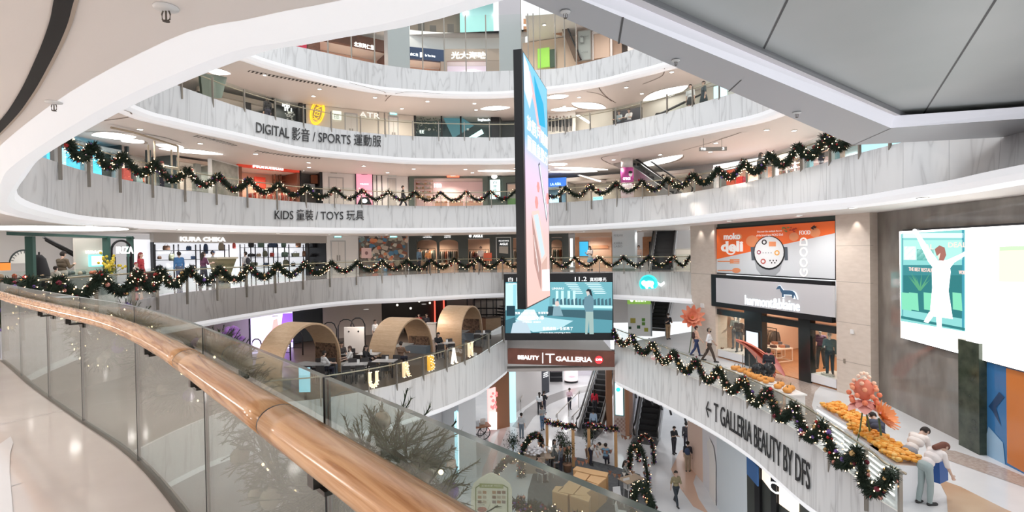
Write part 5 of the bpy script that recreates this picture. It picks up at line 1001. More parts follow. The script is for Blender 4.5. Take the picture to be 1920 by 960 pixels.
for t, x0, x1, y, h in (('MOBLANE', 1151, 1168, 441.5, 4), ('KARA', 1151, 1167, 456, 4), ('LABO', 1151, 1167, 462, 4)): fcol.text(t, x0, x1, y, h, col((.42, .44, .46)), r, -.02, ext=.004)
m = MB(); fcol.boxuv(m.m(mat('column_base_green', (.30, .36, .33), .3)), -.02, 0, fcol.w+.02, .14, -.03, 1.03); m.obj('base', None, r)
def escalator(P0, P1, w, side, label, rail=.95, steps=True, glass=None, tread=mat('escalator_tread', (.05, .05, .052), .45, .5)):
    """moving stairs from P0 (low) to P1 (high); side: unit vector across"""
    P0, P1 = Vector(P0), Vector(P1); r = wthing('escalator', label, 'escalator', P0); d = P1-P0; hd = V2(d).normalized(); L = V2(d).length; s = side*(w/2)
    m = MB(); n = max(6, int(L/.38))
    for i in range(n):
        a = P0+d*(i/n); b = P0+d*((i+1)/n); rise = d.z/n
        m.add([a-s, a+s, a+s+Vector((0, 0, rise)), a-s+Vector((0, 0, rise)), b-s, b+s], [(0, 1, 2, 3), (3, 2, 5, 4)])
    m.obj('steps', tread, r)
    for k in (-1, 1):
        q = s*k*1.16; m = MB(); up = Vector((0, 0, 1)); lo = Vector((0, 0, -.55))
        m.hexa([P0+q*.9+lo-hd*.6, P1+q*.9+lo, P1+q*1.08+lo, P0+q*1.08+lo-hd*.6, P0+q*.9+up*.16-hd*.6, P1+q*.9+up*.25, P1+q*1.08+up*.25, P0+q*1.08+up*.16-hd*.6]); m.obj('skirt_panel', mat('escalator_skirt', (.42, .42, .42), .35, .6), r)
        m = MB(); a, b = P0+q, P1+q; m.add([a+up*.16-hd*.3, b+up*.2, b+up*rail, a+up*rail-hd*.3], [(0, 1, 2, 3)]); m.obj('side_glass', glass or GLASS, r)
        m = MB(); m.smooth = True; m.tube([a+up*.18-hd*.55, a+up*.35-hd*.85, a+up*.65-hd*.92, a+up*(rail-.05)-hd*.7, a+up*rail-hd*.3, b+up*rail], .06, 8); m.obj('handrail', mat('rubber_black', (.02, .02, .02), .5), r)
    m = MB(); m.add([P0-s*1.3-hd*.1, P0+s*1.3-hd*.1, P0+s*1.3-hd*1.6, P0-s*1.3-hd*1.6], [(0, 1, 2, 3)]); o = m.obj('comb_plate', mat('comb_plate', (.25, .25, .25), .35, .7), r); o.location.z += .008; return r
a = RING['0'][0].off(3.0).H(1240, 480); escalator((a.x, a.y, 0), (a.x+2.3, a.y+6.0, 4.5), 1.3, Vector((.93, -.36, 0)), 'dark escalator climbing from the home gallery left of the beige pillar')
m = MB(); f = fc('0', 1150, 1298); f.box(m, 1150, 436, 1190, 512, .4, .6, WHITE); f.boxuv(m, f.uv(1205, 470)[0], 0, f.uv(1226, 470)[0], 2.7, .5, .7); m.obj('wall_escalator_lobby', kind='structure')
board(f, 'timber_wall_panel', 'orange timber wall panel behind the escalator opening', 'panel', 1205, 444, 1228, 490, MATS['orange_timber'], .3, .1); board(f, 'dark_screen', 'dark upright screen beside the escalator on the timber wall', 'screen', 1217, 453, 1224, 484, DARK, .1, .1)
board(f, 'notice_boards', 'cream notice boards at the railing end beside the pillar', 'notice board', 1268, 468, 1296, 505, col((.70, .67, .60)), -2.6, .06, col((.5, .48, .44)))

p = f2.P(74, 512, -.2); t = thing('coat_stand', 'black draped coat stand beside the dark green post at the far left', 'coat stand', (p.x, p.y, 0)); m = MB(); m.smooth = True; m.lathe((0, 0, .05), [(.42, 0), (.40, .3), (.30, 1.0), (.20, 1.45), (.08, 1.6)], 14); m.obj('black_coats', cloth((.015, .015, .018)), t); m = MB(); m.tube([(0, 0, 0), (0, 0, 1.75)], .03, 6); m.obj('pole', DARK, t)
for x, y, w, c, lab in ((120, 520, 2.2, (.20, .22, .21), 'grey glass topped counter below the leaning man at the far left'), (20, 516, 1.6, (.05, .06, .06), 'black display counter at the left edge beside the round sign'), (172, 523, 1.6, (.30, .34, .32), 'pale green glass counter before the lit menu panel')):
    p = f2.P(x, y, 0); t = thing('display_counter', lab, 'counter', (p.x, p.y, 0), .5); m = MB(); m.box((0, 0, .42), (w, .6, .84)); m.obj('body', col(c), t); m = MB(); m.box((0, 0, .95), (w, .6, .2)); m.obj('glass_case', GLASS, t)
    for k in range(int(w/.35)): m = MB(); m.smooth = True; m.lathe((-w/2+.2+k*.35, 0, .845), [(.07, 0), (.08, .08), (.03, .14)], 8); m.obj('goods', col(R.choice(((.45, .12, .06), (.5, .4, .3), (.1, .12, .12)))), t)
p = f2.P(10, 498, -.3); r = wthing('orange_lamp_box', 'small orange lit box at the left edge above the black counter', 'lamp', p); m = MB(); f2.box(m, 2, 493, 20, 507, -.3, .1, em('orange_box', (.75, .22, .04), .8)); m.obj('shade', None, r); m = MB(); f2.box(m, 2, 491.5, 20, 493, -.32, .12, DARK); m.obj('cap', None, r)
# ================= KIDS GALLERY (one floor up) =======================================
CY = em('cyan_panel', (.10, .62, .85), .9); CYL = em('pale_cyan_panel', (.55, .85, .92), .9); GP = col((.45, .48, .50), .3)
f, r = shop('1', 'cyan lit glass shop at the start of the upper garland on the left', 90, 226, 268, 276, col((.5, .6, .65)), mat('cyan_back', (.4, .62, .68), .5), .9, [(100, 108), (156, 172), (214, 224)], GP, (), 60, (.8, .95, 1), sides=False)
for x0, x1, mt in ((90, 100, CY), (108, 124, CYL), (124, 156, CY), (172, 190, CY), (190, 214, col((.05, .10, .10)))): m = MB(); u0, u1 = f.uv(x0, 300, .3)[0], f.uv(x1, 300, .3)[0]; f.boxuv(m.m(mt), u0, 4.5, u1, f.uv(x0, 276, .3)[1], .3, .36); m.obj('glowing_panel', None, r)
f, r = shop('1', 'bright toy shop with red stock behind the metal ride frame', 226, 330, 272, 280, WHITE, mat('toy_shop_back', (.72, .62, .56), .6), 2.0, [(238, 241), (277, 282)], mat('pier_teal', (.07, .10, .11), .4), (), 110)
for x0, y0, x1, y1, c, n, lab in ((228, 316, 250, 326, (.55, .10, .08), 'toy_stack', 'red toy boxes stacked left of the metal ride frame'), (252, 324, 272, 336, (.30, .42, .42), 'toy_stack', 'pale teal toy boxes beside the red ones'), (266, 322, 272, 338, (.75, .16, .08), 'toy_bin', 'narrow bright red bin between the toy boxes')):
    m = MB(); u0, z0, u1, z1 = f.rect(x0, y0, x1, y1, -.2); r2 = wthing(n, lab, 'toys', f.q((u0+u1)/2, 4.5, 0)); k = 3
    for i in range(k): m = MB(); f.boxuv(m.m(col(tuple(min(1, q*(1+.25*i)) for q in c))), u0+.05*i, 4.5+(z1-4.5)*i/k, u1-.07*i, 4.5+(z1-4.5)*(i+1)/k, -.3+.04*i, .3); m.obj('box', None, r2)
o2 = RING['1'][0].off(2.0); a, b = o2.H(290, 300), o2.H(334, 300); r = wthing('ride_frame', 'tall bronze tube frame of a small ride behind the upper garland', 'ride', a); r.location.z = 4.5; m = MB()
for p in (a, b, a+Vector((-.9, .9, 0)), b+Vector((-.9, .9, 0))): m.tube([Vector((p.x, p.y, 4.5)), Vector((p.x, p.y, 7.0))], .05, 8)
m.obj('posts', BRASS, r); m = MB(); c = o2.H(210, 300); m.tube([Vector((c.x, c.y, 7.1)), Vector(((a.x+c.x)/2, (a.y+c.y)/2, 7.15)), Vector((a.x, a.y, 7.1)), Vector((b.x, b.y, 7.0)), Vector((b.x, b.y, 6.9))], .05, 8); m.tube([Vector((a.x, a.y, 5.9)), Vector((b.x, b.y, 5.9))], .04, 8); m.obj('top_bar', BRASS, r)
f, r = shop('1', 'pale shop with a tall doorway between the ride frame and the grey panel', 330, 396, 300, 306, col((.62, .50, .42)), mat('toy_shop_back'), 1.8, [(330, 336), (366, 376)], col((.30, .32, .30)), (), 90)
f1 = Face(RING['1'][0].off(2.6).H(398, 340), RING['1'][0].off(3.6).H(446, 340), 4.5, 7); r = board(f1, 'angled_screen_back', 'grey angled panel with a pale edge beside the red toy shop', 'panel', 398, 306, 446, 366, tex_mat('mottled_grey_panel', 'Object', (1, 1, 1), [(.3, (.16, .17, .15)), (.7, (.30, .30, .27))], 2, 3), 0, .2, col((.62, .62, .60)))
RD = mat('shop_red', (.62, .06, .03), .4, emit=.25, ecol=(.7, .06, .03))
f, r = shop('1', 'red headed toy and clothes shop with rounded white letters', 446, 561, 306, 318, RD, mat('peach_toy_back', (.80, .50, .38), .6), 2.4, [(446, 453), (556, 561)], BRN and col((.25, .10, .06)), [('Mononittu', 474, 531, 312.5, 9, GW, .03)], 170, (1, .82, .68))
board(f, 'red_wall_panel', 'plain red panel on the back wall of the red headed shop', 'panel', 478, 332, 498, 356, RD, 2.2, .1)
shelf_unit(f, 'brown picture shelves at the right inside the red headed shop', [516, 527, 538, 547], [326, 338, 350], 1.8, 4.5, .35, col((.30, .14, .08)))
rack(f, 518, 550, 358, .5, 'clothes rail at the right front of the red headed shop', [(.70, .30, .25), (.80, .70, .65), (.62, .10, .06), (.75, .45, .38)], 'clothes in the red headed shop', 'small garment on the rail in the red headed shop', 4.5, s=.75)
for i, (x0, x1, y, lab) in enumerate(((468, 480, 364, 'left'), (486, 500, 362, 'middle'), (503, 516, 364, 'right'))):
    r2 = wthing('toy_table', '%s display table of red and cream boxes in the red headed shop' % lab, 'table', f.P((x0+x1)/2, y, .6)); r2.location.z = 4.5; u0, u1 = f.uv(x0, y, .6)[0], f.uv(x1, y, .6)[0]; m = MB(); f.boxuv(m.m(col((.6, .42, .30))), u0, 5.15, u1, 5.22, .4, 1.0); m.obj('top', None, r2)
    for q in (u0+.03, u1-.03): m = MB(); f.boxuv(m.m(col((.6, .42, .30))), q-.03, 4.5, q+.03, 5.15, .45, .95); m.obj('leg', None, r2)
    for k in range(4): m = MB(); h = R.uniform(.15, .35); w = (u1-u0)/4; f.boxuv(m.m(col(((.65, .08, .05), (.75, .62, .55), (.72, .30, .22))[(k+i) % 3])), u0+w*k+.02, 5.222, u0+w*(k+1)-.02, 5.222+h, .5, .85); o = m.obj('toy_box', None, None, 'boxed toy %s on the %s display table of the red headed shop' % (('at the left end', 'second from the left', 'third from the left', 'at the right end')[k], lab), 'toy')
f, r = shop('1', 'narrow dark shopfront with a white cat mask sign right of the red shop', 562, 604, 310, 313, DARK, mat('dim_shop_back', (.22, .20, .18), .6), 1.6, [(562, 564), (599, 604)], DARK, (), 50)
m = MB(); MS = em('mask', (.92, .95, 1), 1.2)
f.poly(m, MS, [(565, 313), (568, 315.5), (575, 315.5), (578, 313), (577.5, 319), (575, 321), (572, 319.5), (569, 321), (565.5, 319)], .12); f.oval(m, DARK, 569, 318, 1.2, 1, 8, .13); f.oval(m, DARK, 574, 318, 1.2, 1, 8, .13); m.obj('mask_sign', None, r)
m = MB()
for k in range(26): f.poly(m, col(R.choice(CC)), [(582+R.uniform(0, 16), 330+R.uniform(0, 12)) for _ in range(3)], -1.0+.001*k)
m.v = []; m.f = []; m.mi = []; m.sm = []
m = MB(); f.box(m, 583, 328, 598, 344, 1.0, 1.2, col((.4, .14, .07))); f.box(m, 570, 345, 590, 362, .8, 1.0, col((.5, .52, .55))); m.obj('window_goods', None, r)
f = fc('1', 604, 668); m = MB(); f.boxuv(m, 0, 4.5, f.w, 7.24, 0, .2); m.obj('wall_kids_doors', WHITE, kind='structure'); dbl_door(f, 618, 334, 642, 'white double service door between the mask sign shop and the pink poster', 4.5, DW)
r = board(f, 'door_sign', 'small grey plate above the white double service door', 'sign', 620, 319, 632, 325, col((.45, .42, .40)), -.05, .05)
f = fc('1', 668, 765); r = board(f, 'pink_poster', 'tall pink poster lightbox with dark horned badge on the kids gallery', 'poster', 668, 314, 698, 386, mat('poster_pink', (.85, .35, .45), .4, emit=.55, ecol=(.95, .35, .48)), -.1, .15, DARK); m = MB()
f.poly(m, DARK, [(672, 318), (676, 322), (690, 322), (694, 318), (694, 325), (688, 328), (678, 328), (672, 325)], .13); f.oval(m, mat('poster_pink'), 679, 325, 1.5, 1.5, 8, .14); f.oval(m, mat('poster_pink'), 687, 325, 1.5, 1.5, 8, .14); f.poly(m, DARK, [(669, 384), (676, 370), (690, 370), (697, 384)], .13); f.oval(m, em('mask'), 683, 377, 5, 4, 14, .14); m.obj('badge_picture', None, r); f.text('WELCOME', 675, 691, 345, 2.5, GW, r, -.14, ext=.003)
m = MB(); f.boxuv(m.m(WHITE), f.uv(699, 350)[0], 4.5, f.w, 7.24, .0, .2)
for x in (706.5, 716): u = f.uv(x, 350)[0]; f.boxuv(m.m(BLACK), u-.03, 4.5, u+.03, 7.24, -.01, .01)
m.obj('wall_kids_white', kind='structure'); exit_sign(f, 729, 323, 742, 329, 'cyan exit sign above the walker in black on the kids gallery'); dbl_door(f, 728, 336, 741, 'narrow grey door under the exit sign on the kids gallery', 4.5, col((.55, .53, .50)))
GH = mat('dark_sage_header', (.10, .13, .11), .5)
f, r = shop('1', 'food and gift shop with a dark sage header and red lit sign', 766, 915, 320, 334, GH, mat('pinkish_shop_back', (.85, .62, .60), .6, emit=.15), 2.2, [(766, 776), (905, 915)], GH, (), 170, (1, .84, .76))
r2 = board(f, 'lit_sign', 'red and white glowing sign on the dark sage header', 'sign', 838, 324, 861, 332, em('red_sign', (1, .16, .08), 1.4), -.25, .15); m = MB(); f.prect(m, GW, 845, 325, 854, 331, .28); f.oval(m, em('red_sign', (1, .16, .08), 1.4), 866, 327, 2.6, 2.6, 12, .28); m.obj('sign_mark', None, r2); f.text('有你', 846, 853, 328, 4.5, em('red_sign'), r2, -.30, ext=.004)
r2 = wthing('wall_sign', 'white glowing lettering inside the food and gift shop', 'sign', f.P(822, 348, 2.0)); f.text('180', 814, 828, 348, 8, GW, r2, 2.0, bold=.04)
shelf_unit(f, 'pale lit display shelves at the left of the food and gift shop', [779, 795, 811], [338, 346, 354, 362, 371], .6, 4.5, .35, col((.70, .55, .45)))
for i, y in enumerate((346, 354, 362, 371)):
    for k in range(7): u, zz = f.uv(781+k*4.2, y, .75); m = MB(); h = R.uniform(.12, .22); m.smooth = True; m.lathe(f.q(u, zz+.004, .8), [(.09, 0), (.10, h*.7), (.05, h)], 8); m.obj('packet', col(R.choice(((.80, .70, .60), (.6, .2, .12), (.75, .5, .3), (.85, .8, .75)))), None, 'small packet on the pale lit shelves of the food and gift shop', 'packet', 'packets on the pale lit shelves')
for i, (x0, x1, lab) in enumerate(((815, 838, 'left'), (842, 868, 'middle'), (872, 902, 'right'))):
    r2 = wthing('food_counter', '%s glass fronted counter in the food and gift shop' % lab, 'counter', f.P((x0+x1)/2, 385, .4)); r2.location.z = 4.5; u0, u1 = f.uv(x0, 370, .3)[0], f.uv(x1, 370, .3)[0]
    m = MB(); f.boxuv(m.m(col((.75, .45, .32))), u0, 4.5, u1, 5.25, .3, .9); m.obj('base', None, r2); m = MB(); f.boxuv(m.m(GLASS), u0, 5.25, u1, 5.65, .3, .9); m.obj('glass_case', None, r2)
    n = 8
    for k in range(n): m = MB(); m.smooth = True; m.lathe(f.q(u0+(u1-u0)*(k+.5)/n, 5.255, .6), [(.09, 0), (.11, .05), (.09, .12), (.02, .16)], 8); m.obj('cake', col(R.choice(((.80, .68, .55), (.55, .28, .15), (.8, .42, .35)))), None, 'small cake inside the %s glass counter of the food and gift shop' % lab, 'cake', 'cakes in the %s counter' % lab)
f = fc('1', 915, 1000); r = board(f, 'kiosk_sign', 'cyan white lit standing sign with dark characters left of the hanging screen', 'sign', 919, 337, 938, 373, em('kiosk', (.72, .95, .95), 1.1), -.2, .15, GH); m = MB(); f.oval(m, GW, 928, 332, 5.5, 4.2, 18, .25); m.obj('round_light', None, r); f.text('白', 925, 931, 342, 5, DARK, r, -.24); f.text('甜', 925, 931, 349, 5, DARK, r, -.24); f.text('品', 925, 931, 356, 5, DARK, r, -.24)
m = MB(); f.boxuv(m.m(GH), 0, 4.5, f.w, 7.2, .1, .3); m.obj('wall_kids_dark', kind='structure'); r = board(f, 'framed_window', 'dark framed window with green plants left of the hanging screen', 'window display', 951, 344, 975, 386, col((.24, .26, .24)), -.02, .08, DARK); m = MB(); f.prect(m, col((.55, .42, .34)), 952, 346, 973, 360, .05); f.prect(m, col((.10, .22, .08)), 952, 372, 973, 384, .05); m.obj('window_picture', None, r)
f, r = shop('1', 'blue signed shop just right of the hanging screen on the kids gallery', 1000, 1062, 334, 350, em('blue_header', (.02, .12, .45), .7), mat('dim_blue_back', (.18, .28, .34), .5), 1.6, [(1048, 1052)], DARK, [('LA ASIA', 1032, 1052, 345, 5, em('blue_letters', (.35, .6, 1), 1.3), .02)], 60, (.85, .95, 1))
m = MB(); f.boxuv(m.m(em('pale_blue_window', (.45, .68, .82), .8)), f.uv(1030, 365, .5)[0], 4.5, f.uv(1047, 365, .5)[0], 5.6, .5, .6); m.obj('lit_window', None, r)
f, r = shop('1', 'dim wide shop behind the lowest right leaf lights', 1062, 1163, 330, 337, col((.55, .50, .44)), mat('dim_grey_back', (.42, .38, .33), .6), 1.8, [(1062, 1064)], col((.4, .38, .34)), (), 90)
r = wthing('escalator_underside', 'pale sloping escalator underside with a lit edge over the kids gallery', 'escalator', f.P(1110, 340, -1)); m = MB(); m.hexa([f.P(1086, 331, -.6), f.P(1134, 344, -.6), f.P(1134, 344, 1), f.P(1086, 331, 1), f.P(1086, 327, -.6), f.P(1138, 339, -.6), f.P(1138, 339, 1), f.P(1086, 327, 1)]); m.obj('truss', mat('leaf_light_rim'), r); m = MB(); f.poly(m, LEAF, [(1088, 330), (1093, 330), (1132, 341), (1130, 343)], .62); m.obj('light_strip', None, r)
r = board(f, 'cyan_sign_reflection', 'painted reflection of a cyan sign low on the kids gallery right of centre', 'sign', 1112, 369, 1130, 375, em('cyan_sign_reflection', (.3, .85, .95), 1.0), -.6, .05); f.text('MOOV', 1113, 1129, 372, 3.6, col((.05, .25, .3)), r, -.64, ext=.003)  # glowing board stands in for a sign's reflection in the glass
cc = RING['1'][0].off(2.2).H(1176, 345); r = wthing('round_advert_column', 'round column wrapped in a magenta advert over a pale base', 'column', (cc.x, cc.y, 4.5)); q = (cc.y)/1000*12.0; zz = lambda y: EYE.z+(463.5-y)/1000*cc.y
m = MB(); m.smooth = True; m.cyl((cc.x, cc.y, zz(345)), zz(315)-zz(345), q, 28); m.obj('magenta_wrap', mat('magenta', (.56, .08, .36), .4), r); m = MB(); m.smooth = True; m.cyl((cc.x, cc.y, 4.5), zz(345)-4.5, q*.98, 28); m.obj('lower_wrap', tex_mat('pale_pink_wrap', 'Object', (1, 1, 3), [(.3, (.72, .55, .62)), (.7, (.80, .76, .78))], 2, 2), r); m = MB(); m.smooth = True; m.cyl((cc.x, cc.y, zz(315)), 7.26-zz(315), q*.9, 28); m.obj('shaft', WHITE, r)
fr = Face((cc.x-1, cc.y-q-.03), (cc.x+1, cc.y-q-.03), 4, 7); fr.text('crocs', 1168, 1182, 335, 5, GW, r, 0, ext=.008, bold=.02); fr.text('NEW STYLE', 1167, 1184, 344, 3.6, GW, r, 0, ext=.005)
m = MB(); m.v = []; fr.oval(m, mat('magenta_pale', (.85, .8, .85), .5), 1182, 327, 3.5, 4.5, 14, .03); fr.oval(m, BLACK, 1182, 323, 4, 2.5, 12, .034); m.obj('face_mark', None, r)
a = RING['1'][0].off(2.6).H(1262, 350); escalator((a.x, a.y, 4.5), (a.x-3.6, a.y+5.0, 9.0), 1.2, Vector((.8, .58, 0)), 'escalator rising behind the garland right of the magenta column')
f, r = shop('1', 'dark curved opening behind the escalator of the kids gallery', 1186, 1300, 322, 328, col((.42, .36, .32)), mat('dim_grey_back'), 2.0, (), None, (), 80)
f, r = shop('1', 'shop with a curved glowing header and a red front right of the escalator', 1338, 1436, 302, 313, em('curved_header', (.95, .95, 1), .9), mat('peach_toy_back'), 1.6, [(1338, 1344), (1378, 1382), (1430, 1436)], col((.55, .58, .6)), (), 130, (1, .9, .82), sides=False)
for x0, x1, lab, c in ((1362, 1377, 'tall red panel behind the garland on the right of the kids gallery', (.55, .10, .05)), (1380, 1392, 'bright red display box on the right of the kids gallery', (.72, .05, .04)), (1393, 1400, 'slim crimson display box beside the bright red one', (.5, .05, .10))):
    board(f, 'display_box', lab, 'display', x0, 318 if x0 < 1370 else 331, x1, 346, col(c), -.4, .12)
f, r = shop('1', 'brightly lit beauty shop with filled shelves near the grey platform', 1436, 1512, 288, 298, em('pale_header', (.95, .88, .84), .7), mat('pinkish_shop_back'), 1.6, [(1450, 1455), (1504, 1509)], col((.6, .62, .65)), (), 150, (1, .9, .85), sides=False)
shelf_unit(f, 'lit shelves of small goods in the beauty shop near the grey platform', [1458, 1474, 1490, 1503], [300, 308, 316, 324], .8, 4.5, .3, col((.75, .62, .55)))
for y in (300, 308, 316, 324):
    for k in range(9): u, zz = f.uv(1460+k*4.8, y, .95); m = MB(); h = R.uniform(.12, .2); m.smooth = True; m.lathe(f.q(u, zz+.004, .95), [(.05, 0), (.05, h*.7), (.02, h*.75), (.02, h)], 8); m.obj('bottle', col(R.choice(((.8, .3, .25), (.85, .8, .75), (.25, .35, .4), (.7, .55, .3)))), None, 'small bottle on the lit shelves of the beauty shop near the grey platform', 'bottle', 'bottles on the lit beauty shelves')
f, r = shop('1', 'glass fronted shop with a pale teal pillar under the platform corner', 1512, 1600, 262, 272, col((.6, .68, .7)), mat('pale_teal_back', (.62, .72, .74), .5), 1.5, [(1514, 1519), (1566, 1570)], col((.2, .38, .42)), (), 150, (.95, 1, 1), sides=False)
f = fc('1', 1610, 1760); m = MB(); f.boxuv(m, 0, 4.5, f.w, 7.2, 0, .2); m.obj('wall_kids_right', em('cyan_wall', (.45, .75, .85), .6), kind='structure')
people_on('1', [(304, 2.6, 1.68, 'person with red brown hair sitting high on the metal ride', dict(top=(.30, .33, .32), hair=(.15, .03, .03), rz=1.0)), (755, 2.8, 1.72, 'walker all in black crossing the kids gallery', dict(pz='walk', rz=1.5, sleeve='long')), (1427, 2.0, 1.72, 'person in black with a pale skirt behind the garland on the right', dict(long=True, legs=(.4, .4, .4), rz=pi)), (1580, 1.6, 1.70, 'person in a tan checked coat at the right end of the garland', dict(top=(.50, .40, .32), legs=(.5, .4, .33), sleeve='long', rz=2.6)), (1540, 2.4, 1.66, 'person in dark clothes carrying a bag under the platform corner', dict(pz='carry', long=True, rz=2)), (1243, 3.6, 1.70, 'shopper in black standing by the escalator of the kids gallery', dict(rz=pi))], 340)
# ================= DIGITAL GALLERY (two floors up) ===================================
f2p = Face(RING['2'][0].off(1.4).H(378, 200), RING['2'][0].off(2.2).H(426, 200), 9, 12); r = wthing('curved_panel', 'grey green curved panel hanging at the left of the digital gallery', 'panel', f2p.P(400, 160)); m = MB(); m.smooth = True
for dd in (0, .15): pass
q = [f2p.P(x, y, .0+.5*sin((x-376)/50*pi)) for x, y in ((376, 137), (388, 138), (400, 140), (412, 142), (426, 145))]; q2 = [f2p.P(x, y, .0+.5*sin((x-376)/50*pi)) for x, y in ((380, 182), (390, 182), (400, 183), (410, 184), (416, 184))]
m.sheet(q, q2); m.sheet([p-f2p.n*.12 for p in q], [p-f2p.n*.12 for p in q2]); m.obj('panel', mat('grey_green_panel', (.18, .23, .20), .35), r)
f, r = shop('2', 'dark fronted shop at the left of the digital gallery', 372, 512, 178, 187, col((.42, .38, .33)), mat('dim_grey_back'), 1.8, [(385, 390), (460, 470)], DARK, (), 100)
f, r = shop('2', 'dark glass shop with white lettering beside the yellow oval sign', 512, 574, 183, 188, DARK, mat('dark_back', (.07, .08, .08), .5), 1.5, [(512, 516), (561, 567)], DARK, [('SPIN', 529, 543, 197, 7, GW, .03), ('ST 1', 533, 547, 205, 7, GW, .02)], 40)
m = MB()
for k in range(30): x, y = R.uniform(545, 562), R.uniform(197, 222); f.oval(m, col((.5, .52, .5)), x, y, R.uniform(.8, 2.2), R.uniform(.8, 2), 7, -.9+.001*k)
m.obj('window_picture', None, r)
f = fc('2', 574, 776); m = MB(); f.boxuv(m.m(mat('pale_cream_wall', (.76, .70, .62), .5)), 0, 9, f.w, 11.74, 0, .2); m.m(col((.35, .33, .30)))
for x in (709, 721): u = f.uv(x, 220)[0]; f.boxuv(m, u-.05, 9, u+.05, 11.74, -.02, .02)
m.obj('wall_digital_cream', kind='structure')
NY = em('neon_yellow', (1, .58, .03), 1.0); r = wthing('neon_sign', 'tilted yellow oval neon sign on the cream wall', 'sign', f.P(595, 212)); t = radians(14); c = f.P(595, 211, -.12); u, zz = f.uv(595, 211, -.12); k = .0385
m = MB(); m.tube([f.q(u+(.42*cos(a)*cos(t)+.84*sin(a)*sin(t)), zz+(-.42*cos(a)*sin(t)+.84*sin(a)*cos(t)), -.12) for a in [2*pi*i/30 for i in range(31)]], .05, 6); m.tube([f.q(u+(.32*cos(a)*cos(t)+.72*sin(a)*sin(t)), zz+(-.32*cos(a)*sin(t)+.72*sin(a)*cos(t)), -.12) for a in [2*pi*i/30 for i in range(31)]], .025, 6); m.obj('neon_tube', NY, r); m = MB(); f.boxuv(m.m(col((.42, .38, .32))), u-.3, zz-.5, u+.3, zz+.5, -.05, 0); m.obj('back_plate', None, r)
text_on('KEEN', f.q(u, zz, -.14), f.ux*sin(t)+f.uz*cos(t), -f.ux*cos(t)+f.uz*sin(t), f.n, .34, NY, 'lettering', r, w=1.05)
r = board(f, 'blank_lightbox', 'pale lightbox with the letters EB on the cream wall', 'lightbox', 624, 208, 640, 224, em('eb', (.8, .85, .78), .7), -.15, .1); f.text('EB', 626, 636, 219, 7, col((.6, .6, .55)), r, -.2); f.text('ATR', 674, 712, 216, 10, em('dim_letters', (.9, .9, .85), .55), r, -.1, bold=0); exit_sign(f, 731, 208, 744, 215, 'cyan exit sign on the cream wall of the digital gallery'); dbl_door(f, 730, 220, 745, 'pale service door under the cyan exit sign of the digital gallery', 9, DW); dbl_door(f, 648, 214, 668, 'pale double door between the two pale sign letterings', 9, DW)
f, r = shop('2', 'dark glass electronics shop with foliage and blue reflections', 776, 936, 199, 206, col((.10, .11, .11)), mat('teal_dark_back', (.05, .10, .11), .3), 1.7, [(776, 779), (826, 829), (862, 865), (920, 936)], DARK, [('logitech', 896, 919, 225, 6, em('sign_letters'), .03)], 60, (.8, .95, 1), True)
m = MB()
for k in range(110): x, y = R.uniform(780, 826), R.uniform(208, 248); a = R.uniform(0, 3); f.poly(m, col(R.choice(((.10, .16, .10), (.30, .34, .30), (.06, .10, .07), (.55, .58, .55)))), [(x+2.6*cos(a), y+2.6*sin(a)), (x+.9*cos(a+1.6), y+.9*sin(a+1.6)), (x-2.6*cos(a), y-2.6*sin(a)), (x-.9*cos(a+1.6), y-.9*sin(a+1.6))], -.5+.001*k)
m.obj('foliage_display', None, r); m = MB(); f.poly(m, em('tech_glow', (.70, .95, .98), 1.1), [(878, 256), (904, 240), (908, 248), (890, 258)], -.4); f.poly(m, em('tech_blue', (.07, .20, .25), .5), [(830, 215), (860, 212), (890, 232), (850, 256)], -.6); f.text('EE', 787, 795, 247, 6, GW, r, .35); m.obj('lit_products', None, r)
f, r = shop('2', 'dark panelled shop beside the hanging screen on the digital gallery', 936, 1010, 206, 214, col((.35, .34, .31)), mat('dark_back'), 1.2, [(966, 976)], col((.12, .13, .12)), (), 30)
f = fc('2', 1010, 1145); m = MB(); f.boxuv(m.m(mat('pale_cream_wall')), 0, 9, f.w, 11.74, .6, .8); m.obj('wall_digital_right', kind='structure')
r = board(f, 'group_poster', 'white poster of a row of dark dressed figures right of the hanging screen', 'poster', 1027, 205, 1079, 250, col((.80, .77, .72)), 0, .1); m = MB()
for k in range(7): x = 1031+k*6.6; y = 219+(k % 2)*1.5; f.oval(m, col((.30, .22, .18)), x, y, 1.6, 2.2, 10); f.poly(m, BLACK, [(x-3, y+3), (x+3, y+3), (x+2.4, y+18), (x-2.4, y+18)]); f.poly(m, BLACK, [(x-2, y+18), (x-.4, y+18), (x-.6, y+27), (x-2, y+27)]); f.poly(m, BLACK, [(x+.4, y+18), (x+2, y+18), (x+2, y+27), (x+.6, y+27)])
m.obj('figures_picture', None, r)
r = wthing('glowing_ramp_edge', 'glowing curved counter edge near the seated couple', 'counter', f.P(1105, 240, -1.5)); r.location.z = 9; u0, u1 = f.uv(1092, 235, -1.5)[0], f.uv(1140, 235, -1.5)[0]; m = MB(); f.boxuv(m.m(col((.62, .58, .52))), u0, 9, u1, 9.95, -1.5, -.7); m.obj('counter_body', None, r); m = MB(); f.poly(m, LEAF, [(1091, 225), (1097, 224), (1119, 238), (1115, 240)], 1.53); m.obj('light_edge', None, r)
f3_ = Face(RING['2'][0].off(1.6).H(1142, 215), RING['2'][0].off(1.6).H(1192, 215), 9, 11); r = wthing('bench', 'dark high backed bench with a couple, right of the hanging screen', 'bench', f3_.P(1167, 230)); r.location.z = 9; m = MB(); f3_.boxuv(m.m(col((.06, .06, .07))), 0, 9, f3_.w, 10.45, .75, .95); m.obj('back', None, r); m = MB(); f3_.boxuv(m.m(col((.12, .12, .13))), 0, 9, f3_.w, 9.44, .2, .75); m.obj('seat', None, r)
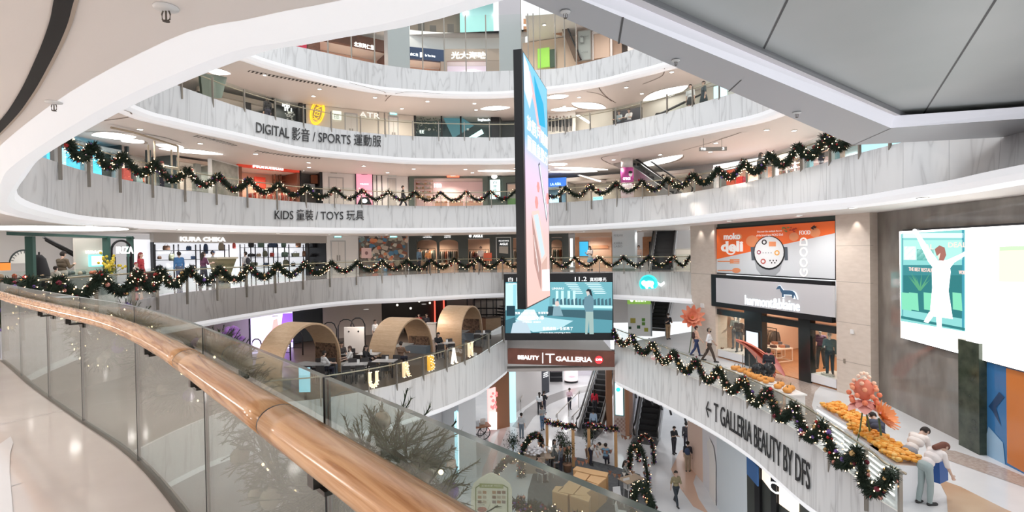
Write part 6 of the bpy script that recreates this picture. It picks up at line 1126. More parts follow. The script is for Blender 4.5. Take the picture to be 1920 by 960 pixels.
for u, kw in ((.55, dict(top=(.35, .40, .42), label='person in grey blue sitting at the left of the dark bench')), (1.25, dict(top=(.75, .72, .70), label='person in white sitting at the right of the dark bench'))): p = f3_.q(u, 9, .32); lab = kw.pop('label'); person(p, atan2(f3_.n.x, -f3_.n.y), lab, 'sit', legs=(.08, .08, .1), h=1.66, **kw)
a = RING['2'][0].off(3.6).H(1238, 218); escalator((a.x, a.y, 9.0), (a.x+4.5, a.y+1.5, 11.4), 1.1, Vector((.3, -.95, 0)), 'escalator with pale steps on the digital gallery beside two standing shoppers')
f = fc('2', 1190, 1400); m = MB(); f.boxuv(m.m(mat('pale_cream_wall')), 0, 9, f.w, 11.74, .8, 1.0); m.obj('wall_digital_far_right', kind='structure'); board(f, 'cyan_window', 'cyan lit window at the right end of the digital gallery', 'window display', 1338, 160, 1362, 182, CYL, .2, .1)
people_on('2', [(502, 2.2, 1.72, 'person in black standing beside the dark glass shop on the digital gallery', dict(long=True, sleeve='long', rz=pi)), (1295, 1.5, 1.68, 'shopper in a white top and long dark skirt on the digital gallery', dict(top=(.7, .7, .68), skirt=(.05, .05, .05), rz=.5)), (1320, 1.7, 1.70, 'shopper in a dark dress with bare arms, right of the white topped one', dict(top=(.05, .07, .08), skirt=(.04, .06, .07), rz=-.5))], 215)
# ================= TOP GALLERY =======================================================
WOODB = wood('brown_wood_front', (.10, .04, .025), (.20, .08, .045), .5); PCH = mat('peach_toy_back')
f, r = shop('3', 'brown timber medicine shop with white characters on the top gallery', 577, 726, 62, 84, WOODB, PCH, 2.0, [(577, 600)], WOODB, [('北京同仁堂', 664, 702, 86, 9, GW, .02)], 160, (1, .8, .66))
f = fc('3', 545, 577); r = board(f, 'round_red_sign', 'red sign board with a pale round badge at the left of the top gallery', 'sign', 553, 66, 575, 89, col((.55, .03, .08)), -.2, .1); m = MB(); f.oval(m, col((.82, .72, .55)), 564, 73, 5, 4, 16, .23); m.obj('badge', None, r); f.text('壽', 561, 567, 73, 4.5, col((.5, .05, .05)), r, -.25); f.text('堂', 561, 567, 83, 4.5, col((.85, .6, .62)), r, -.25)
f, r = shop('3', 'navy signed herbal shop behind the left grey column', 726, 832, 89, 111, mat('navy_header', (.02, .045, .12), .4), PCH, 1.8, [(826, 832)], col((.4, .3, .25)), [('余仁生', 769, 784, 102, 5.5, GW, .02), ('Eu Yan Sang', 797, 816, 105, 4.5, GW, .02)], 140, (1, .82, .68))
m = MB(); f.prect(m, GW, 787, 99, 793, 108, .08); m.obj('sign_mark', None, r)
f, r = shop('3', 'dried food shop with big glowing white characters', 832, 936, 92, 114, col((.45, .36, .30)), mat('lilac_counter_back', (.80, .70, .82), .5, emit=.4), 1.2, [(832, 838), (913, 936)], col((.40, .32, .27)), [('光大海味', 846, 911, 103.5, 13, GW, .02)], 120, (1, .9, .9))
f = fc('3', 978, 1165); m = MB(); f.boxuv(m.m(mat('peach_shop_wall')), 0, 13.5, f.w, 17.4, .3, .5); m.obj('wall_top_right', kind='structure')
board(f, 'green_board', 'bright green board behind the hanging screen on the top gallery', 'board', 1008, 90, 1030, 126, em('green_board', (.22, .45, .06), .8), 0, .1); board(f, 'green_board', 'dark green board beside the bright green one on the top gallery', 'board', 1031, 92, 1042, 126, col((.05, .10, .06)), 0, .1)
r = wthing('timber_bands', 'curved orange timber bands under the ceiling of the top gallery', 'wall decoration', f.P(1020, 40, -1)); 
for i, y in enumerate((40, 54)): m = MB(); f.poly(m, MATS['orange_timber'], [(985, y), (1018, y+1), (1045, y+3), (1057, y+8), (1056, y+18), (1040, y+14), (1015, y+11), (985, y+10)], .5); m.obj('band', None, r)
m = MB()
r = wthing('escalator', 'brown escalator descending at the right of the top gallery', 'escalator', f.P(1062, 80, -1)); m.hexa([f.P(1046, 36, -1), f.P(1078, 116, -1), f.P(1078, 116, .2), f.P(1046, 36, .2), f.P(1054, 34, -1), f.P(1088, 112, -1), f.P(1088, 112, .2), f.P(1054, 34, .2)]); m.obj('truss', mat('escalator_brown', (.14, .08, .05), .5), r); m = MB(); m.tube([f.P(1056, 33, -1), f.P(1090, 112, -1)], .06, 6); m.obj('handrail', DARK, r)
r = board(f, 'standing_sign', 'grey upright sign with a phone outline on the top gallery', 'sign', 1085, 58, 1107, 112, col((.42, .47, .45)), -.9, .15, col((.3, .3, .28))); m = MB(); f.prect(m, col((.2, .22, .22)), 1092, 78, 1100, 91, 1.06); f.prect(m, col((.42, .47, .45)), 1093, 80, 1099, 89, 1.065); m.obj('outline', None, r); f.text('Tuned', 1089, 1103, 68, 4, col((.2, .22, .22)), r, -1.07, ext=.003); f.text('+500', 1090, 1102, 98, 3.5, col((.2, .22, .22)), r, -1.07, ext=.003)
r = wthing('framed_doorway', 'white framed doorway beside the grey upright sign', 'doorway', f.P(1130, 100, -.5)); m = MB()
for q in ((1110, 60, 1113, 112), (1144, 70, 1148, 106), (1110, 56, 1148, 61)): f.box(m, *q, -.6, -.45, WHITE)
m.obj('frame', None, r); m = MB(); f.box(m, 1114, 62, 1143, 108, -.4, -.3, col((.75, .58, .46))); m.obj('panel', None, r)
for x0, x1, lab, off in ((727, 768, 'left', .5), (936, 978, 'right', .5)):
    c = RING['3'][0].off(.9); a, b = c.H(x0, 80), c.H(x1, 80); m = MB(); m.slab(a, b, 13.5, 21.5, 1.2); m.obj('wall_column_'+lab, mat('lilac_grey_column', (.62, .60, .62), .5), kind='structure')
c = FC['3'].off(.6); s0, s1 = c.s_at(985, 90), c.s_at(766, 90); q = [c.pos(s0+(s1-s0)*k/20)[0] for k in range(21)]; m = MB(); m.smooth = True; m.sheet([p+Vector((0, 0, 16.9)) for p in q], [p+Vector((0, 0, 18.4)) for p in q]); m.obj('wall_fifth_gallery', WHITE, kind='structure', auto=False)
c2 = FC['3'].off(3.5); q2 = [c2.pos(s0+(s1-s0)*k/20)[0] for k in range(21)]; m = MB(); m.sheet([p+Vector((0, 0, 17.8)) for p in q2], [p+Vector((0, 0, 23)) for p in q2]); m.obj('wall_fifth_gallery_rear', mat('dim_grey_back'), kind='structure', auto=False); m = MB(); m.sheet([p+Vector((0, 0, 18)) for p in q], [p+Vector((0, 0, 18)) for p in q2]); m.obj('floor_fifth_gallery', FLOORP, kind='structure', auto=False); m = MB(); m.sheet([p+Vector((0, 0, 21.6)) for p in q], [p+Vector((0, 0, 21.6)) for p in q2]); m.obj('ceiling_fifth_gallery', CEILW, kind='structure', auto=False)
f = Face(c.off(.5).H(768, 40), c.off(.5).H(935, 40), 18, 22); r = wthing('teal_glass_panel', 'tall teal glass panel above the dried food shop', 'panel', f.P(893, 30)); m = MB(); f.box(m, 862, -12, 925, 66, 0, .1, mat('teal_glass', (.28, .55, .54), .15, emit=.12, ecol=(.3, .6, .6))); m.obj('panel', None, r)
r = wthing('storefront', 'dim café front with hanging lamps on the highest gallery', 'shop', f.P(815, 30, 1)); m = MB(); f.box(m, 768, -10, 862, 66, 1.2, 1.3, col((.22, .17, .13))); m.obj('back_wall', None, r); m = MB(); f.box(m, 768, -14, 862, 8, .5, .7, col((.12, .10, .08))); m.obj('header', None, r)
for x in (778, 800, 815, 838): m = MB(); m.smooth = True; p = f.P(x, 16, .6); m.ball(p, .10, 8); m.tube([p, p+Vector((0, 0, 1.2))], .01, 4); m.obj('hanging_lamp', em('bulb', (1, .85, .65), 4), r)
for x, h in ((790, 1.0), (812, .8), (845, .9)): m = MB(); u, z_ = f.uv(x, 60, .4); f.boxuv(m.m(col((.07, .06, .05))), u-.25, 18, u+.25, 18+h*1.4, .3, .6); m.obj('high_chair', None, r)
lamp(f.P(830, 30, .2).x, f.P(830, 30, .2).y, 21.5, 150)
# ================= CAFÉ TERRACE (one floor down, left) ===============================
zc = -4.5; TB = RING['BL'][0]; OAKL = wood('blond_oak_ply', (.52, .34, .20), (.64, .45, .29), .45, (1, 1, 5), 3); DKB = tex_mat('dark_brown_quilting', 'Object', (1, 1, 1), [(.4, (.05, .03, .02)), (.5, (.16, .09, .055)), (.6, (.20, .12, .075))], 3.5, 2, 2.5)
c = CREAR = Cv(smooth([Vector(q+(0,)) for q in ((5.5, 46.5), (1.5, 46), (-4, 44), (-9, 40.5), (-14, 36.5), (-18, 31), (-20, 24), (-20, 15))], 6)); m = MB().m(mat('warm_grey_wall', (.46, .41, .37), .6)); m.sheet([p+Vector((0, 0, zc)) for p in c.p], [p+Vector((0, 0, -1.7)) for p in c.p]); m.obj('wall_cafe_rear', kind='structure', auto=False)
CF = lambda x0, x1, off: Face(CREAR.off(off-9.4).H(x0, 600), CREAR.off(off-9.4).H(x1, 600), zc, -1.75)
def wood_arch(fl, fr, h, dep, label):
    fl, fr = V2(fl), V2(fr); e = (fr-fl); w = e.length; e.normalize(); n = Vector((-e.y, e.x, 0)); 
    if n.x > 0: n = -n
    r = wthing('arched_booth', label, 'dining booth', (fl+fr)*.5+Vector((0, 0, zc))); m = MB(); rad = w/2; ey = h-rad if h > rad else .0; k = min(1, h/rad)
    prof = lambda q: [(-q, 0)]+[(-q*cos(pi*i/22), ey+(rad*k-(rad-q))*sin(pi*i/22)) for i in range(23)]+[(q, 0)]
    o, i_ = prof(rad), prof(rad-.09); c = (fl+fr)*.5
    for j in range(len(o)-1):
        P = [c+e*u+Vector((0, 0, zc+z)) for u, z in (o[j], o[j+1], i_[j+1], i_[j])]; m.hexa(P+[p+n*dep for p in P])
    m.obj('arch_shell', OAKL, r)
    m = MB(); P = [c+e*(rad-.12)+n*.15, c+e*(rad-.12)+n*(dep-.1)]; m.hexa([P[0]+Vector((0, 0, zc+.4)), P[1]+Vector((0, 0, zc+.4)), P[1]-e*.16+Vector((0, 0, zc+.4)), P[0]-e*.16+Vector((0, 0, zc+.4)), P[0]+Vector((0, 0, zc+h*.62)), P[1]+Vector((0, 0, zc+h*.62)), P[1]-e*.1+Vector((0, 0, zc+h*.62)), P[0]-e*.1+Vector((0, 0, zc+h*.62))]); m.obj('quilted_back', DKB, r)
    for s in (-1, 1): m = MB(); m.box(c+e*s*(rad-.42)+n*dep*.5+Vector((0, 0, zc+.22)), (.5, dep*.9, .44), M=Matrix((e, n, (0, 0, 1))).transposed()); m.obj('bench_seat', col((.16, .20, .24)), r)
    t = wthing('booth_table', 'grey booth table inside the '+label.split(',')[0], 'table', c+n*dep*.5+Vector((0, 0, zc))); m = MB(); m.box(c+n*dep*.5+Vector((0, 0, zc+.74)), (1.3, .75, .04), M=Matrix((e, n, (0, 0, 1))).transposed()); m.obj('table_top', col((.34, .35, .35)), t); m = MB(); m.cyl(c+n*dep*.5+Vector((0, 0, zc)), .72, .05); m.obj('table_leg', DARK, t)
wood_arch(W(527, 735, zc), W(640, 698, zc), 2.75, 1.5, 'nearest pale oak arched booth, left of the glowing letters')
wood_arch(W(738, 688, zc), W(812, 660, zc), 2.3, 1.6, 'middle pale oak arched booth, behind the first two glowing letters')
wood_arch(W(865, 653, zc), W(905, 636, zc), 2.45, 1.7, 'farthest pale oak arched booth, next to the cinema screen')
# glowing letters on the railing
LB = em('letter_bulb', (1, .82, .55), 2.2)
for ch, px, py, hp, c1, lab in (('U', 700, 712, 30, (.75, .62, .40), 'big bulb lit letter U, leftmost on the café railing'), ('R', 762, 692, 28, (.70, .52, .30), 'big outlined letter R on the café railing'), ('B', 808, 680, 28, (.62, .33, .04), 'big golden letter B in the middle of the café railing'), ('A', 851, 667, 28, (.85, .80, .74), 'big white letter A on the café railing'), ('N', 882, 655, 26, (.72, .58, .38), 'big pale letter N, rightmost on the café railing')):
    cv_ = TB.off(-.16); s = cv_.s_at(px, py); p, n = cv_.pos(s); d = p.y/1000; h = hp*d; t = Vector((-n.y, n.x, 0)); t = t if t.x > 0 else -t; zc_ = cv_.H(px, py).z
    r = wthing('marquee_letter', lab, 'letter', Vector((p.x, p.y, zc_))); text_on(ch, Vector((p.x, p.y, zc_)), t, Vector((0, 0, 1)), -n, h, em('letter_'+ch, c1, .75), 'letter_body', r, w=h*.62, ext=.05, bold=.03)
    o = [q for q in r.children][0]; m = MB(); vs = [v.co.copy() for v in o.data.vertices]; done = []
    for v in vs:
        if (v-p).dot(-n) > .03 and all((v-w).length > .10 for w in done): done.append(v)
    for v in done[:60]: m.ball(v-n*.02, .022, 6)
    m.obj('bulbs', LB, r)
# back of the café
f = CF(460, 560, 8); r = board(f, 'purple_video_wall', 'glowing purple and white video wall at the back of the café', 'screen', 470, 586, 549, 660, em('lilac', (.72, .62, 1), 1.2), 0, .1, col((.05, .05, .12))); m = MB(); f.poly(m, em('violet', (.30, .12, .85), .9), [(530, 588), (548, 587), (548, 640), (536, 650), (526, 620)]); f.poly(m, em('pink_dress', (.85, .35, .35), .8), [(512, 600), (520, 597), (526, 640), (514, 650), (508, 625)]); m.obj('picture', None, r)
f = CF(610, 720, 9); r = board(f, 'wall_panel', 'pale back wall panel of the café behind the black hoops', 'panel', 606, 566, 716, 640, col((.74, .66, .60)), 0, .1); f = CF(545, 615, 9.2); board(f, 'wall_panel', 'black green back wall panel of the café beside the video wall', 'panel', 548, 576, 608, 640, col((.05, .06, .055)), 0, .1)
f = CF(716, 860, 9); board(f, 'open_kitchen', 'dark open kitchen at the back of the café', 'kitchen', 716, 556, 838, 640, col((.035, .03, .028)), 0, .1)
for x, lab in ((816, 'left red lit post of the dark café kitchen'), (833, 'right red lit post of the dark café kitchen')): board(f, 'red_post', lab, 'post', x-.8, 560, x+.8, 618, em('red_post', (1, .12, .08), 1.2), -.2, .1)
for x, y in ((745, 572), (786, 565), (806, 568), (770, 578)): p = f.P(x, y, -.8); t = thing('pendant_lamp', 'small warm pendant lamp hanging before the dark café kitchen', 'lamp', p, 0, 'pendant lamps of the café kitchen'); m = MB(); m.smooth = True; m.ball((0, 0, 0), .08, 8); m.obj('bulb', em('bulb', (1, .75, .45), 5), t); m = MB(); m.tube([(0, 0, 0), (0, 0, -1.75-p.z)], .008, 4); m.obj('cord', DARK, t)
for x, w in ((728, 10), (742, 12), (760, 14), (782, 16)):
    m = MB(); u0, z0, u1, z1 = f.rect(x, 585, x+w, 592, -.4); r = wthing('kitchen_counter', {728: 'first', 742: 'second', 760: 'third', 782: 'fourth'}[x]+' counter from the left in the dark café kitchen', 'counter', f.q((u0+u1)/2, zc, 0)); f.boxuv(m.m(col((.16, .13, .11))), u0, zc, u1, zc+.95, -.7, -.1); m.obj('base', None, r); m = MB(); f.boxuv(m.m(col((.35, .32, .30))), u0, zc+.95, u1, zc+1.0, -.75, -.05); m.obj('worktop', None, r)
f = CF(850, 950, 6.5); r = wthing('metal_staircase', 'black metal stair frame with open shelves beside the cinema screen', 'stairs', f.P(915, 630)); r.location.z = zc
m = MB()
for x in (888, 902, 925, 944): u = f.uv(x, 600)[0]; m.tube([f.q(u, zc), f.q(u, f.uv(x, 562)[1])], .04, 6); m.tube([f.q(u, zc, 1.2), f.q(u, f.uv(x, 562)[1], 1.2)], .04, 6)
for y in (562, 578, 590): m.tube([f.P(888, y), f.P(944, y)], .04, 6); m.tube([f.P(888, y, 1.2), f.P(944, y, 1.2)], .04, 6)
m.obj('frame', DARK, r); m = MB()
for k in range(8): u0 = f.uv(918+k*3.4, 600)[0]; f.boxuv(m.m(DARK), u0, zc+.22*k, u0+.5, zc+.22*k+.05, -.6, .5)
m.obj('stair_treads', None, r); m = MB(); f.box(m, 889, 566, 943, 600, 1.3, 1.35, col((.66, .60, .54))); m.obj('back_panel', None, r)
r = wthing('oak_planter_box', 'plain oak box seat in front of the black stair frame', 'box seat', f.P(920, 620, -1)); r.location.z = zc; u0, u1 = f.uv(906, 610, -1)[0], f.uv(934, 610, -1)[0]; m = MB(); f.boxuv(m.m(OAKL), u0, zc, u1, zc+.9, -1.5, -.8); m.obj('body', None, r); m = MB(); f.boxuv(m.m(col((.20, .16, .13))), u0-.02, zc+.9, u1+.02, zc+.96, -1.52, -.78); m.obj('cushion', None, r)
# black hoops
for i, (x, y, w, lab) in enumerate(((482, 660, 20, 'first from the left, before the purple video wall'), (508, 655, 20, 'second from the left, before the purple video wall'), (534, 650, 22, 'right in front of the video wall edge'), (556, 640, 24, 'left of the white standing panel'), (619, 648, 27, 'tallest, at the centre of the café'), (650, 640, 30, 'behind the white standing panel'), (672, 636, 26, 'rightmost, beside the pale back wall'))):
    p = W(x, y+26, zc); d = p.y/1000; hw = w*d/2; h = (1.45 if i < 4 else 2.1); r = thing('black_hoop_divider', 'black tube hoop divider, '+lab, 'divider', p); m = MB(); m.smooth = True
    m.tube([Vector((-hw, 0, 0)), Vector((-hw, 0, h-.4)), Vector((-hw*.7, 0, h-.1)), Vector((-hw*.3, 0, h)), Vector((hw*.3, 0, h)), Vector((hw*.7, 0, h-.1)), Vector((hw, 0, h-.4)), Vector((hw, 0, 0))], .035, 6); m.obj('hoop', DARK, r); m = MB()
    for z in (.45, .8): m.tube([(-hw, 0, z), (hw, 0, z)], .02, 5)
    m.obj('cross_bars', DARK, r)
p = W(665, 668, zc); r = thing('free_standing_screen', 'white standing panel with two dark dots amid the black hoops', 'panel', p); m = MB(); m.box((0, 0, .95), (1.15, .1, 1.5)); m.obj('board', col((.82, .78, .75)), r); m = MB()
for s in (-.3, .25): m.ball((s, -.055, 1.45), .05, 8, 1, .2, 1)
m.obj('dots', DARK, r); m = MB()
for s in (-.5, .5): m.box((s, 0, .1), (.06, .4, .2))
m.obj('feet', DARK, r)
CHS = {}
def chair(p, rz, c, label, group, kind='cafe', s=1.0):
    if (c, kind) not in CHS:
        t = thing('café_chair'.replace('é', 'e'), label, 'chair', p, rz, group); mt = col(c, .5); m = MB(); m.box((0, 0, .45), (.42, .42, .05)); m.obj('seat', mt, t); m = MB(); m.hexa([(-.2, .17, .48), (.2, .17, .48), (.2, .21, .48), (-.2, .21, .48), (-.19, .24, .86), (.19, .24, .86), (.19, .27, .86), (-.19, .27, .86)]); m.obj('backrest', mt, t)
        for sx in (-.18, .18):
            for sy in (-.18, .18): m = MB(); m.tube([(sx, sy, .43), (sx*1.12, sy*1.12, 0)], .017, 5); m.obj('leg', DARK if kind == 'cafe' else mt, t)
        CHS[(c, kind)] = t; return t
    return dup(CHS[(c, kind)], p, rz, label, group)
TBL = {}
def table(p, rz, c, w, d, label, group=None, h=.74):
    t = thing('cafe_table', label, 'table', p, rz, group); m = MB(); m.box((0, 0, h), (w, d, .035)); m.obj('table_top', col(c, .4), t)
    for sx in (-1, 1):
        for sy in (-1, 1): m = MB(); m.tube([(sx*(w/2-.06), sy*(d/2-.06), h-.018), (sx*(w/2-.05), sy*(d/2-.05), 0)], .02, 5); m.obj('leg', DARK, t)
    return t
CG = 'chairs at the tables of the café terrace'; CL = 'dark chair drawn up to a table on the café terrace'
for x, y, lab in ((600, 712, 'grey café table under the nearest oak arch'), (668, 712, 'grey café table left of the middle oak arch'), (692, 690, 'grey café table behind the seated man in white'), (722, 705, 'grey café table close to the glowing R'), (835, 668, 'grey café table between the farther oak arches'), (640, 690, 'grey café table at the nearest arch right foot'), (722, 652, 'grey café table far behind the middle oak arch'), (905, 648, 'grey café table near the oak box seat')):
    p = W(x, y, zc); a = R.uniform(-.3, .5); table(p, a, (.33, .33, .33), 1.1, .7, lab)
    for k, (dx, dy, rr) in enumerate(((-.3, -.62, pi), (.3, -.62, pi), (-.3, .62, 0), (.3, .62, 0))):
        q = Matrix.Rotation(a, 3, 'Z') @ Vector((dx, dy, 0)); chair(p+q, a+rr, (.045, .04, .04), CL, CG)
    t = thing('menu_holder', 'white menu card on the '+lab, 'menu card', p+Vector((.1, .05, .7585))); m = MB(); m.hexa([(-.06, -.04, 0), (.06, -.04, 0), (.06, .04, 0), (-.06, .04, 0), (-.06, -.006, .2), (.06, -.006, .2), (.06, .006, .2), (-.06, .006, .2)]); m.obj('card', WHITE, t)
def at_floor(x, y, z): return W(x, y, z)
for x, y, rz, lab, kw in ((641, 690, .4, 'diner with dark hair sitting left of the man in white on the terrace', dict(pz='sit', top=(.08, .07, .07), long=True)), (658, 700, -1.2, 'diner in a white shirt sitting on the café terrace', dict(pz='sit', top=(.8, .78, .75), legs=(.5, .48, .45), hair=(.10, .06, .05))), (686, 698, 1.4, 'diner all in black bending over a table on the terrace', dict(pz='sit', long=True, sleeve='long')), (822, 668, .5, 'diner in black by the far oak arch', dict(pz='sit', long=True)), (608, 712, 2.4, 'diner in white seen inside the nearest oak arch', dict(pz='sit', top=(.75, .73, .72))), (786, 634, .6, 'waiter in a red shirt before the dark café kitchen', dict(top=(.55, .04, .05), legs=(.05, .05, .05))), (801, 634, -.4, 'waiter in a black suit beside the one in red', dict(sleeve='long', top=(.03, .03, .035))), (704, 650, 1.0, 'waitress in a white blouse behind the middle oak arch', dict(top=(.8, .78, .76), legs=(.05, .05, .05))), (752, 690, 2.8, 'diner with brown coat inside the middle oak arch', dict(pz='sit', top=(.2, .12, .08), sleeve='long'))):
    person(W(x, y, zc), rz, lab, **kw)
p = W(810, 636, zc); t = thing('reception_stand', 'pale reception stand by the two waiters', 'stand', p); m = MB(); m.box((0, 0, .55), (.6, .4, 1.1)); m.obj('body', col((.62, .58, .54)), t); m = MB(); m.box((0, 0, 1.12), (.7, .5, .04)); m.obj('top', col((.8, .78, .75)), t)
q, n = TB.off(.8).pos(TB.off(.8).s_at(436, 620)); r = thing('purple_flower_pouf', 'purple flower balls on a tall post at the left end of the café', 'flowers', (q.x, q.y, zc)); m = MB(); m.tube([(0, 0, 0), (0, 0, 2.6)], .06, 8); m.obj('post', DARK, r); m = MB(); m.smooth = True
for k in range(40): v = Vector((R.gauss(0, 1), R.gauss(0, 1), R.gauss(0, 1))).normalized()*.36; m.ball(Vector((0, 0, 2.75))+v*Vector((1, 1, .7)).x, .12, 6)
m.obj('purple_blooms', col((.32, .14, .45)), r)
q, n = TB.off(.25).pos(TB.off(.25).s_at(572, 720)); r = thing('cyan_rail_sign', 'small cyan lit sign on the café railing below the nearest arch', 'sign', (q.x, q.y, zc)); m = MB(); m.box((0, -.04, .85), (.45, .05, 1.0)); m.obj('panel', em('cyan_pale', (.35, .75, .95), .9), r); m = MB(); m.box((0, .02, .3), (.08, .05, .6)); m.obj('foot', DARK, r)
# ================= BEAUTY GALLERY (one floor down, right) ============================
m = MB(); m.slab((4.5, 43), (17, 43), zc, -1.7, .3); m.m(WHITE); m.obj('wall_beauty_rear', WHITE, kind='structure')
p = W(1199, 630, zc); r = thing('green_bank_machine', 'white machine booth with green top band and green squares', 'machine', p, -.25); m = MB(); m.box((0, .4, 1.1), (1.5, .9, 2.2)); m.obj('body', col((.80, .82, .82)), r); m = MB(); m.box((0, .38, 2.42), (1.56, .98, .45)); m.obj('top_band', em('green_band', (.20, .38, .06), .6), r); m = MB(); m.box((.80, .4, 1.1), (.10, .92, 2.2)); m.obj('grey_side', col((.30, .34, .36)), r)
text_on('恒生銀行', Vector((.1, -.13, 2.45)), Vector((1, 0, 0)), Vector((0, 0, 1)), Vector((0, -1, 0)), .2, GW, 'lettering', r, w=.75, ext=.006); m = MB(); m.ball((-.48, -.115, 2.45), .11, 12, 1, .15, 1); m.obj('round_mark', GW, r)
for x, z, s, c in ((-.42, 1.05, .34, (.40, .36, .06)), (.28, .85, .22, (.12, .28, .04)), (-.05, .62, .22, (.03, .10, .05)), (.45, .45, .26, (.36, .38, .05)), (.28, 1.12, .22, (.10, .30, .04)), (-.62, .55, .18, (.03, .08, .04))): m = MB(); m.box((x, -.055, z), (s, .012, s)); m.obj('square_mark', col(c), r)
escalator(W(1233, 615, zc), W(1233, 615, zc)+Vector((2.6, 5.5, 3.9)), 1.2, Vector((.90, -.43, 0)), 'dark escalator behind the green topped machine booth', glass=mat('escalator_skirt', (.42, .42, .42), .35, .6))
# paw disc on the stone band
c_ = Cv([(a+b)*.5 for a, b in zip(RING['0'][0].p, RING['0'][1].p)]).off(-.12); q = c_.H(1216, 532); f = Face(c_.H(1195, 532), c_.H(1250, 532), -2, 0); r = wthing('round_shop_sign', 'turquoise glowing round sign with a white animal shape on the stone band', 'sign', q); TQ = em('turquoise', (.04, .68, .66), 1.0)
u, zz = f.uv(1216, 532); dsc = lambda rad, a, b, mt, nm: (lambda m: (m.plate(f.q(u, zz, a), f.ux, f.uz, -f.n, [(rad*cos(2*pi*k/32), rad*sin(2*pi*k/32)) for k in range(32)], b), m.obj(nm, mt, r)))(MB()); dsc(.56, -.10, .18, TQ, 'disc'); dsc(.48, -.12, .015, em('turquoise_deep', (.02, .45, .46), .8), 'inner_disc')
m = MB(); f.poly(m, GW, [(1205, 527), (1209, 525.5), (1213, 527.5), (1218, 526), (1226, 527), (1228, 531), (1226, 535), (1227, 540), (1223, 540), (1221, 537), (1217, 538), (1216, 541), (1213, 541), (1211, 537), (1207, 535), (1204, 531)], .16); f.poly(m, GW, [(1233, 528), (1236, 530.5), (1239, 531.5), (1243, 530), (1245.5, 527), (1247, 532), (1240, 537), (1235, 534)], .05); m.obj('white_animal_mark', None, r)
# flowers and people
CORAL = tex_mat('coral_paper', 'Object', (1, 1, 1), [(.3, (.80, .22, .12)), (.7, (.92, .42, .28))], 2, 2); PINKP = col((.86, .42, .36)); STEMG = col((.10, .16, .06))
def petal(m, o, d, up, L, w, bend=.3, n=6):
    d = d.normalized(); s = d.cross(up).normalized(); b = len(m.v)
    for i in range(n+1):
        t = i/n; c = o+d*L*t+up*(bend*L*t*t); ww = w*sin(pi*min(.97, t*.82+.12)); m.v += [c-s*ww+up*.05*L, c, c+s*ww+up*.05*L]
    for i in range(n):
        k = b+i*3; m.face((k, k+1, k+4, k+3)); m.face((k+1, k+2, k+5, k+4))
def giant_flower(p, c, h, rad, mt, label, n=14, tilt=Vector((-.3, -.7, .6)), core=None, layers=2):
    r = wthing('giant_paper_flower', label, 'flower decoration', p); c = Vector(c); tilt = tilt.normalized(); a = tilt.cross(Vector((0, 0, 1))).normalized(); b = a.cross(tilt)
    m = MB(); m.smooth = True
    for l in range(layers):
        for k in range(n): t = 2*pi*(k+.5*l)/n; petal(m, c+tilt*.02*l, a*cos(t)+b*sin(t)+tilt*(.25+.5*l), tilt, rad*(1-.25*l), rad*2.4/n, .25)
    m.obj('petals', mt, r); m = MB(); m.smooth = True; m.ball(c+tilt*.06, rad*.18, 10); m.obj('flower_centre', core or col((.5, .2, .05)), r); m = MB(); m.smooth = True; m.tube([Vector(p), Vector(p).lerp(c, .5)+Vector((.06, 0, 0)), c-tilt*.05], .025, 6); m.obj('stem', STEMG, r); return r
p = W(1292, 662, zc); giant_flower(p, at(1298, 596, p.y-.3), 1, .7, CORAL, 'coral paper flower with ragged petals at the foot of the left beige pillar', 11, Vector((-.2, -.8, .3)), layers=3)
for x, y, rz, h, lab, kw in ((1253, 636, .1, 1.68, 'woman in a black top and tan trousers walking from the escalator, wearing a mask', dict(pz='phone', legs=(.36, .24, .14), mask=(.8, .8, .82), long=True)), (1306, 668, 1.5, 1.66, 'woman in a peach top and navy trousers with a dark bag, near the left pillar', dict(pz='stroll', top=(.75, .45, .34), legs=(.03, .05, .13), bag=(.06, .03, .03), hair=(.05, .02, .02))), (1330, 678, 1.1, 1.78, 'man in a white shirt and dark trousers with black mask, walking by the shop window', dict(pz='walk', top=(.85, .85, .88), legs=(.07, .05, .04), mask=(.02, .02, .02), cap=(.45, .34, .25)))): person(W(x, y, zc), rz, lab, h=h, **kw)
# mannequins and goods in the clothes shop
def mannequin(p, rz, label, top, legs): t = person(p, rz, label, 'carry', top=top, legs=legs, hair=(.85, .85, .85), sleeve='long', h=1.8); t.name = 'mannequin'; t['category'] = 'mannequin'; [setattr(o.material_slots[0], 'link', 'OBJECT') or setattr(o.material_slots[0], 'material', WHITE) for o in t.children if o.name.startswith('body')]; [bpy.data.objects.remove(o) for o in list(t.children) if o.name.startswith('hair')]; return t
mannequin(FA.P(1386, 648, .55)*1, -.6, 'white headed mannequin in a grey striped top in the left shop window', (.24, .20, .19), (.16, .17, .19)).location.z = -4.048
mannequin(FA.P(1379, 648, 1.0)*1, -.6, 'second mannequin just behind in the left shop window', (.30, .33, .33), (.18, .18, .2)).location.z = -4.048
mannequin(FA.P(1556, 690, .5)*1, -.6, 'mannequin in a striped teal and orange cardigan in the right shop window', (.10, .16, .18), (.03, .05, .07)).location.z = -4.048
mannequin(FA.P(1539, 690, 1.05)*1, -.9, 'mannequin in a purple jacket in the right shop window', (.16, .10, .18), (.08, .09, .1)).location.z = -4.048
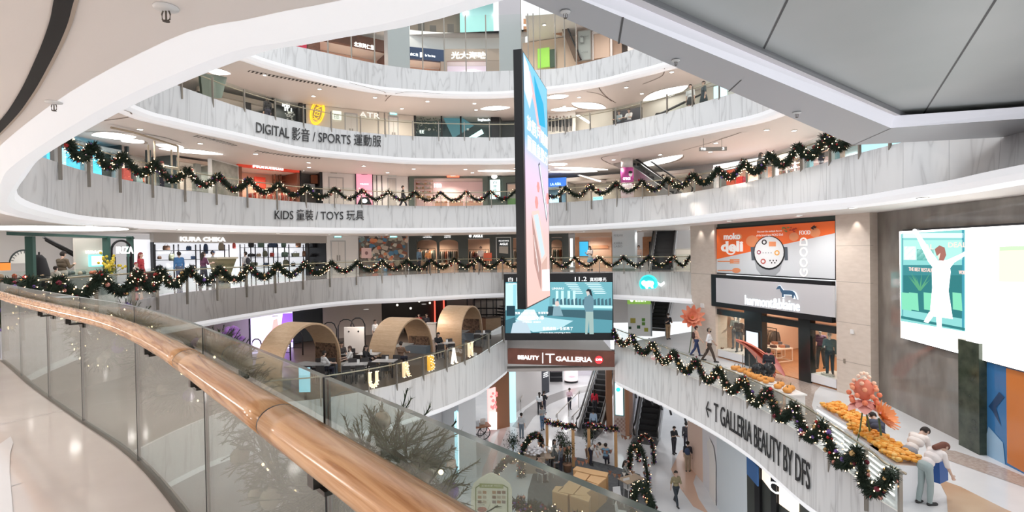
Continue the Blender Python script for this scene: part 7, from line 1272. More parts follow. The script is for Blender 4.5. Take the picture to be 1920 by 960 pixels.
for x, y, d, lab in ((1448, 660, 2.6, 'pale cube frame table inside the shop doorway, the farther one'), (1461, 664, 2.2, 'pale cube frame table inside the shop doorway, the nearer one')):
    p = FA.P(x, y, d); p.z = -4.46; r = thing('cube_frame_table', lab, 'table', p, .3); m = MB()
    for sx in (-1, 1):
        for sy in (-1, 1): m.box((sx*.5, sy*.35, .33), (.035, .035, .66))
        for z in (.02, .64): m.box((sx*.5, 0, z), (.035, .7, .035)); m.box((0, sx*.35, z), (1.0, .035, .035))
    m.obj('frame', col((.82, .70, .60)), r); m = MB(); m.box((0, 0, .67), (1.06, .76, .025)); m.obj('top', col((.85, .75, .66)), r)
    for i, (sx, c) in enumerate(((-.3, (.10, .05, .04)), (.15, (.45, .20, .12)), (.36, (.15, .15, .17)))): m = MB(); m.box((0, 0, .05), (.24, .3, .1)); m.box((0, -.01, .11), (.22, .28, .03)); m.obj('folded_clothes', cloth(c), None, ('dark brown', 'rust', 'charcoal')[i]+' folded clothes on the '+lab.split(' inside')[0]+lab.split('doorway')[1], 'clothes').location = p+Vector((sx, 0, .683))
rack(FA, 1431, 1456, 612, 3.4, 'clothes rail with striped jackets inside the shop doorway', [(.30, .22, .16), (.12, .10, .09), (.55, .42, .32), (.22, .16, .12)], 'jackets inside the shop doorway', 'jacket on the rail inside the clothes shop doorway', -4.46)
board(FA, 'mirror_niche', 'framed wall niche with goods on the peach shop wall', 'niche', 1474, 590, 1488, 618, col((.85, .78, .70)), 6.2, .1, col((.45, .30, .2))); board(FA, 'shop_screen', 'pale grey screen between the left window and the doorway', 'screen', 1399, 622, 1422, 655, em('pale_grey', (.62, .68, .72), .7), -.35, .06, DARK)
for x, lab in ((1352, 'pair of brown shoes on the left window ledge'), (1557, 'pair of pale trainers on the right window ledge'), (1547, 'pair of tan shoes on the right window ledge')):
    p = FA.P(x, 650 if x < 1400 else 708, .25); p.z = -4.048; t = thing('shoes', lab, 'shoes', p, R.uniform(0, 1)); 
    for s in (-.07, .07): m = MB(); m.smooth = True; capsule(m, (s, .10, .05), (s, -.10, .035), .045, .04, 8); m.obj('shoe', col((.22, .11, .07) if x < 1400 else (.55, .5, .45)), t)
for x, y, lab in ((1316, 573, 'small white box on the left beige pillar'), (1597, 622, 'small white box on the right beige pillar')): board(FA, 'wall_box', lab, 'wall box', x-3, y-4, x+3, y+4, WHITE, -.2, .05)
board(FA, 'socket_plate', 'small bronze plate low on the right beige pillar', 'wall plate', 1581, 673, 1584, 681, col((.30, .25, .2)), -.18, .03)
# sculptures and displays beside the railing
TR = RING['BR'][0]
p = W(1412, 712, zc); r = thing('coral_sculpture', 'draped coral red paper sculpture on thin metal legs before the shop doorway', 'sculpture', p); m = MB()
for a in (-.5, -.15, .25, .55): m.tube([(a, 0, 0), (a*.8, .1, 1.15)], .02, 5)
m.obj('legs', STEEL, r); m = MB(); m.smooth = True
for k in range(9): petal(m, Vector((-.75+.05*k, .1*sin(k), 1.75-.03*k)), Vector((1, -.1+.05*k, -.25-.07*k)), Vector((0, -.2, 1)), 1.9, .16, -.35, 8)
m.obj('coral_drape', mat('coral_red', (.84, .26, .18), .5), r); m = MB(); m.smooth = True
for k in range(6): petal(m, Vector((.55+.05*k, .02*k, 1.2)), Vector((.55, -.15+.07*k, -.8)), Vector((0, -1, .2)), 1.25, .10, .1, 7)
m.obj('pink_tails', col((.85, .38, .36)), r)
p = W(1432, 735, zc); r = thing('black_heart_cushions', 'pair of glossy black rounded shapes on a stand beside the coral sculpture', 'sculpture', p); m = MB(); m.smooth = True
for x, z in ((-.22, .95), (.22, .95)): m.ball((x, 0, z), .27, 16, 1, .7, 1)
m.ball((0, 0, .76), .26, 14, 1, .7, 1); m.obj('black_lobes', mat('gloss_black', (.015, .018, .02), .12), r); m = MB(); m.tube([(0, 0, 0), (0, 0, .7)], .04, 8); m.obj('stand', STEEL, r)
person(W(1442, 725, zc), 2.6, 'dark haired person behind the black rounded shapes', 'stand', top=(.03, .03, .035), h=1.6)
def flower_bed(px, off, L, label, c0, c1, n=260, h=.85, rows=True):
    T = TR.off(off); q, nn = T.pos(T.s_at(px, 760)); t = Vector((-nn.y, nn.x, 0)); M = Matrix((t, nn, (0, 0, 1))).transposed(); r = wthing('flower_display', label, 'flower display', (q.x, q.y, zc)); m = MB()
    m.box(V2(q)+Vector((0, 0, zc+h/2)), (L, .7, h), M=M); m.obj('white_stand', mat('white_display_ledge', (.88, .88, .90), .3), r); m = MB()
    for k in range(5): m.box(V2(q)-nn*.36+Vector((0, 0, zc+.12+.15*k)), (L*.97, .03, .03), M=M)
    m.obj('lit_slats', em('slat', (1, .98, .95), 1.4), r); m = MB(); m.smooth = True; a, b_ = col(c0), col(c1)
    for k in range(n): v = V2(q)+t*R.uniform(-L/2, L/2)*.95+nn*R.uniform(-.3, .3)+Vector((0, 0, zc+h+.05+R.uniform(0, .10))); m.m(R.choice((a, a, b_))); m.lathe(v, [(.02, -.04), (.075, 0), (.06, .035), (.01, .045)], 6)
    tag(m.obj('blooms', None, r), kind='stuff'); return r
flower_bed(1588, 1.0, 2.3, 'long bed of orange flowers on a white stand beneath the berry flower', (.78, .30, .03), (.85, .46, .10)); flower_bed(1640, .75, 1.8, 'second bed of orange flowers, next to the man in white', (.80, .33, .03), (.85, .50, .12), 220); flower_bed(1680, .7, 1.3, 'nearest small bed of orange flowers by the railing', (.78, .34, .04), (.82, .5, .15), 160)
def pumpkins(px, off, n, label):
    T = TR.off(off); q, nn = T.pos(T.s_at(px, 730)); t = Vector((-nn.y, nn.x, 0)); M = Matrix((t, nn, (0, 0, 1))).transposed(); r = wthing('display_table', 'white slatted display table '+label, 'table', (q.x, q.y, zc)); m = MB(); m.box(V2(q)+Vector((0, 0, zc+.72)), (1.5, .8, .05), M=M); m.obj('top', WHITE, r)
    for sx in (-.68, .68): m = MB(); m.box(V2(q)+t*sx+Vector((0, 0, zc+.35)), (.05, .7, .7), M=M); m.obj('leg_panel', WHITE, r)
    for k in range(n):
        v = V2(q)+t*(-.6+1.2*(k+.5)/n)+nn*((k % 2)*.3-.15)+Vector((0, 0, zc+.746)); o = thing('pumpkin', 'small orange pumpkin on the white slatted table '+label, 'pumpkin', v, 0, 'pumpkins on the table '+label); m = MB(); m.smooth = True; s = R.uniform(.8, 1.2)
        b = len(m.v); pr = [(.03, .0), (.11, .02), (.14, .08), (.11, .15), (.03, .165)]
        for rr, z in pr:
            for j in range(20): w = rr*(1+.08*cos(j*pi)); m.v.append(Vector((w*cos(j*pi/10)*s, w*sin(j*pi/10)*s, z*s)))
        for i in range(4):
            for j in range(20): m.face((b+i*20+j, b+i*20+(j+1) % 20, b+(i+1)*20+(j+1) % 20, b+(i+1)*20+j))
        m.face([b+j for j in range(20)][::-1]); m.face([b+80+j for j in range(20)]); m.obj('body', col((.78, .34, .08)), o); m = MB(); m.tube([(0, 0, .15*s), (.01, 0, .21*s), (.03, 0, .24*s)], .018, 5); m.obj('stalk', col((.20, .16, .08)), o)
pumpkins(1392, 1.0, 6, 'farther, by the coral sculpture'); pumpkins(1428, .9, 7, 'in the middle, beside the black rounded shapes'); pumpkins(1470, .9, 4, 'nearer, left of the orange flower bed')
p = W(1625, 880, zc); r = wthing('giant_paper_flower', 'tall paper flower with a cone of coral berries over pink petals', 'flower decoration', p); cc = at(1620, 738, p.y); k = p.y/1000; m = MB(); m.smooth = True
rows = [(-.012, .022), (0, .024), (.012, .0215), (.022, .016), (.031, .010), (.038, .005)]
for i, (z, rad) in enumerate(rows):
    n = max(3, int(rad/.0035)); m.m((col((.86, .24, .12)), col((.90, .36, .20)), col((.92, .52, .36)), col((.93, .70, .55)))[min(3, max(0, i-1))])
    for j in range(n): a = 2*pi*(j+.5*(i % 2))/n; m.ball(cc+Vector((rad*cos(a), rad*sin(a), z))*1000*k, .0052*1000*k*(1-.07*i), 8)
m.obj('berries', None, r); m = MB(); m.smooth = True; m.ball(cc+Vector((0, 0, .008))*1000*k, .017*1000*k, 12, 1, 1, 1.2); m.obj('cone_core', col((.7, .2, .12)), r); m = MB(); m.smooth = True
for j in range(6): a = 2*pi*j/6; petal(m, cc+Vector((0, 0, -14*k)), Vector((cos(a), sin(a), -.35)), Vector((0, 0, 1)), 31*k, 15*k, -.25)
m.obj('pink_petals', PINKP, r); m = MB(); m.tube([p, p.lerp(cc, .5)+Vector((.12, 0, 0)), cc+Vector((0, 0, -12*k))], .022, 6); m.tube([p+Vector((-.35, .1, 0)), p.lerp(cc, .5)+Vector((-.15, 0, 0)), cc+Vector((0, 0, -12*k))], .018, 6); m.obj('stems', STEMG, r)
p = W(1650, 890, zc); giant_flower(p, at(1651, 783, p.y), 1, .42, mat('orange_daisy', (.86, .33, .12), .5), 'orange paper daisy right of the berry flower', 16, Vector((.4, -.6, .5)))
p = W(1652, 878, zc); person(p, 2.9, 'person in dark navy hidden behind the orange daisy', 'bend', top=(.06, .07, .11), h=1.6, sleeve='long')
person(W(1706, 915, zc), 1.9, 'man in a white shirt bending over the orange flowers', 'bend', top=(.80, .74, .70), legs=(.30, .30, .32), h=1.7); person(W(1735, 945, zc), 1.75, 'woman with long auburn hair and white top bending by the railing', 'bend', top=(.78, .72, .70), legs=(.35, .42, .42), hair=(.16, .06, .04), long=True, h=1.64)
p = W(1764, 935, zc)+Vector((0, 0, .42)); r = thing('paper_carrier_bag', 'bright blue paper carrier bag beside the woman with auburn hair', 'bag', p, .5); m = MB(); m.hexa([(-.2, -.07, 0), (.2, -.07, 0), (.2, .07, 0), (-.2, .07, 0), (-.2, -.06, .5), (.2, -.06, .5), (.2, .06, .5), (-.2, .06, .5)]); m.obj('body', mat('carrier_blue', (.02, .10, .36), .4), r); m = MB()
for s in (-.06, .06): m.tube([(-.09, s, .5), (-.06, s, .68), (.06, s, .68), (.09, s, .5)], .008, 5)
m.obj('handles', WHITE, r)

B_ = RING['BR'][1].off(.10)
for px, py in ((1192, 735), (1207, 742), (1223, 748), (1240, 756), (1257, 764), (1285, 778)):
    p, n = B_.pos(B_.s_at(px, py)); t = thing('track_spotlight', 'small black spotlight under the white edge of the right hand gallery slab', 'spotlight', (p.x, p.y, -6.13), 0, 'spotlights under the right gallery slab'); m = MB(); m.cyl((0, 0, -.08), .1, .02, 8); m.obj('mount', DARK, t); m = MB(); m.smooth = True; m.tube([(0, .06, -.06), (0, -.12, -.20)], .05, 10); m.obj('head', DARK, t)
# ================= GROUND FLOOR =======================================================
zg = -11.1; G_ = lambda x, y: W(x, y, zg)
def gpoly(name, pts, mt, h=.006): v = [G_(x, y)+Vector((0, 0, h)) for x, y in pts]; m = MB().m(mt); m.add(v, [tuple(range(len(v)))]); return m.obj(name, kind='structure')
gpoly('floor_inlay_band', [(960, 800), (985, 768), (1015, 747), (1060, 731), (1140, 716), (1140, 727), (1070, 741), (1030, 758), (1000, 783), (985, 806)], FLOORG)
gpoly('floor_inlay_peach', [(1258, 880), (1275, 845), (1300, 835), (1315, 860), (1300, 905), (1310, 935), (1330, 965), (1300, 950), (1275, 915)], col((.74, .50, .38), .2))
gpoly('floor_grey_carpet', [(1005, 870), (1030, 858), (1085, 858), (1150, 874), (1200, 890), (1215, 930), (1220, 1000), (1120, 1040), (985, 1000), (990, 920)], tex_mat('grey_carpet', 'Object', (1, 1, 1), [(.3, (.10, .105, .11)), (.7, (.15, .155, .16))], 6, 3, rough=.9), .012)
gpoly('floor_pink_band', [(890, 1000), (905, 880), (940, 800), (952, 800), (925, 870), (915, 1000)], col((.75, .62, .60), .2), .007)
# walls round the ground floor
def gwall(name, x0, y0, x1, y1, z1, mt, t=.4):
    a, b = G_(x0, y0), G_(x1, y1); m = MB(); m.slab(a, b, zg, z1, t); m.obj(name, mt, kind='structure'); return Face(a, b, zg, z1)
COP = mat('copper_wood', (.40, .19, .10), .4)
gwall('wall_entrance_left', 966, 775, 1016, 741, -6.4, col((.60, .58, .57))); gwall('wall_black_pier', 1016, 741, 1030, 735, -6.4, col((.04, .045, .06)), 1.2)
gwall('wall_entrance_rear', 1010, 688, 1145, 684, -6.2, col((.70, .68, .70))); gwall('wall_copper_post', 1138, 806, 1149, 806, -6.4, COP, .5); gwall('wall_copper_pier', 930, 806, 956, 800, -5.95, COP, .8)
f = gwall('wall_checker', 1151, 812, 1178, 816, -6.3, col((.66, .55, .50)), .8)
r = wthing('checkered_panel', 'pink and beige checkered panel below the lit totem by the escalator', 'panel', f.P(1165, 795)); m = MB()
for i in range(6):
    for j in range(7):
        if (i+j) % 2: f.prect(m, col((.45, .30, .25)), 1153+i*3.6, 784+j*3.6, 1156.6+i*3.6, 787.6+j*3.6, .02)
m.obj('checks', None, r)
r = board(f, 'lit_totem', 'tall white lit totem with a turquoise badge on the checkered pier', 'lightbox', 1154, 719, 1168, 778, em('totem', (.90, 1, 1), 1.4), -.2, .15, col((.25, .55, .6))); m = MB(); f.oval(m, em('turquoise'), 1161, 729, 4.2, 4.2, 18, .24); m.obj('badge', None, r)
f = gwall('wall_pale_patterned', 1188, 806, 1216, 740, -6.3, tex_mat('speckled_pale_wall', 'Object', (1, 1, 1), [(.3, (.72, .68, .72)), (.62, (.78, .75, .78)), (.66, (.45, .40, .62))], 5, 2), .3); gwall('wall_copper_edge', 1180, 824, 1187, 808, -6.3, COP, .25)
f = gwall('wall_cyan_column', 957, 793, 968, 790, -6.0, em('pale_cyan_column', (.45, .80, .92), .8, (.4, .6, .65)), .6)
FR = Face(G_(1016, 741), G_(1030, 735), zg, -6.4); FR.text('T', 1020, 1026, 692, 7, GW, None, -.03).name = 'glowing_letter'; o = bpy.data.objects['glowing_letter']; tag(o, 'white glowing letter on the black pier of the entrance hall', 'letter'); 
r = wthing('pier_lettering', 'small white lettering on the black pier of the entrance hall', 'lettering', FR.P(1023, 702)); [FR.text(t, 1019, 1028, y, 2, GW, r, -.03, ext=.004) for t, y in (('GALLERIA', 699), ('BEAUTY', 702.5), ('BY DFS', 706))]
# entrance hall behind
c = G_(1071, 716); r = wthing('round_advert_drum', 'round advert drum with a huge blue eye in the entrance hall', 'advert', c); q = 12.5*c.y/1000; m = MB(); m.smooth = True; m.cyl(c, 2.2, q, 32); m.obj('drum', em('pale_face', (.95, .82, .82), .6, (.9, .75, .75)), r); m = MB(); m.smooth = True; m.cyl(c, .18, q*1.02, 32); m.obj('black_base', DARK, r)
fe = Face((c.x-1, c.y-q-.02), (c.x+1, c.y-q-.02), zg, -8); m = MB(); fe.oval(m, em('pale'), 1074, 691, 8, 4.5, 20, .03); fe.oval(m, em('eye_blue', (.1, .35, .6), .8), 1076, 691, 4, 4.2, 16, .034); fe.oval(m, BLACK, 1076, 691, 1.6, 1.8, 10, .038); fe.poly(m, BLACK, [(1062, 688), (1068, 684), (1078, 683), (1083, 687), (1078, 685.5), (1069, 686.5)], .036); fe.poly(m, em('lip_pink', (.9, .4, .45), .8), [(1064, 706), (1072, 704), (1081, 706), (1072, 709)], .034); m.obj('eye_picture', None, r)
p = G_(1043, 716); r = thing('black_display_stand', 'black cosmetics display stand left of the advert drum', 'display stand', p); m = MB(); m.box((0, .3, .9), (1.2, .6, 1.8)); m.obj('body', col((.03, .03, .035)), r); m = MB()
for z in (.5, 1.0, 1.4): m.box((0, -.1, z), (1.1, .5, .05))
m.obj('shelf', col((.10, .10, .11)), r); m = MB()
for k in range(10): m.lathe((-.45+.1*k, -.15, 1.03), [(.035, 0), (.035, .14), (.015, .16)], 8)
tag(m.obj('cosmetics', col((.55, .4, .45)), r), kind='stuff')
for i, (x, y, w, c, lab) in enumerate(((1095, 703, 1.6, (.75, .72, .78), 'white cosmetics counter right of the advert drum'), (1118, 700, 1.6, (.65, .72, .74), 'pale cosmetics counter at the right of the entrance hall'), (985, 716, 1.4, (.72, .7, .7), 'white counter at the left of the entrance hall'))):
    p = G_(x, y); r = thing('cosmetics_counter', lab, 'counter', p); m = MB(); m.box((0, 0, .45), (w, .6, .9)); m.obj('base', col(c), r); m = MB(); m.box((0, 0, .93), (w+.06, .66, .05)); m.obj('top', WHITE, r); m = MB(); m.box((0, .25, 1.25), (w*.9, .05, .6)); m.obj('lit_back', em('pale'), r)
def rail2(x0, y0, x1, y1, label, h=.95):
    a, b = G_(x0, y0), G_(x1, y1); r = wthing('stair_handrail', label, 'handrail', a); m = MB(); m.smooth = True; up = Vector((0, 0, h)); m.tube([a+up*.8, a+up, b+up+Vector((0, 0, .25)), b+up*.9+Vector((0, 0, .15))], .035, 8); m.obj('rail', STEEL, r)
    for k in (0.05, .5, .95): q = a.lerp(b, k); m = MB(); m.tube([q, q+up+Vector((0, 0, .25*k))], .022, 6); m.obj('post', STEEL, r)
rail2(1043, 803, 1087, 762, 'steel handrail on the left of the pair before the entrance hall'); rail2(1073, 807, 1115, 766, 'steel handrail on the right of the pair, nearer the escalator'); rail2(976, 772, 990, 748, 'short steel handrail by the left wall of the entrance hall')
escalator(G_(1108, 806), G_(1108, 806)+Vector((2.6, 5.2, 4.6)), 1.3, Vector((.90, -.43, 0)), 'escalator carrying a woman in red, behind the copper post')
escalator(G_(1214, 818), G_(1214, 818)+Vector((2.4, 5.6, 4.6)), 1.3, Vector((.92, -.39, 0)), 'escalator with white side panels under the right gallery', glass=mat('white_side_panel', (.70, .68, .70), .4))
# right: pillar, arches, pink wall, pale shopfront
f = gwall('wall_pink', 1290, 872, 1318, 905, -6.3, col((.80, .60, .50)), .3); f = gwall('wall_white_arches', 1318, 905, 1345, 950, -6.3, col((.80, .80, .84)), .3); gwall('wall_pale_blue', 1345, 950, 1402, 1040, -6.3, col((.66, .73, .78)), .3)
fw = Face(G_(1318, 905), G_(1345, 950), zg, -6.3); r = wthing('arch_panel', 'tall pale arch moulding on the white wall under the right gallery', 'moulding', fw.P(1335, 900)); m = MB(); fw.poly(m, WHITE, [(1327, 830), (1332, 822), (1340, 838), (1344, 870), (1344, 950), (1332, 930), (1332, 860), (1328, 842)], .05); m.obj('moulding', None, r)
r = board(Face(G_(1345, 950), G_(1402, 1040), zg, -6.3), 'blue_shop_picture', 'blue picture above a bench in the far lower shop window', 'picture', 1400, 865, 1420, 900, col((.03, .12, .32)), -.05, .05)
f = gwall('wall_lower_shop', 1402, 1040, 1530, 1120, -6.3, mat('bottle_green_front', (.05, .055, .05), .3), .3); r = wthing('shop_sign', 'black framed lit shop sign with pale raised letters at the bottom right', 'sign', f.P(1470, 930)); m = MB()
for x0, y0, x1, y1, s in ((1430, 872, 1452, 912, 1), (1462, 900, 1500, 958, 1)):
    f.poly(m, em('shop_glow', (1, .82, .66), .8), [(x0, y0), (x1, y0+(x1-x0)*.95), (x1, y1+14), (x0, y1-14)], .04)
m.obj('lit_panel', None, r); text_on('COACH', f.P(1500, 935, -.12), f.ux, f.uz, f.n, .42, GW, 'lettering', r, w=2.6, ext=.05); m = MB()
for x in (1424, 1455): u = f.uv(x, 900)[0]; f.boxuv(m.m(DARK), u-.12, zg, u+.12, -6.3, -.15, .1)
m.obj('pier', None, r)
# left under the café terrace
f = gwall('wall_ground_left', 640, 960, 830, 868, -6.2, col((.78, .76, .75)), .3); f2_ = gwall('wall_ground_pillar', 828, 862, 862, 902, -5.95, col((.72, .74, .76)), 1.0)
r = board(Face(G_(858, 900), G_(880, 880), zg, -6), 'poster_lightbox', 'tall white poster lightbox with pink orchids under the café terrace', 'lightbox', 858, 767, 879, 880, em('poster_white', (.92, .96, 1), 1.1), -.1, .15, em('cyan_rim', (.45, .8, .95), .9)); fo = Face(G_(858, 900), G_(880, 880), zg, -6); m = MB()
for k in range(18): fo.oval(m, em('orchid', (.85, .30, .55), .8), 868+R.gauss(0, 3.5), 825+R.gauss(0, 13), R.uniform(1.2, 2.6), R.uniform(1.5, 3), 8, .13+.001*k)
m.obj('orchids', None, r); fo.text('SPRING IN BLOOM', 861, 876, 788, 3, col((.4, .4, .45)), r, -.14, ext=.003)
r = board(Face(G_(916, 812), G_(931, 806), zg, -6), 'pink_lightbox', 'pink flowery lightbox beside the copper pier under the café', 'lightbox', 916, 728, 930, 805, em('pinkbox', (.95, .55, .52), .9), -.1, .1); fp = Face(G_(916, 812), G_(931, 806), zg, -6); m = MB()
for k in range(14): fp.oval(m, em('coral_spot', (.9, .22, .22), .8), R.uniform(917, 929), R.uniform(732, 768), R.uniform(1.5, 3), R.uniform(2, 3.5), 8, .12+.001*k)
fp.prect(m, em('pale'), 916.5, 772, 929.5, 805, .125); m.obj('flower_picture', None, r)
p = G_(895, 822); r = thing('flower_cart', 'wooden two wheeled cart with white goods under the café terrace', 'cart', p, .35); m = MB(); m.box((0, 0, .85), (1.7, .9, .08)); m.obj('tray', COP, r)
for s in (-.4, .4):
    m = MB(); m.tube([Vector((.35+.42*cos(a), s, .44+.42*sin(a))) for a in [2*pi*k/24 for k in range(25)]], .03, 6)
    for k in range(4): a = pi*k/4; m.tube([(.35-.42*cos(a), s, .44-.42*sin(a)), (.35+.42*cos(a), s, .44+.42*sin(a))], .012, 4)
    m.obj('wheel', DARK, r)
m = MB(); m.tube([(-.7, -.3, .83), (-.7, -.3, 0)], .03, 6); m.tube([(-.7, .3, .83), (-.7, .3, 0)], .03, 6); m.obj('legs', DARK, r)
for k, (x, y, c, lab) in enumerate(((-.5, .1, (.8, .8, .82), 'white box at the left end of the wooden cart'), (-.05, -.1, (.72, .78, .82), 'pale blue box in the middle of the wooden cart'), (.45, .15, (.8, .76, .72), 'cream box at the right end of the wooden cart'))): q = p+Matrix.Rotation(.35, 3, 'Z') @ Vector((x, y, .896)); m = MB(); m.box((0, 0, .12), (.32, .4, .24)); m.box((0, 0, .26), (.34, .42, .04)); o = m.obj('gift_box', col(c), None, lab, 'box'); o.location = q
p = G_(800, 862); r = thing('glass_showcase', 'black framed glass showcase with a watch poster under the café terrace', 'showcase', p, .5); m = MB(); m.box((0, 0, .5), (1.8, .8, 1.0)); m.obj('plinth', col((.10, .10, .11)), r); m = MB(); m.box((0, 0, 1.35), (1.8, .8, .7)); m.obj('glass_case', GLASS, r); m = MB()
for x in (-.88, .88):
    for y in (-.38, .38): m.box((x, y, 1.35), (.05, .05, .72))
m.obj('frame', DARK, r); m = MB(); m.hexa([(-.5, .1, 1.02), (.3, .1, 1.02), (.3, .14, 1.02), (-.5, .14, 1.02), (-.3, .3, 1.65), (.5, .3, 1.65), (.5, .34, 1.65), (-.3, .34, 1.65)]); m.obj('picture_board', tex_mat('collage_board', 'Object', (1, 1, 1), [(.3, (.12, .10, .12)), (.6, (.55, .45, .42))], 6, 3), r)
def post_sign(x, y, label, c=(.62, .42, .34)):
    p = G_(x, y); r = thing('post_sign', label, 'sign', p); m = MB(); m.smooth = True; m.lathe((0, 0, 0), [(.2, 0), (.2, .025), (.03, .05)], 16); m.tube([(0, 0, 0), (0, 0, 1.25)], .025, 8); m.obj('post', STEEL, r); m = MB(); m.box((0, 0, 1.45), (.48, .04, .45)); m.obj('plate', col(c), r); m = MB(); m.box((0, -.025, 1.45), (.38, .006, .3)); m.obj('notice', col((.80, .62, .52)), r)
post_sign(847, 921, 'small orange notice on a bronze post under the café terrace')
# menu board
p = G_(922, 1030); r = wthing('menu_board', 'cream arched menu board with pictures of dishes at the edge of the garland café', 'menu board', p); fb = Face(G_(882, 1030), G_(962, 1030), zg, -9); m = MB(); o = fb.uv(922, 1000); k = p.y/1000
out = [(883, 1030), (883, 935), (884, 918), (888, 908), (898, 899), (910, 892), (916, 889), (922, 888), (930, 891), (944, 899), (956, 909), (960, 920), (960, 1030)]; m.plate(fb.q(0, 0, 0), fb.ux, fb.uz, -fb.n, [fb.uv(*q) for q in out], .12); m.obj('board', col((.76, .70, .56)), r); m = MB()
fb.poly(m, col((.22, .25, .10)), [(891, 960), (891, 914), (898, 909), (945, 909), (953, 914), (953, 960), (951, 960), (951, 915), (944, 911), (899, 911), (893, 915), (893, 960)], .01); fb.poly(m, col((.34, .36, .14)), [(899, 906), (944, 908), (944, 916), (899, 914)], .015)
for i in range(3):
    for j in range(6): 
        if j not in (2,): fb.poly(m, col(R.choice(((.25, .14, .10), (.45, .25, .15), (.5, .4, .3), (.3, .22, .2)))), [(896+j*9, 920+i*9), (903+j*9, 920.5+i*9), (903+j*9, 926+i*9), (896+j*9, 925.5+i*9)], .012)
for i in range(5): fb.poly(m, col((.18, .16, .14)), [(895, 938+i*4), (903+i % 3*3, 938+i*4), (903+i % 3*3, 939+i*4), (895, 939+i*4)], .014)
fb.oval(m, col((.45, .14, .10)), 904, 955, 9, 5, 14, .013); m.obj('menu_pictures', None, r); fb.text('甜蜜菜單 MENU', 903, 940, 911, 3.4, col((.75, .70, .5)), r, -.025, ext=.004)
# timber counters of the garland café
TC = mat('honey_timber', (.66, .38, .17), .5); 
def timber_block(pts, h, label):
    v = [G_(x, y+12650*0) for x, y in pts]; r = wthing('timber_counter', label, 'counter', sum(v, Vector())/len(v)); m = MB(); m.prism([(q.x, q.y) for q in v], zg+.013, zg+h-.05); m.obj('body', TC, r); m = MB(); c = sum(v, Vector())/len(v); m.prism([((q.x-c.x)*1.02+c.x, (q.y-c.y)*1.02+c.y) for q in v], zg+h-.05, zg+h); m.obj('top', mat('honey_timber_top', (.74, .46, .23), .45), r)
def TPz(x, y, h): return W(x, y, zg+h)
def tblock(pts, h, label):
    v = [TPz(x, y, h) for x, y in pts]; r = wthing('timber_counter', label, 'counter', (v[0].x, v[0].y, zg)); c = sum(v, Vector())/len(v); m = MB(); m.prism([((q.x-c.x)*.98+c.x, (q.y-c.y)*.98+c.y) for q in v], zg+.013, zg+h-.05); m.obj('body', TC, r); m = MB(); m.prism([(q.x, q.y) for q in v], zg+h-.05, zg+h); m.obj('top', mat('honey_timber_top', (.74, .46, .23), .45), r)
tblock([(1074, 880), (1081, 874), (1141, 886), (1138, 894), (1108, 889)], 1.2, 'farthest honey timber counter of the garland café'); tblock([(1072, 896), (1081, 884), (1106, 890), (1098, 900)], 1.2, 'upper left honey timber counter beneath the bunting'); tblock([(1100, 900), (1108, 891), (1137, 896), (1122, 908)], 1.2, 'upper right honey timber counter of the garland café')
tblock([(1046, 921), (1071, 897), (1097, 901), (1074, 927)], 1.2, 'middle left honey timber counter of the garland café'); tblock([(1076, 927), (1099, 902), (1122, 909), (1100, 924), (1106, 930)], 1.2, 'middle right honey timber counter of the garland café'); tblock([(1035, 921), (1042, 911), (1058, 912), (1046, 922), (1066, 927), (1064, 929)], 1.2, 'nearest left honey timber counter of the garland café'); tblock([(1068, 929), (1075, 928), (1108, 930), (1104, 941)], 1.2, 'nearest right honey timber counter of the garland café')
for x, y, lab in ((1018, 880, 'table under the white frilly canopy of the garland café'), (1120, 862, 'table at the back of the garland café by the blue shirted visitor'), (1184, 925, 'table by the right hand garland fence'), (1050, 872, 'planter table beside the grey coat in the garland café')): table(G_(x, y)+Vector((0, 0, .013)), R.uniform(0, .6), (.45, .34, .24), 1.2, .8, 'wooden '+lab)
for i, (x, y, rz) in enumerate(((1018, 902, .6), (1028, 896, 2.2), (1044, 880, 0), (1180, 932, .4), (1190, 915, 1.8), (1160, 950, .2), (1165, 980, 1.2), (1036, 868, 2.6))): chair(G_(x, y)+Vector((0, 0, .013)), rz, (.72, .72, .72), 'white light chair on the grey carpet of the garland café', 'white chairs of the garland café', 'white')
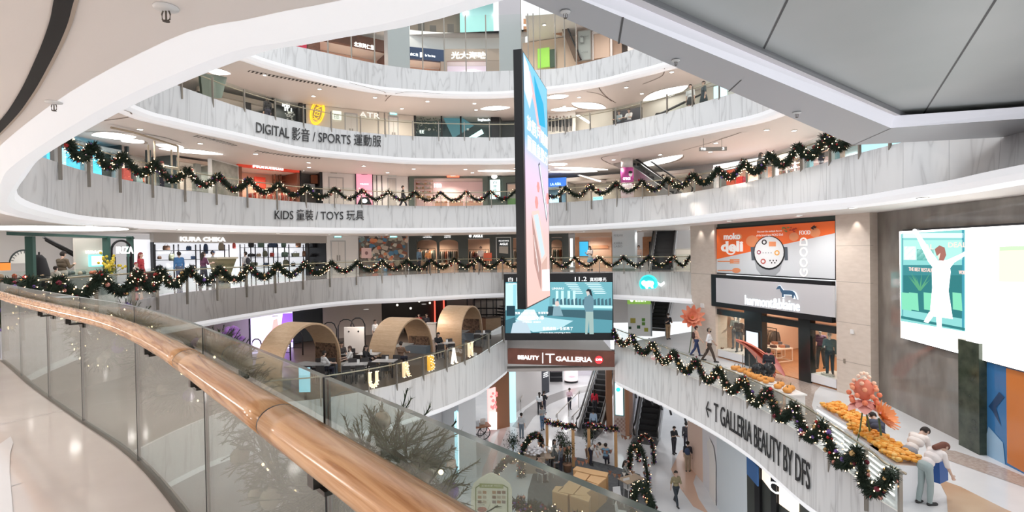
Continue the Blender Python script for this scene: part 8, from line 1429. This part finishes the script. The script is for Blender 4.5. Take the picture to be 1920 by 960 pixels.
for x, y, rz, lab, kw in ((1012, 776, 3.0, 'woman with a ponytail in white top and black trousers in the entrance hall', dict(pz='walk', top=(.78, .78, .8), legs=(.02, .02, .025), long=True)), (1020, 775, 2.6, 'person in black with a handbag beside the ponytailed woman', dict(pz='phone', sleeve='long')), (1068, 768, .2, 'person in a pink top and black trousers standing in the entrance hall', dict(pz='phone', top=(.70, .52, .60), sleeve='long')), (978, 822, 2.8, 'person in a white shirt beyond the glass edge by the cyan column', dict(top=(.75, .78, .80), legs=(.2, .25, .3))), (1017, 806, .3, 'person in a grey shirt and jeans before the handrails', dict(top=(.45, .48, .50), legs=(.12, .2, .32), pz='phone')), (1113, 815, 3.0, 'person with a pale blue wrap at the foot of the escalator', dict(top=(.45, .60, .78), legs=(.05, .05, .06), sleeve='long')),
    (1264, 851, .3, 'man all in black with folded hands near the white sided escalator', dict(pz='phone', legs=(.03, .03, .035))), (1287, 842, 2.9, 'person in black with a grey umbrella cape walking away', dict(top=(.05, .05, .055), sleeve='long', pz='stroll')), (1290, 884, 2.7, 'person in black and khaki with a dark backpack and suitcase', dict(top=(.03, .03, .04), legs=(.35, .28, .2), bag=(.05, .08, .16))), (1268, 946, .2, 'person in a black open coat over olive, walking towards us', dict(pz='walk', top=(.30, .25, .14), legs=(.04, .05, .06))), (1040, 880, 1.2, 'woman in a long grey coat inside the garland café', dict(top=(.18, .19, .18), skirt=(.16, .17, .16), long=True, sleeve='long')), (1010, 900, .8, 'woman in a tan coat at the left of the garland café', dict(pz='sit', top=(.45, .33, .25), sleeve='long', long=True)), (1108, 872, 1.0, 'visitor in white leaning over the back table of the garland café', dict(pz='bend', top=(.75, .72, .7))), (1136, 876, 2.8, 'visitor in a blue shirt sitting at the back of the garland café', dict(pz='sit', top=(.18, .32, .45))), (1172, 912, 1.3, 'visitor in grey sitting by the right hand garland fence', dict(pz='sit', top=(.25, .26, .25), long=True)), (1052, 890, -2, 'visitor in slate blue near the planter table', dict(top=(.15, .17, .20), sleeve='long'))):
    person(G_(x, y)+Vector((0, 0, .013 if 1000 < x < 1200 and y > 858 else 0)), rz, lab, **kw)
q = G_(1108, 806)+Vector((2.6, 5.2, 4.6))*.16; person(Vector((q.x, q.y, q.z+.13)), 2.7, 'woman with long dark hair and red top riding the escalator', 'stand', top=(.70, .03, .06), legs=(.05, .05, .06), long=True, sleeve='long')
# ================= GARLANDS ============================================================
FIR = [mat('fir_%d' % i, c, .8) for i, c in enumerate(((.020, .040, .016), (.035, .065, .022), (.012, .026, .012)))]; FAIRY = mat('fairy_light', (1, .8, .5), .4, emit=6, ecol=(1, .66, .38))
BAUB = [mat('bauble_'+n, c, .15, m_) for n, c, m_ in (('red', (.42, .02, .02), .3), ('rose', (.62, .28, .22), .7), ('violet', (.16, .09, .32), .4), ('gold', (.60, .38, .16), .8), ('wine', (.16, .015, .03), .4))]
CLEARB = mat('clear_gold_bauble', (.62, .50, .40), .08, .6)
FIRN = [mat('near_fir_%d' % i, c, .7) for i, c in enumerate(((.075, .10, .045), (.13, .15, .08)))]
def garland(path, rad, label, dens=230, nb=60, nl=9, bs=.055, name='christmas_garland', spr=.15, group=None, more=0, thin=1, near=False):
    """path: points of the vine; needles round it, baubles and fairy lights on it"""
    r = wthing(name, label, 'garland', path[0], group); L = [0]
    for a, b in zip(path, path[1:]): L.append(L[-1]+(b-a).length)
    T = L[-1]
    def P(s):
        i = 0
        import bisect; i = min(len(path)-2, max(0, bisect.bisect_right(L, s)-1)); t = (s-L[i])/max(1e-6, L[i+1]-L[i]); return path[i].lerp(path[i+1], t), (path[i+1]-path[i]).normalized()
    m = MB(); m.m(FIR[2]); m.tube(path, rad*(.12 if near else .45), 6)
    for k in range(0 if near else int(T*dens)):
        s = R.uniform(0, T); p, t = P(s); a = t.cross(Vector((0, 0, 1)));  a = a.normalized() if a.length > .05 else Vector((1, 0, 0)); b = a.cross(t); ang = R.uniform(0, 2*pi); d = (a*cos(ang)+b*sin(ang)+t*R.uniform(-.8, .8)).normalized(); o = p+d*rad*.3; e = p+d*(rad+R.uniform(0, spr)); w = t.cross(d).normalized()*R.uniform(.012, .022)*(rad/.13)**.5*thin
        m.cur = R.randrange(3); i = len(m.v); mid = o.lerp(e, .45); m.v += [o, mid+w, e, mid-w]; m.face((i, i+1, i+2, i+3))
    for k in range(int(T*300) if near else 0):       # sprigs: a twig with needles along it
        s = R.uniform(0, T); p, t = P(s); a = t.cross(Vector((0, 0, 1))).normalized(); b = a.cross(t); ang = R.uniform(0, 2*pi); d = (a*cos(ang)+b*sin(ang)+t*R.uniform(-.9, .9)).normalized(); l = R.uniform(.10, .19); o = p+d*rad*.35; m.m(FIR[2]); m.tube([o, o+d*l], .0025, 3, False); x = d.cross(Vector((.2, .3, 1))).normalized(); y = d.cross(x)
        for j in range(34):
            f = j/34; q = o+d*l*f; g = R.uniform(0, 2*pi); nd = (d*1.1+x*cos(g)+y*sin(g)).normalized()*R.uniform(.028, .045)*(1.15-.5*f); w = nd.cross(d).normalized()*.0024; m.m(FIRN[(k+j) % 2]); i = len(m.v); m.v += [q-w, q+w, q+nd]; m.face((i, i+1, i+2))
    tag(m.obj('fir_foliage', None, r, auto=False), kind='stuff')
    for k in range(nb):
        s = T*(k+R.uniform(.1, .9))/nb; p, t = P(s); d = Vector((R.gauss(0, 1), R.gauss(0, 1), R.gauss(0, 1))); d = (d-t*d.dot(t)).normalized(); m = MB(); m.smooth = True; q = bs*R.uniform(.8, 1.3); m.ball(p+d*(rad*1.02), q, 10); m.m(BRASS); m.cyl(p+d*(rad*1.02)+Vector((0, 0, q*.95)), q*.2, q*.18, 6); m.mats[0:0] = []; mt = R.choice(BAUB if not near else (BAUB[2], CLEARB, CLEARB, CLEARB)); m.mats = [mt, BRASS] if m.mats[0] is not BRASS else [mt]; 
        n = len(m.f); m.mi = [0]*(n-8)+[len(m.mats)-1]*8; m.obj('bauble', None, r)
    m = MB(); m.m(FAIRY)
    for k in range(int(T*nl)):
        s = R.uniform(0, T); p, t = P(s); d = Vector((R.gauss(0, 1), R.gauss(0, 1), R.gauss(0, 1))); d = (d-t*d.dot(t)).normalized(); m.ball(p+d*rad*1.25, .017*(rad/.13)**.5*(.5 if near else 1), 4)
    tag(m.obj('fairy_lights', None, r), kind='stuff')
    if more:
        m = MB()
        for k in range(more): s = R.uniform(0, T); p, t = P(s); d = Vector((R.gauss(0, 1), R.gauss(0, 1), R.gauss(0, 1))).normalized(); m.m(R.choice(BAUB)); m.smooth = True; m.ball(p+d*rad*1.05, .042, 6)
        tag(m.obj('small_baubles', None, r), kind='stuff')
    return r
def swags(key, ss, z, top, sag, off=-.14, n=10):
    T = RING[key][0]; out = []
    for a, b in zip(ss, ss[1:]):
        for j in range(n): t = j/n; p, nn = T.pos(a+(b-a)*t); out.append(p+nn*off+Vector((0, 0, z+top-sag*(1-abs(2*t-1)**1.7)+R.uniform(-.02, .02))))
    p, nn = T.pos(ss[-1]); out.append(p+nn*off+Vector((0, 0, z+top))); return out
garland(swags('1', S1[2:], 4.5, .98, .60, -.2), .145, 'long lit fir garland looped along the railing of the kids gallery', 420, 100, 11, .06, more=420)
garland(swags('0', S0, 0, .98, .60, -.2), .145, 'long lit fir garland looped along the railing across our level', 420, 100, 11, .06, more=420)
garland(swags('BR', SBR, -4.5, 1.02, .72, -.24), .14, 'lit fir garland with red and violet baubles looped along the right hand railing', 620, 90, 13, .06, more=220, spr=.13, thin=.8)
sp = lambda px, d: G0.s_at(px, 800, True)+d
s9 = G0.s_at(612, 800, True); kn = [(-6.2, .95), (-5.3, .55), (-4.4, .95), (-3.7, .55), (-3.05, .50), (-2.5, .85), (-1.9, .80), (-1.25, .42), (-.75, .45), (-.35, .70), (-.02, .86), (.2, .72), (.34, .45)]
pts = []
for d, z in kn: p, n = G0.pos(s9+d); pts.append(p-n*.24+Vector((0, 0, z)))
garland(smooth(pts, 6), .12, 'nearest fir garland with clear baubles hanging outside the foreground glass', 2600, 50, 10, .043, spr=.12, thin=.5, near=True)
# garlands of the ground floor café: looped fence arches, round wreath, overhead bars
def garland_arch(x0, y0, x1, y1, h, label, rad=.16, round_=True):
    a, b = G_(x0, y0), G_(x1, y1); n = 14; return garland([a.lerp(b, (1-cos(pi*k/n))/2)+Vector((0, 0, .1+h*sin(pi*k/n)**(.6 if round_ else .25))) for k in range(n+1)], rad, label, 380, 16, 5, .06, 'garland_arch', .14, None, 60)
garland_arch(918, 950, 980, 895, 1.5, 'lit garland arch at the far left of the garland café, behind the menu board'); garland_arch(975, 895, 1016, 855, 1.6, 'lit garland arch over the white frilly canopy table'); garland_arch(1188, 985, 1240, 1090, 2.4, 'tallest lit garland arch at the right of the garland café'); garland_arch(1180, 905, 1215, 935, 2.2, 'lit garland arch behind the tallest one on the right'); garland_arch(1196, 868, 1226, 872, 1.55, 'round wreath like garland arch near the white sided escalator', .12)
for (x0, y0, x1, y1, h, lab) in ((1022, 862, 1080, 876, 2.3, 'lit garland bar above the grey coat, left of the railing edge'), (1100, 868, 1160, 876, 2.2, 'lit garland bar on timber posts before the checkered pier')):
    a, b = G_(x0, y0), G_(x1, y1); garland([a.lerp(b, k/8)+Vector((0, 0, h+.06*sin(k*2))) for k in range(9)], .16, lab, 380, 14, 5, .06, 'garland_bar', .14, None, 60); r = wthing('timber_post_frame', 'timber posts holding the '+lab, 'frame', a)
    for q in (a.lerp(b, .08), a.lerp(b, .92)): m = MB(); m.box(q+Vector((0, 0, h/2-.07+.006)), (.16, .16, h-.16)); m.obj('post', TC, r)
for (x0, y0, x1, y1, h, lab) in ((968, 985, 1050, 1010, 1.0, 'low garland hedge with white baubles along the front left of the café'), (1075, 1012, 1165, 1030, .9, 'low garland hedge along the front right of the café')):
    a, b = G_(x0, y0), G_(x1, y1); garland([a.lerp(b, k/10)+Vector((0, 0, h+.1*sin(k*1.7))) for k in range(11)], .28, lab, 500, 26, 5, .07, 'garland_hedge', .2, None, 120)
def bunting(x0, y0, x1, y1, h0, h1, n, label):
    a, b = G_(x0, y0)+Vector((0, 0, h0)), G_(x1, y1)+Vector((0, 0, h1)); r = wthing('flag_bunting', label, 'bunting', a); P_ = lambda t: a.lerp(b, t)-Vector((0, 0, .25*4*t*(1-t))); m = MB(); m.tube([P_(k/12) for k in range(13)], .01, 4); m.obj('string', DARK, r); d = (b-a).normalized()
    for k in range(n): q = P_((k+.5)/n); m = MB(); m.plate(q, d, Vector((0, 0, 1)), d.cross(Vector((0, 0, 1))), [(-.10, 0), (.10, 0), (0, -.24)], .006); m.obj('flag', col(R.choice(((.30, .13, .08), (.70, .66, .60), (.38, .22, .14)))), r)
bunting(1008, 890, 1072, 900, 1.9, 1.9, 8, 'bunting over the left chairs of the garland café'); bunting(1076, 925, 1104, 932, 2.0, 2.0, 4, 'short bunting of brown flags over the timber counters'); bunting(1112, 882, 1150, 896, 1.6, 1.6, 5, 'bunting below the white bent visitor of the garland café'); bunting(1160, 868, 1186, 874, 1.9, 1.9, 5, 'bunting between the timber posts and the round wreath'); bunting(1140, 925, 1175, 930, 1.3, 1.3, 4, 'pale bunting near the right hand garland fence')
p = G_(1000, 882); r = thing('frilly_canopy_stand', 'white frilly canopy stand in the left of the garland café', 'stand', p); m = MB(); m.box((0, 0, .45), (1.3, .9, .9)); m.obj('counter', col((.42, .34, .26)), r); m = MB()
for k in range(60): m.ball((R.uniform(-.7, .7), R.uniform(-.5, .5), 1.05+R.uniform(-.1, .25)), .10, 6, 1, 1, .6)
tag(m.obj('white_frills', col((.80, .78, .80)), r), kind='stuff')
for x, y, z, lab in ((1053, 863, 0, 'dark bushy plant left of the first garland bar'), (962, 868, 0, 'dark potted tree by the left garland arches'), (1064, 884, 0, 'dark potted tree by the planter table'), (1105, 856, 0, 'small dark potted tree behind the railing edge')):
    p = G_(x, y if z == 0 else 866); r = thing('potted_tree', lab, 'plant', p); m = MB(); m.smooth = True; m.lathe((0, 0, .012), [(.2, 0), (.26, .4), (.28, .42)], 14); m.obj('pot', col((.42, .24, .15)), r); m = MB(); m.tube([(0, 0, .4), (.02, 0, 1.1)], .04, 6); m.obj('trunk', col((.12, .08, .05)), r); m = MB()
    for k in range(620): v = Vector((R.gauss(0, .17), R.gauss(0, .17), 1.3+R.gauss(0, .24))); d = Vector((R.gauss(0, 1), R.gauss(0, 1), R.gauss(0, .7))).normalized(); w = d.cross(Vector((0, .3, 1))).normalized()*.022; m.m(FIR[k % 3]); i = len(m.v); m.v += [v, v+d*.08+w, v+d*.18, v+d*.08-w]; m.face((i, i+1, i+2, i+3))
    tag(m.obj('foliage', None, r, auto=False), kind='stuff')
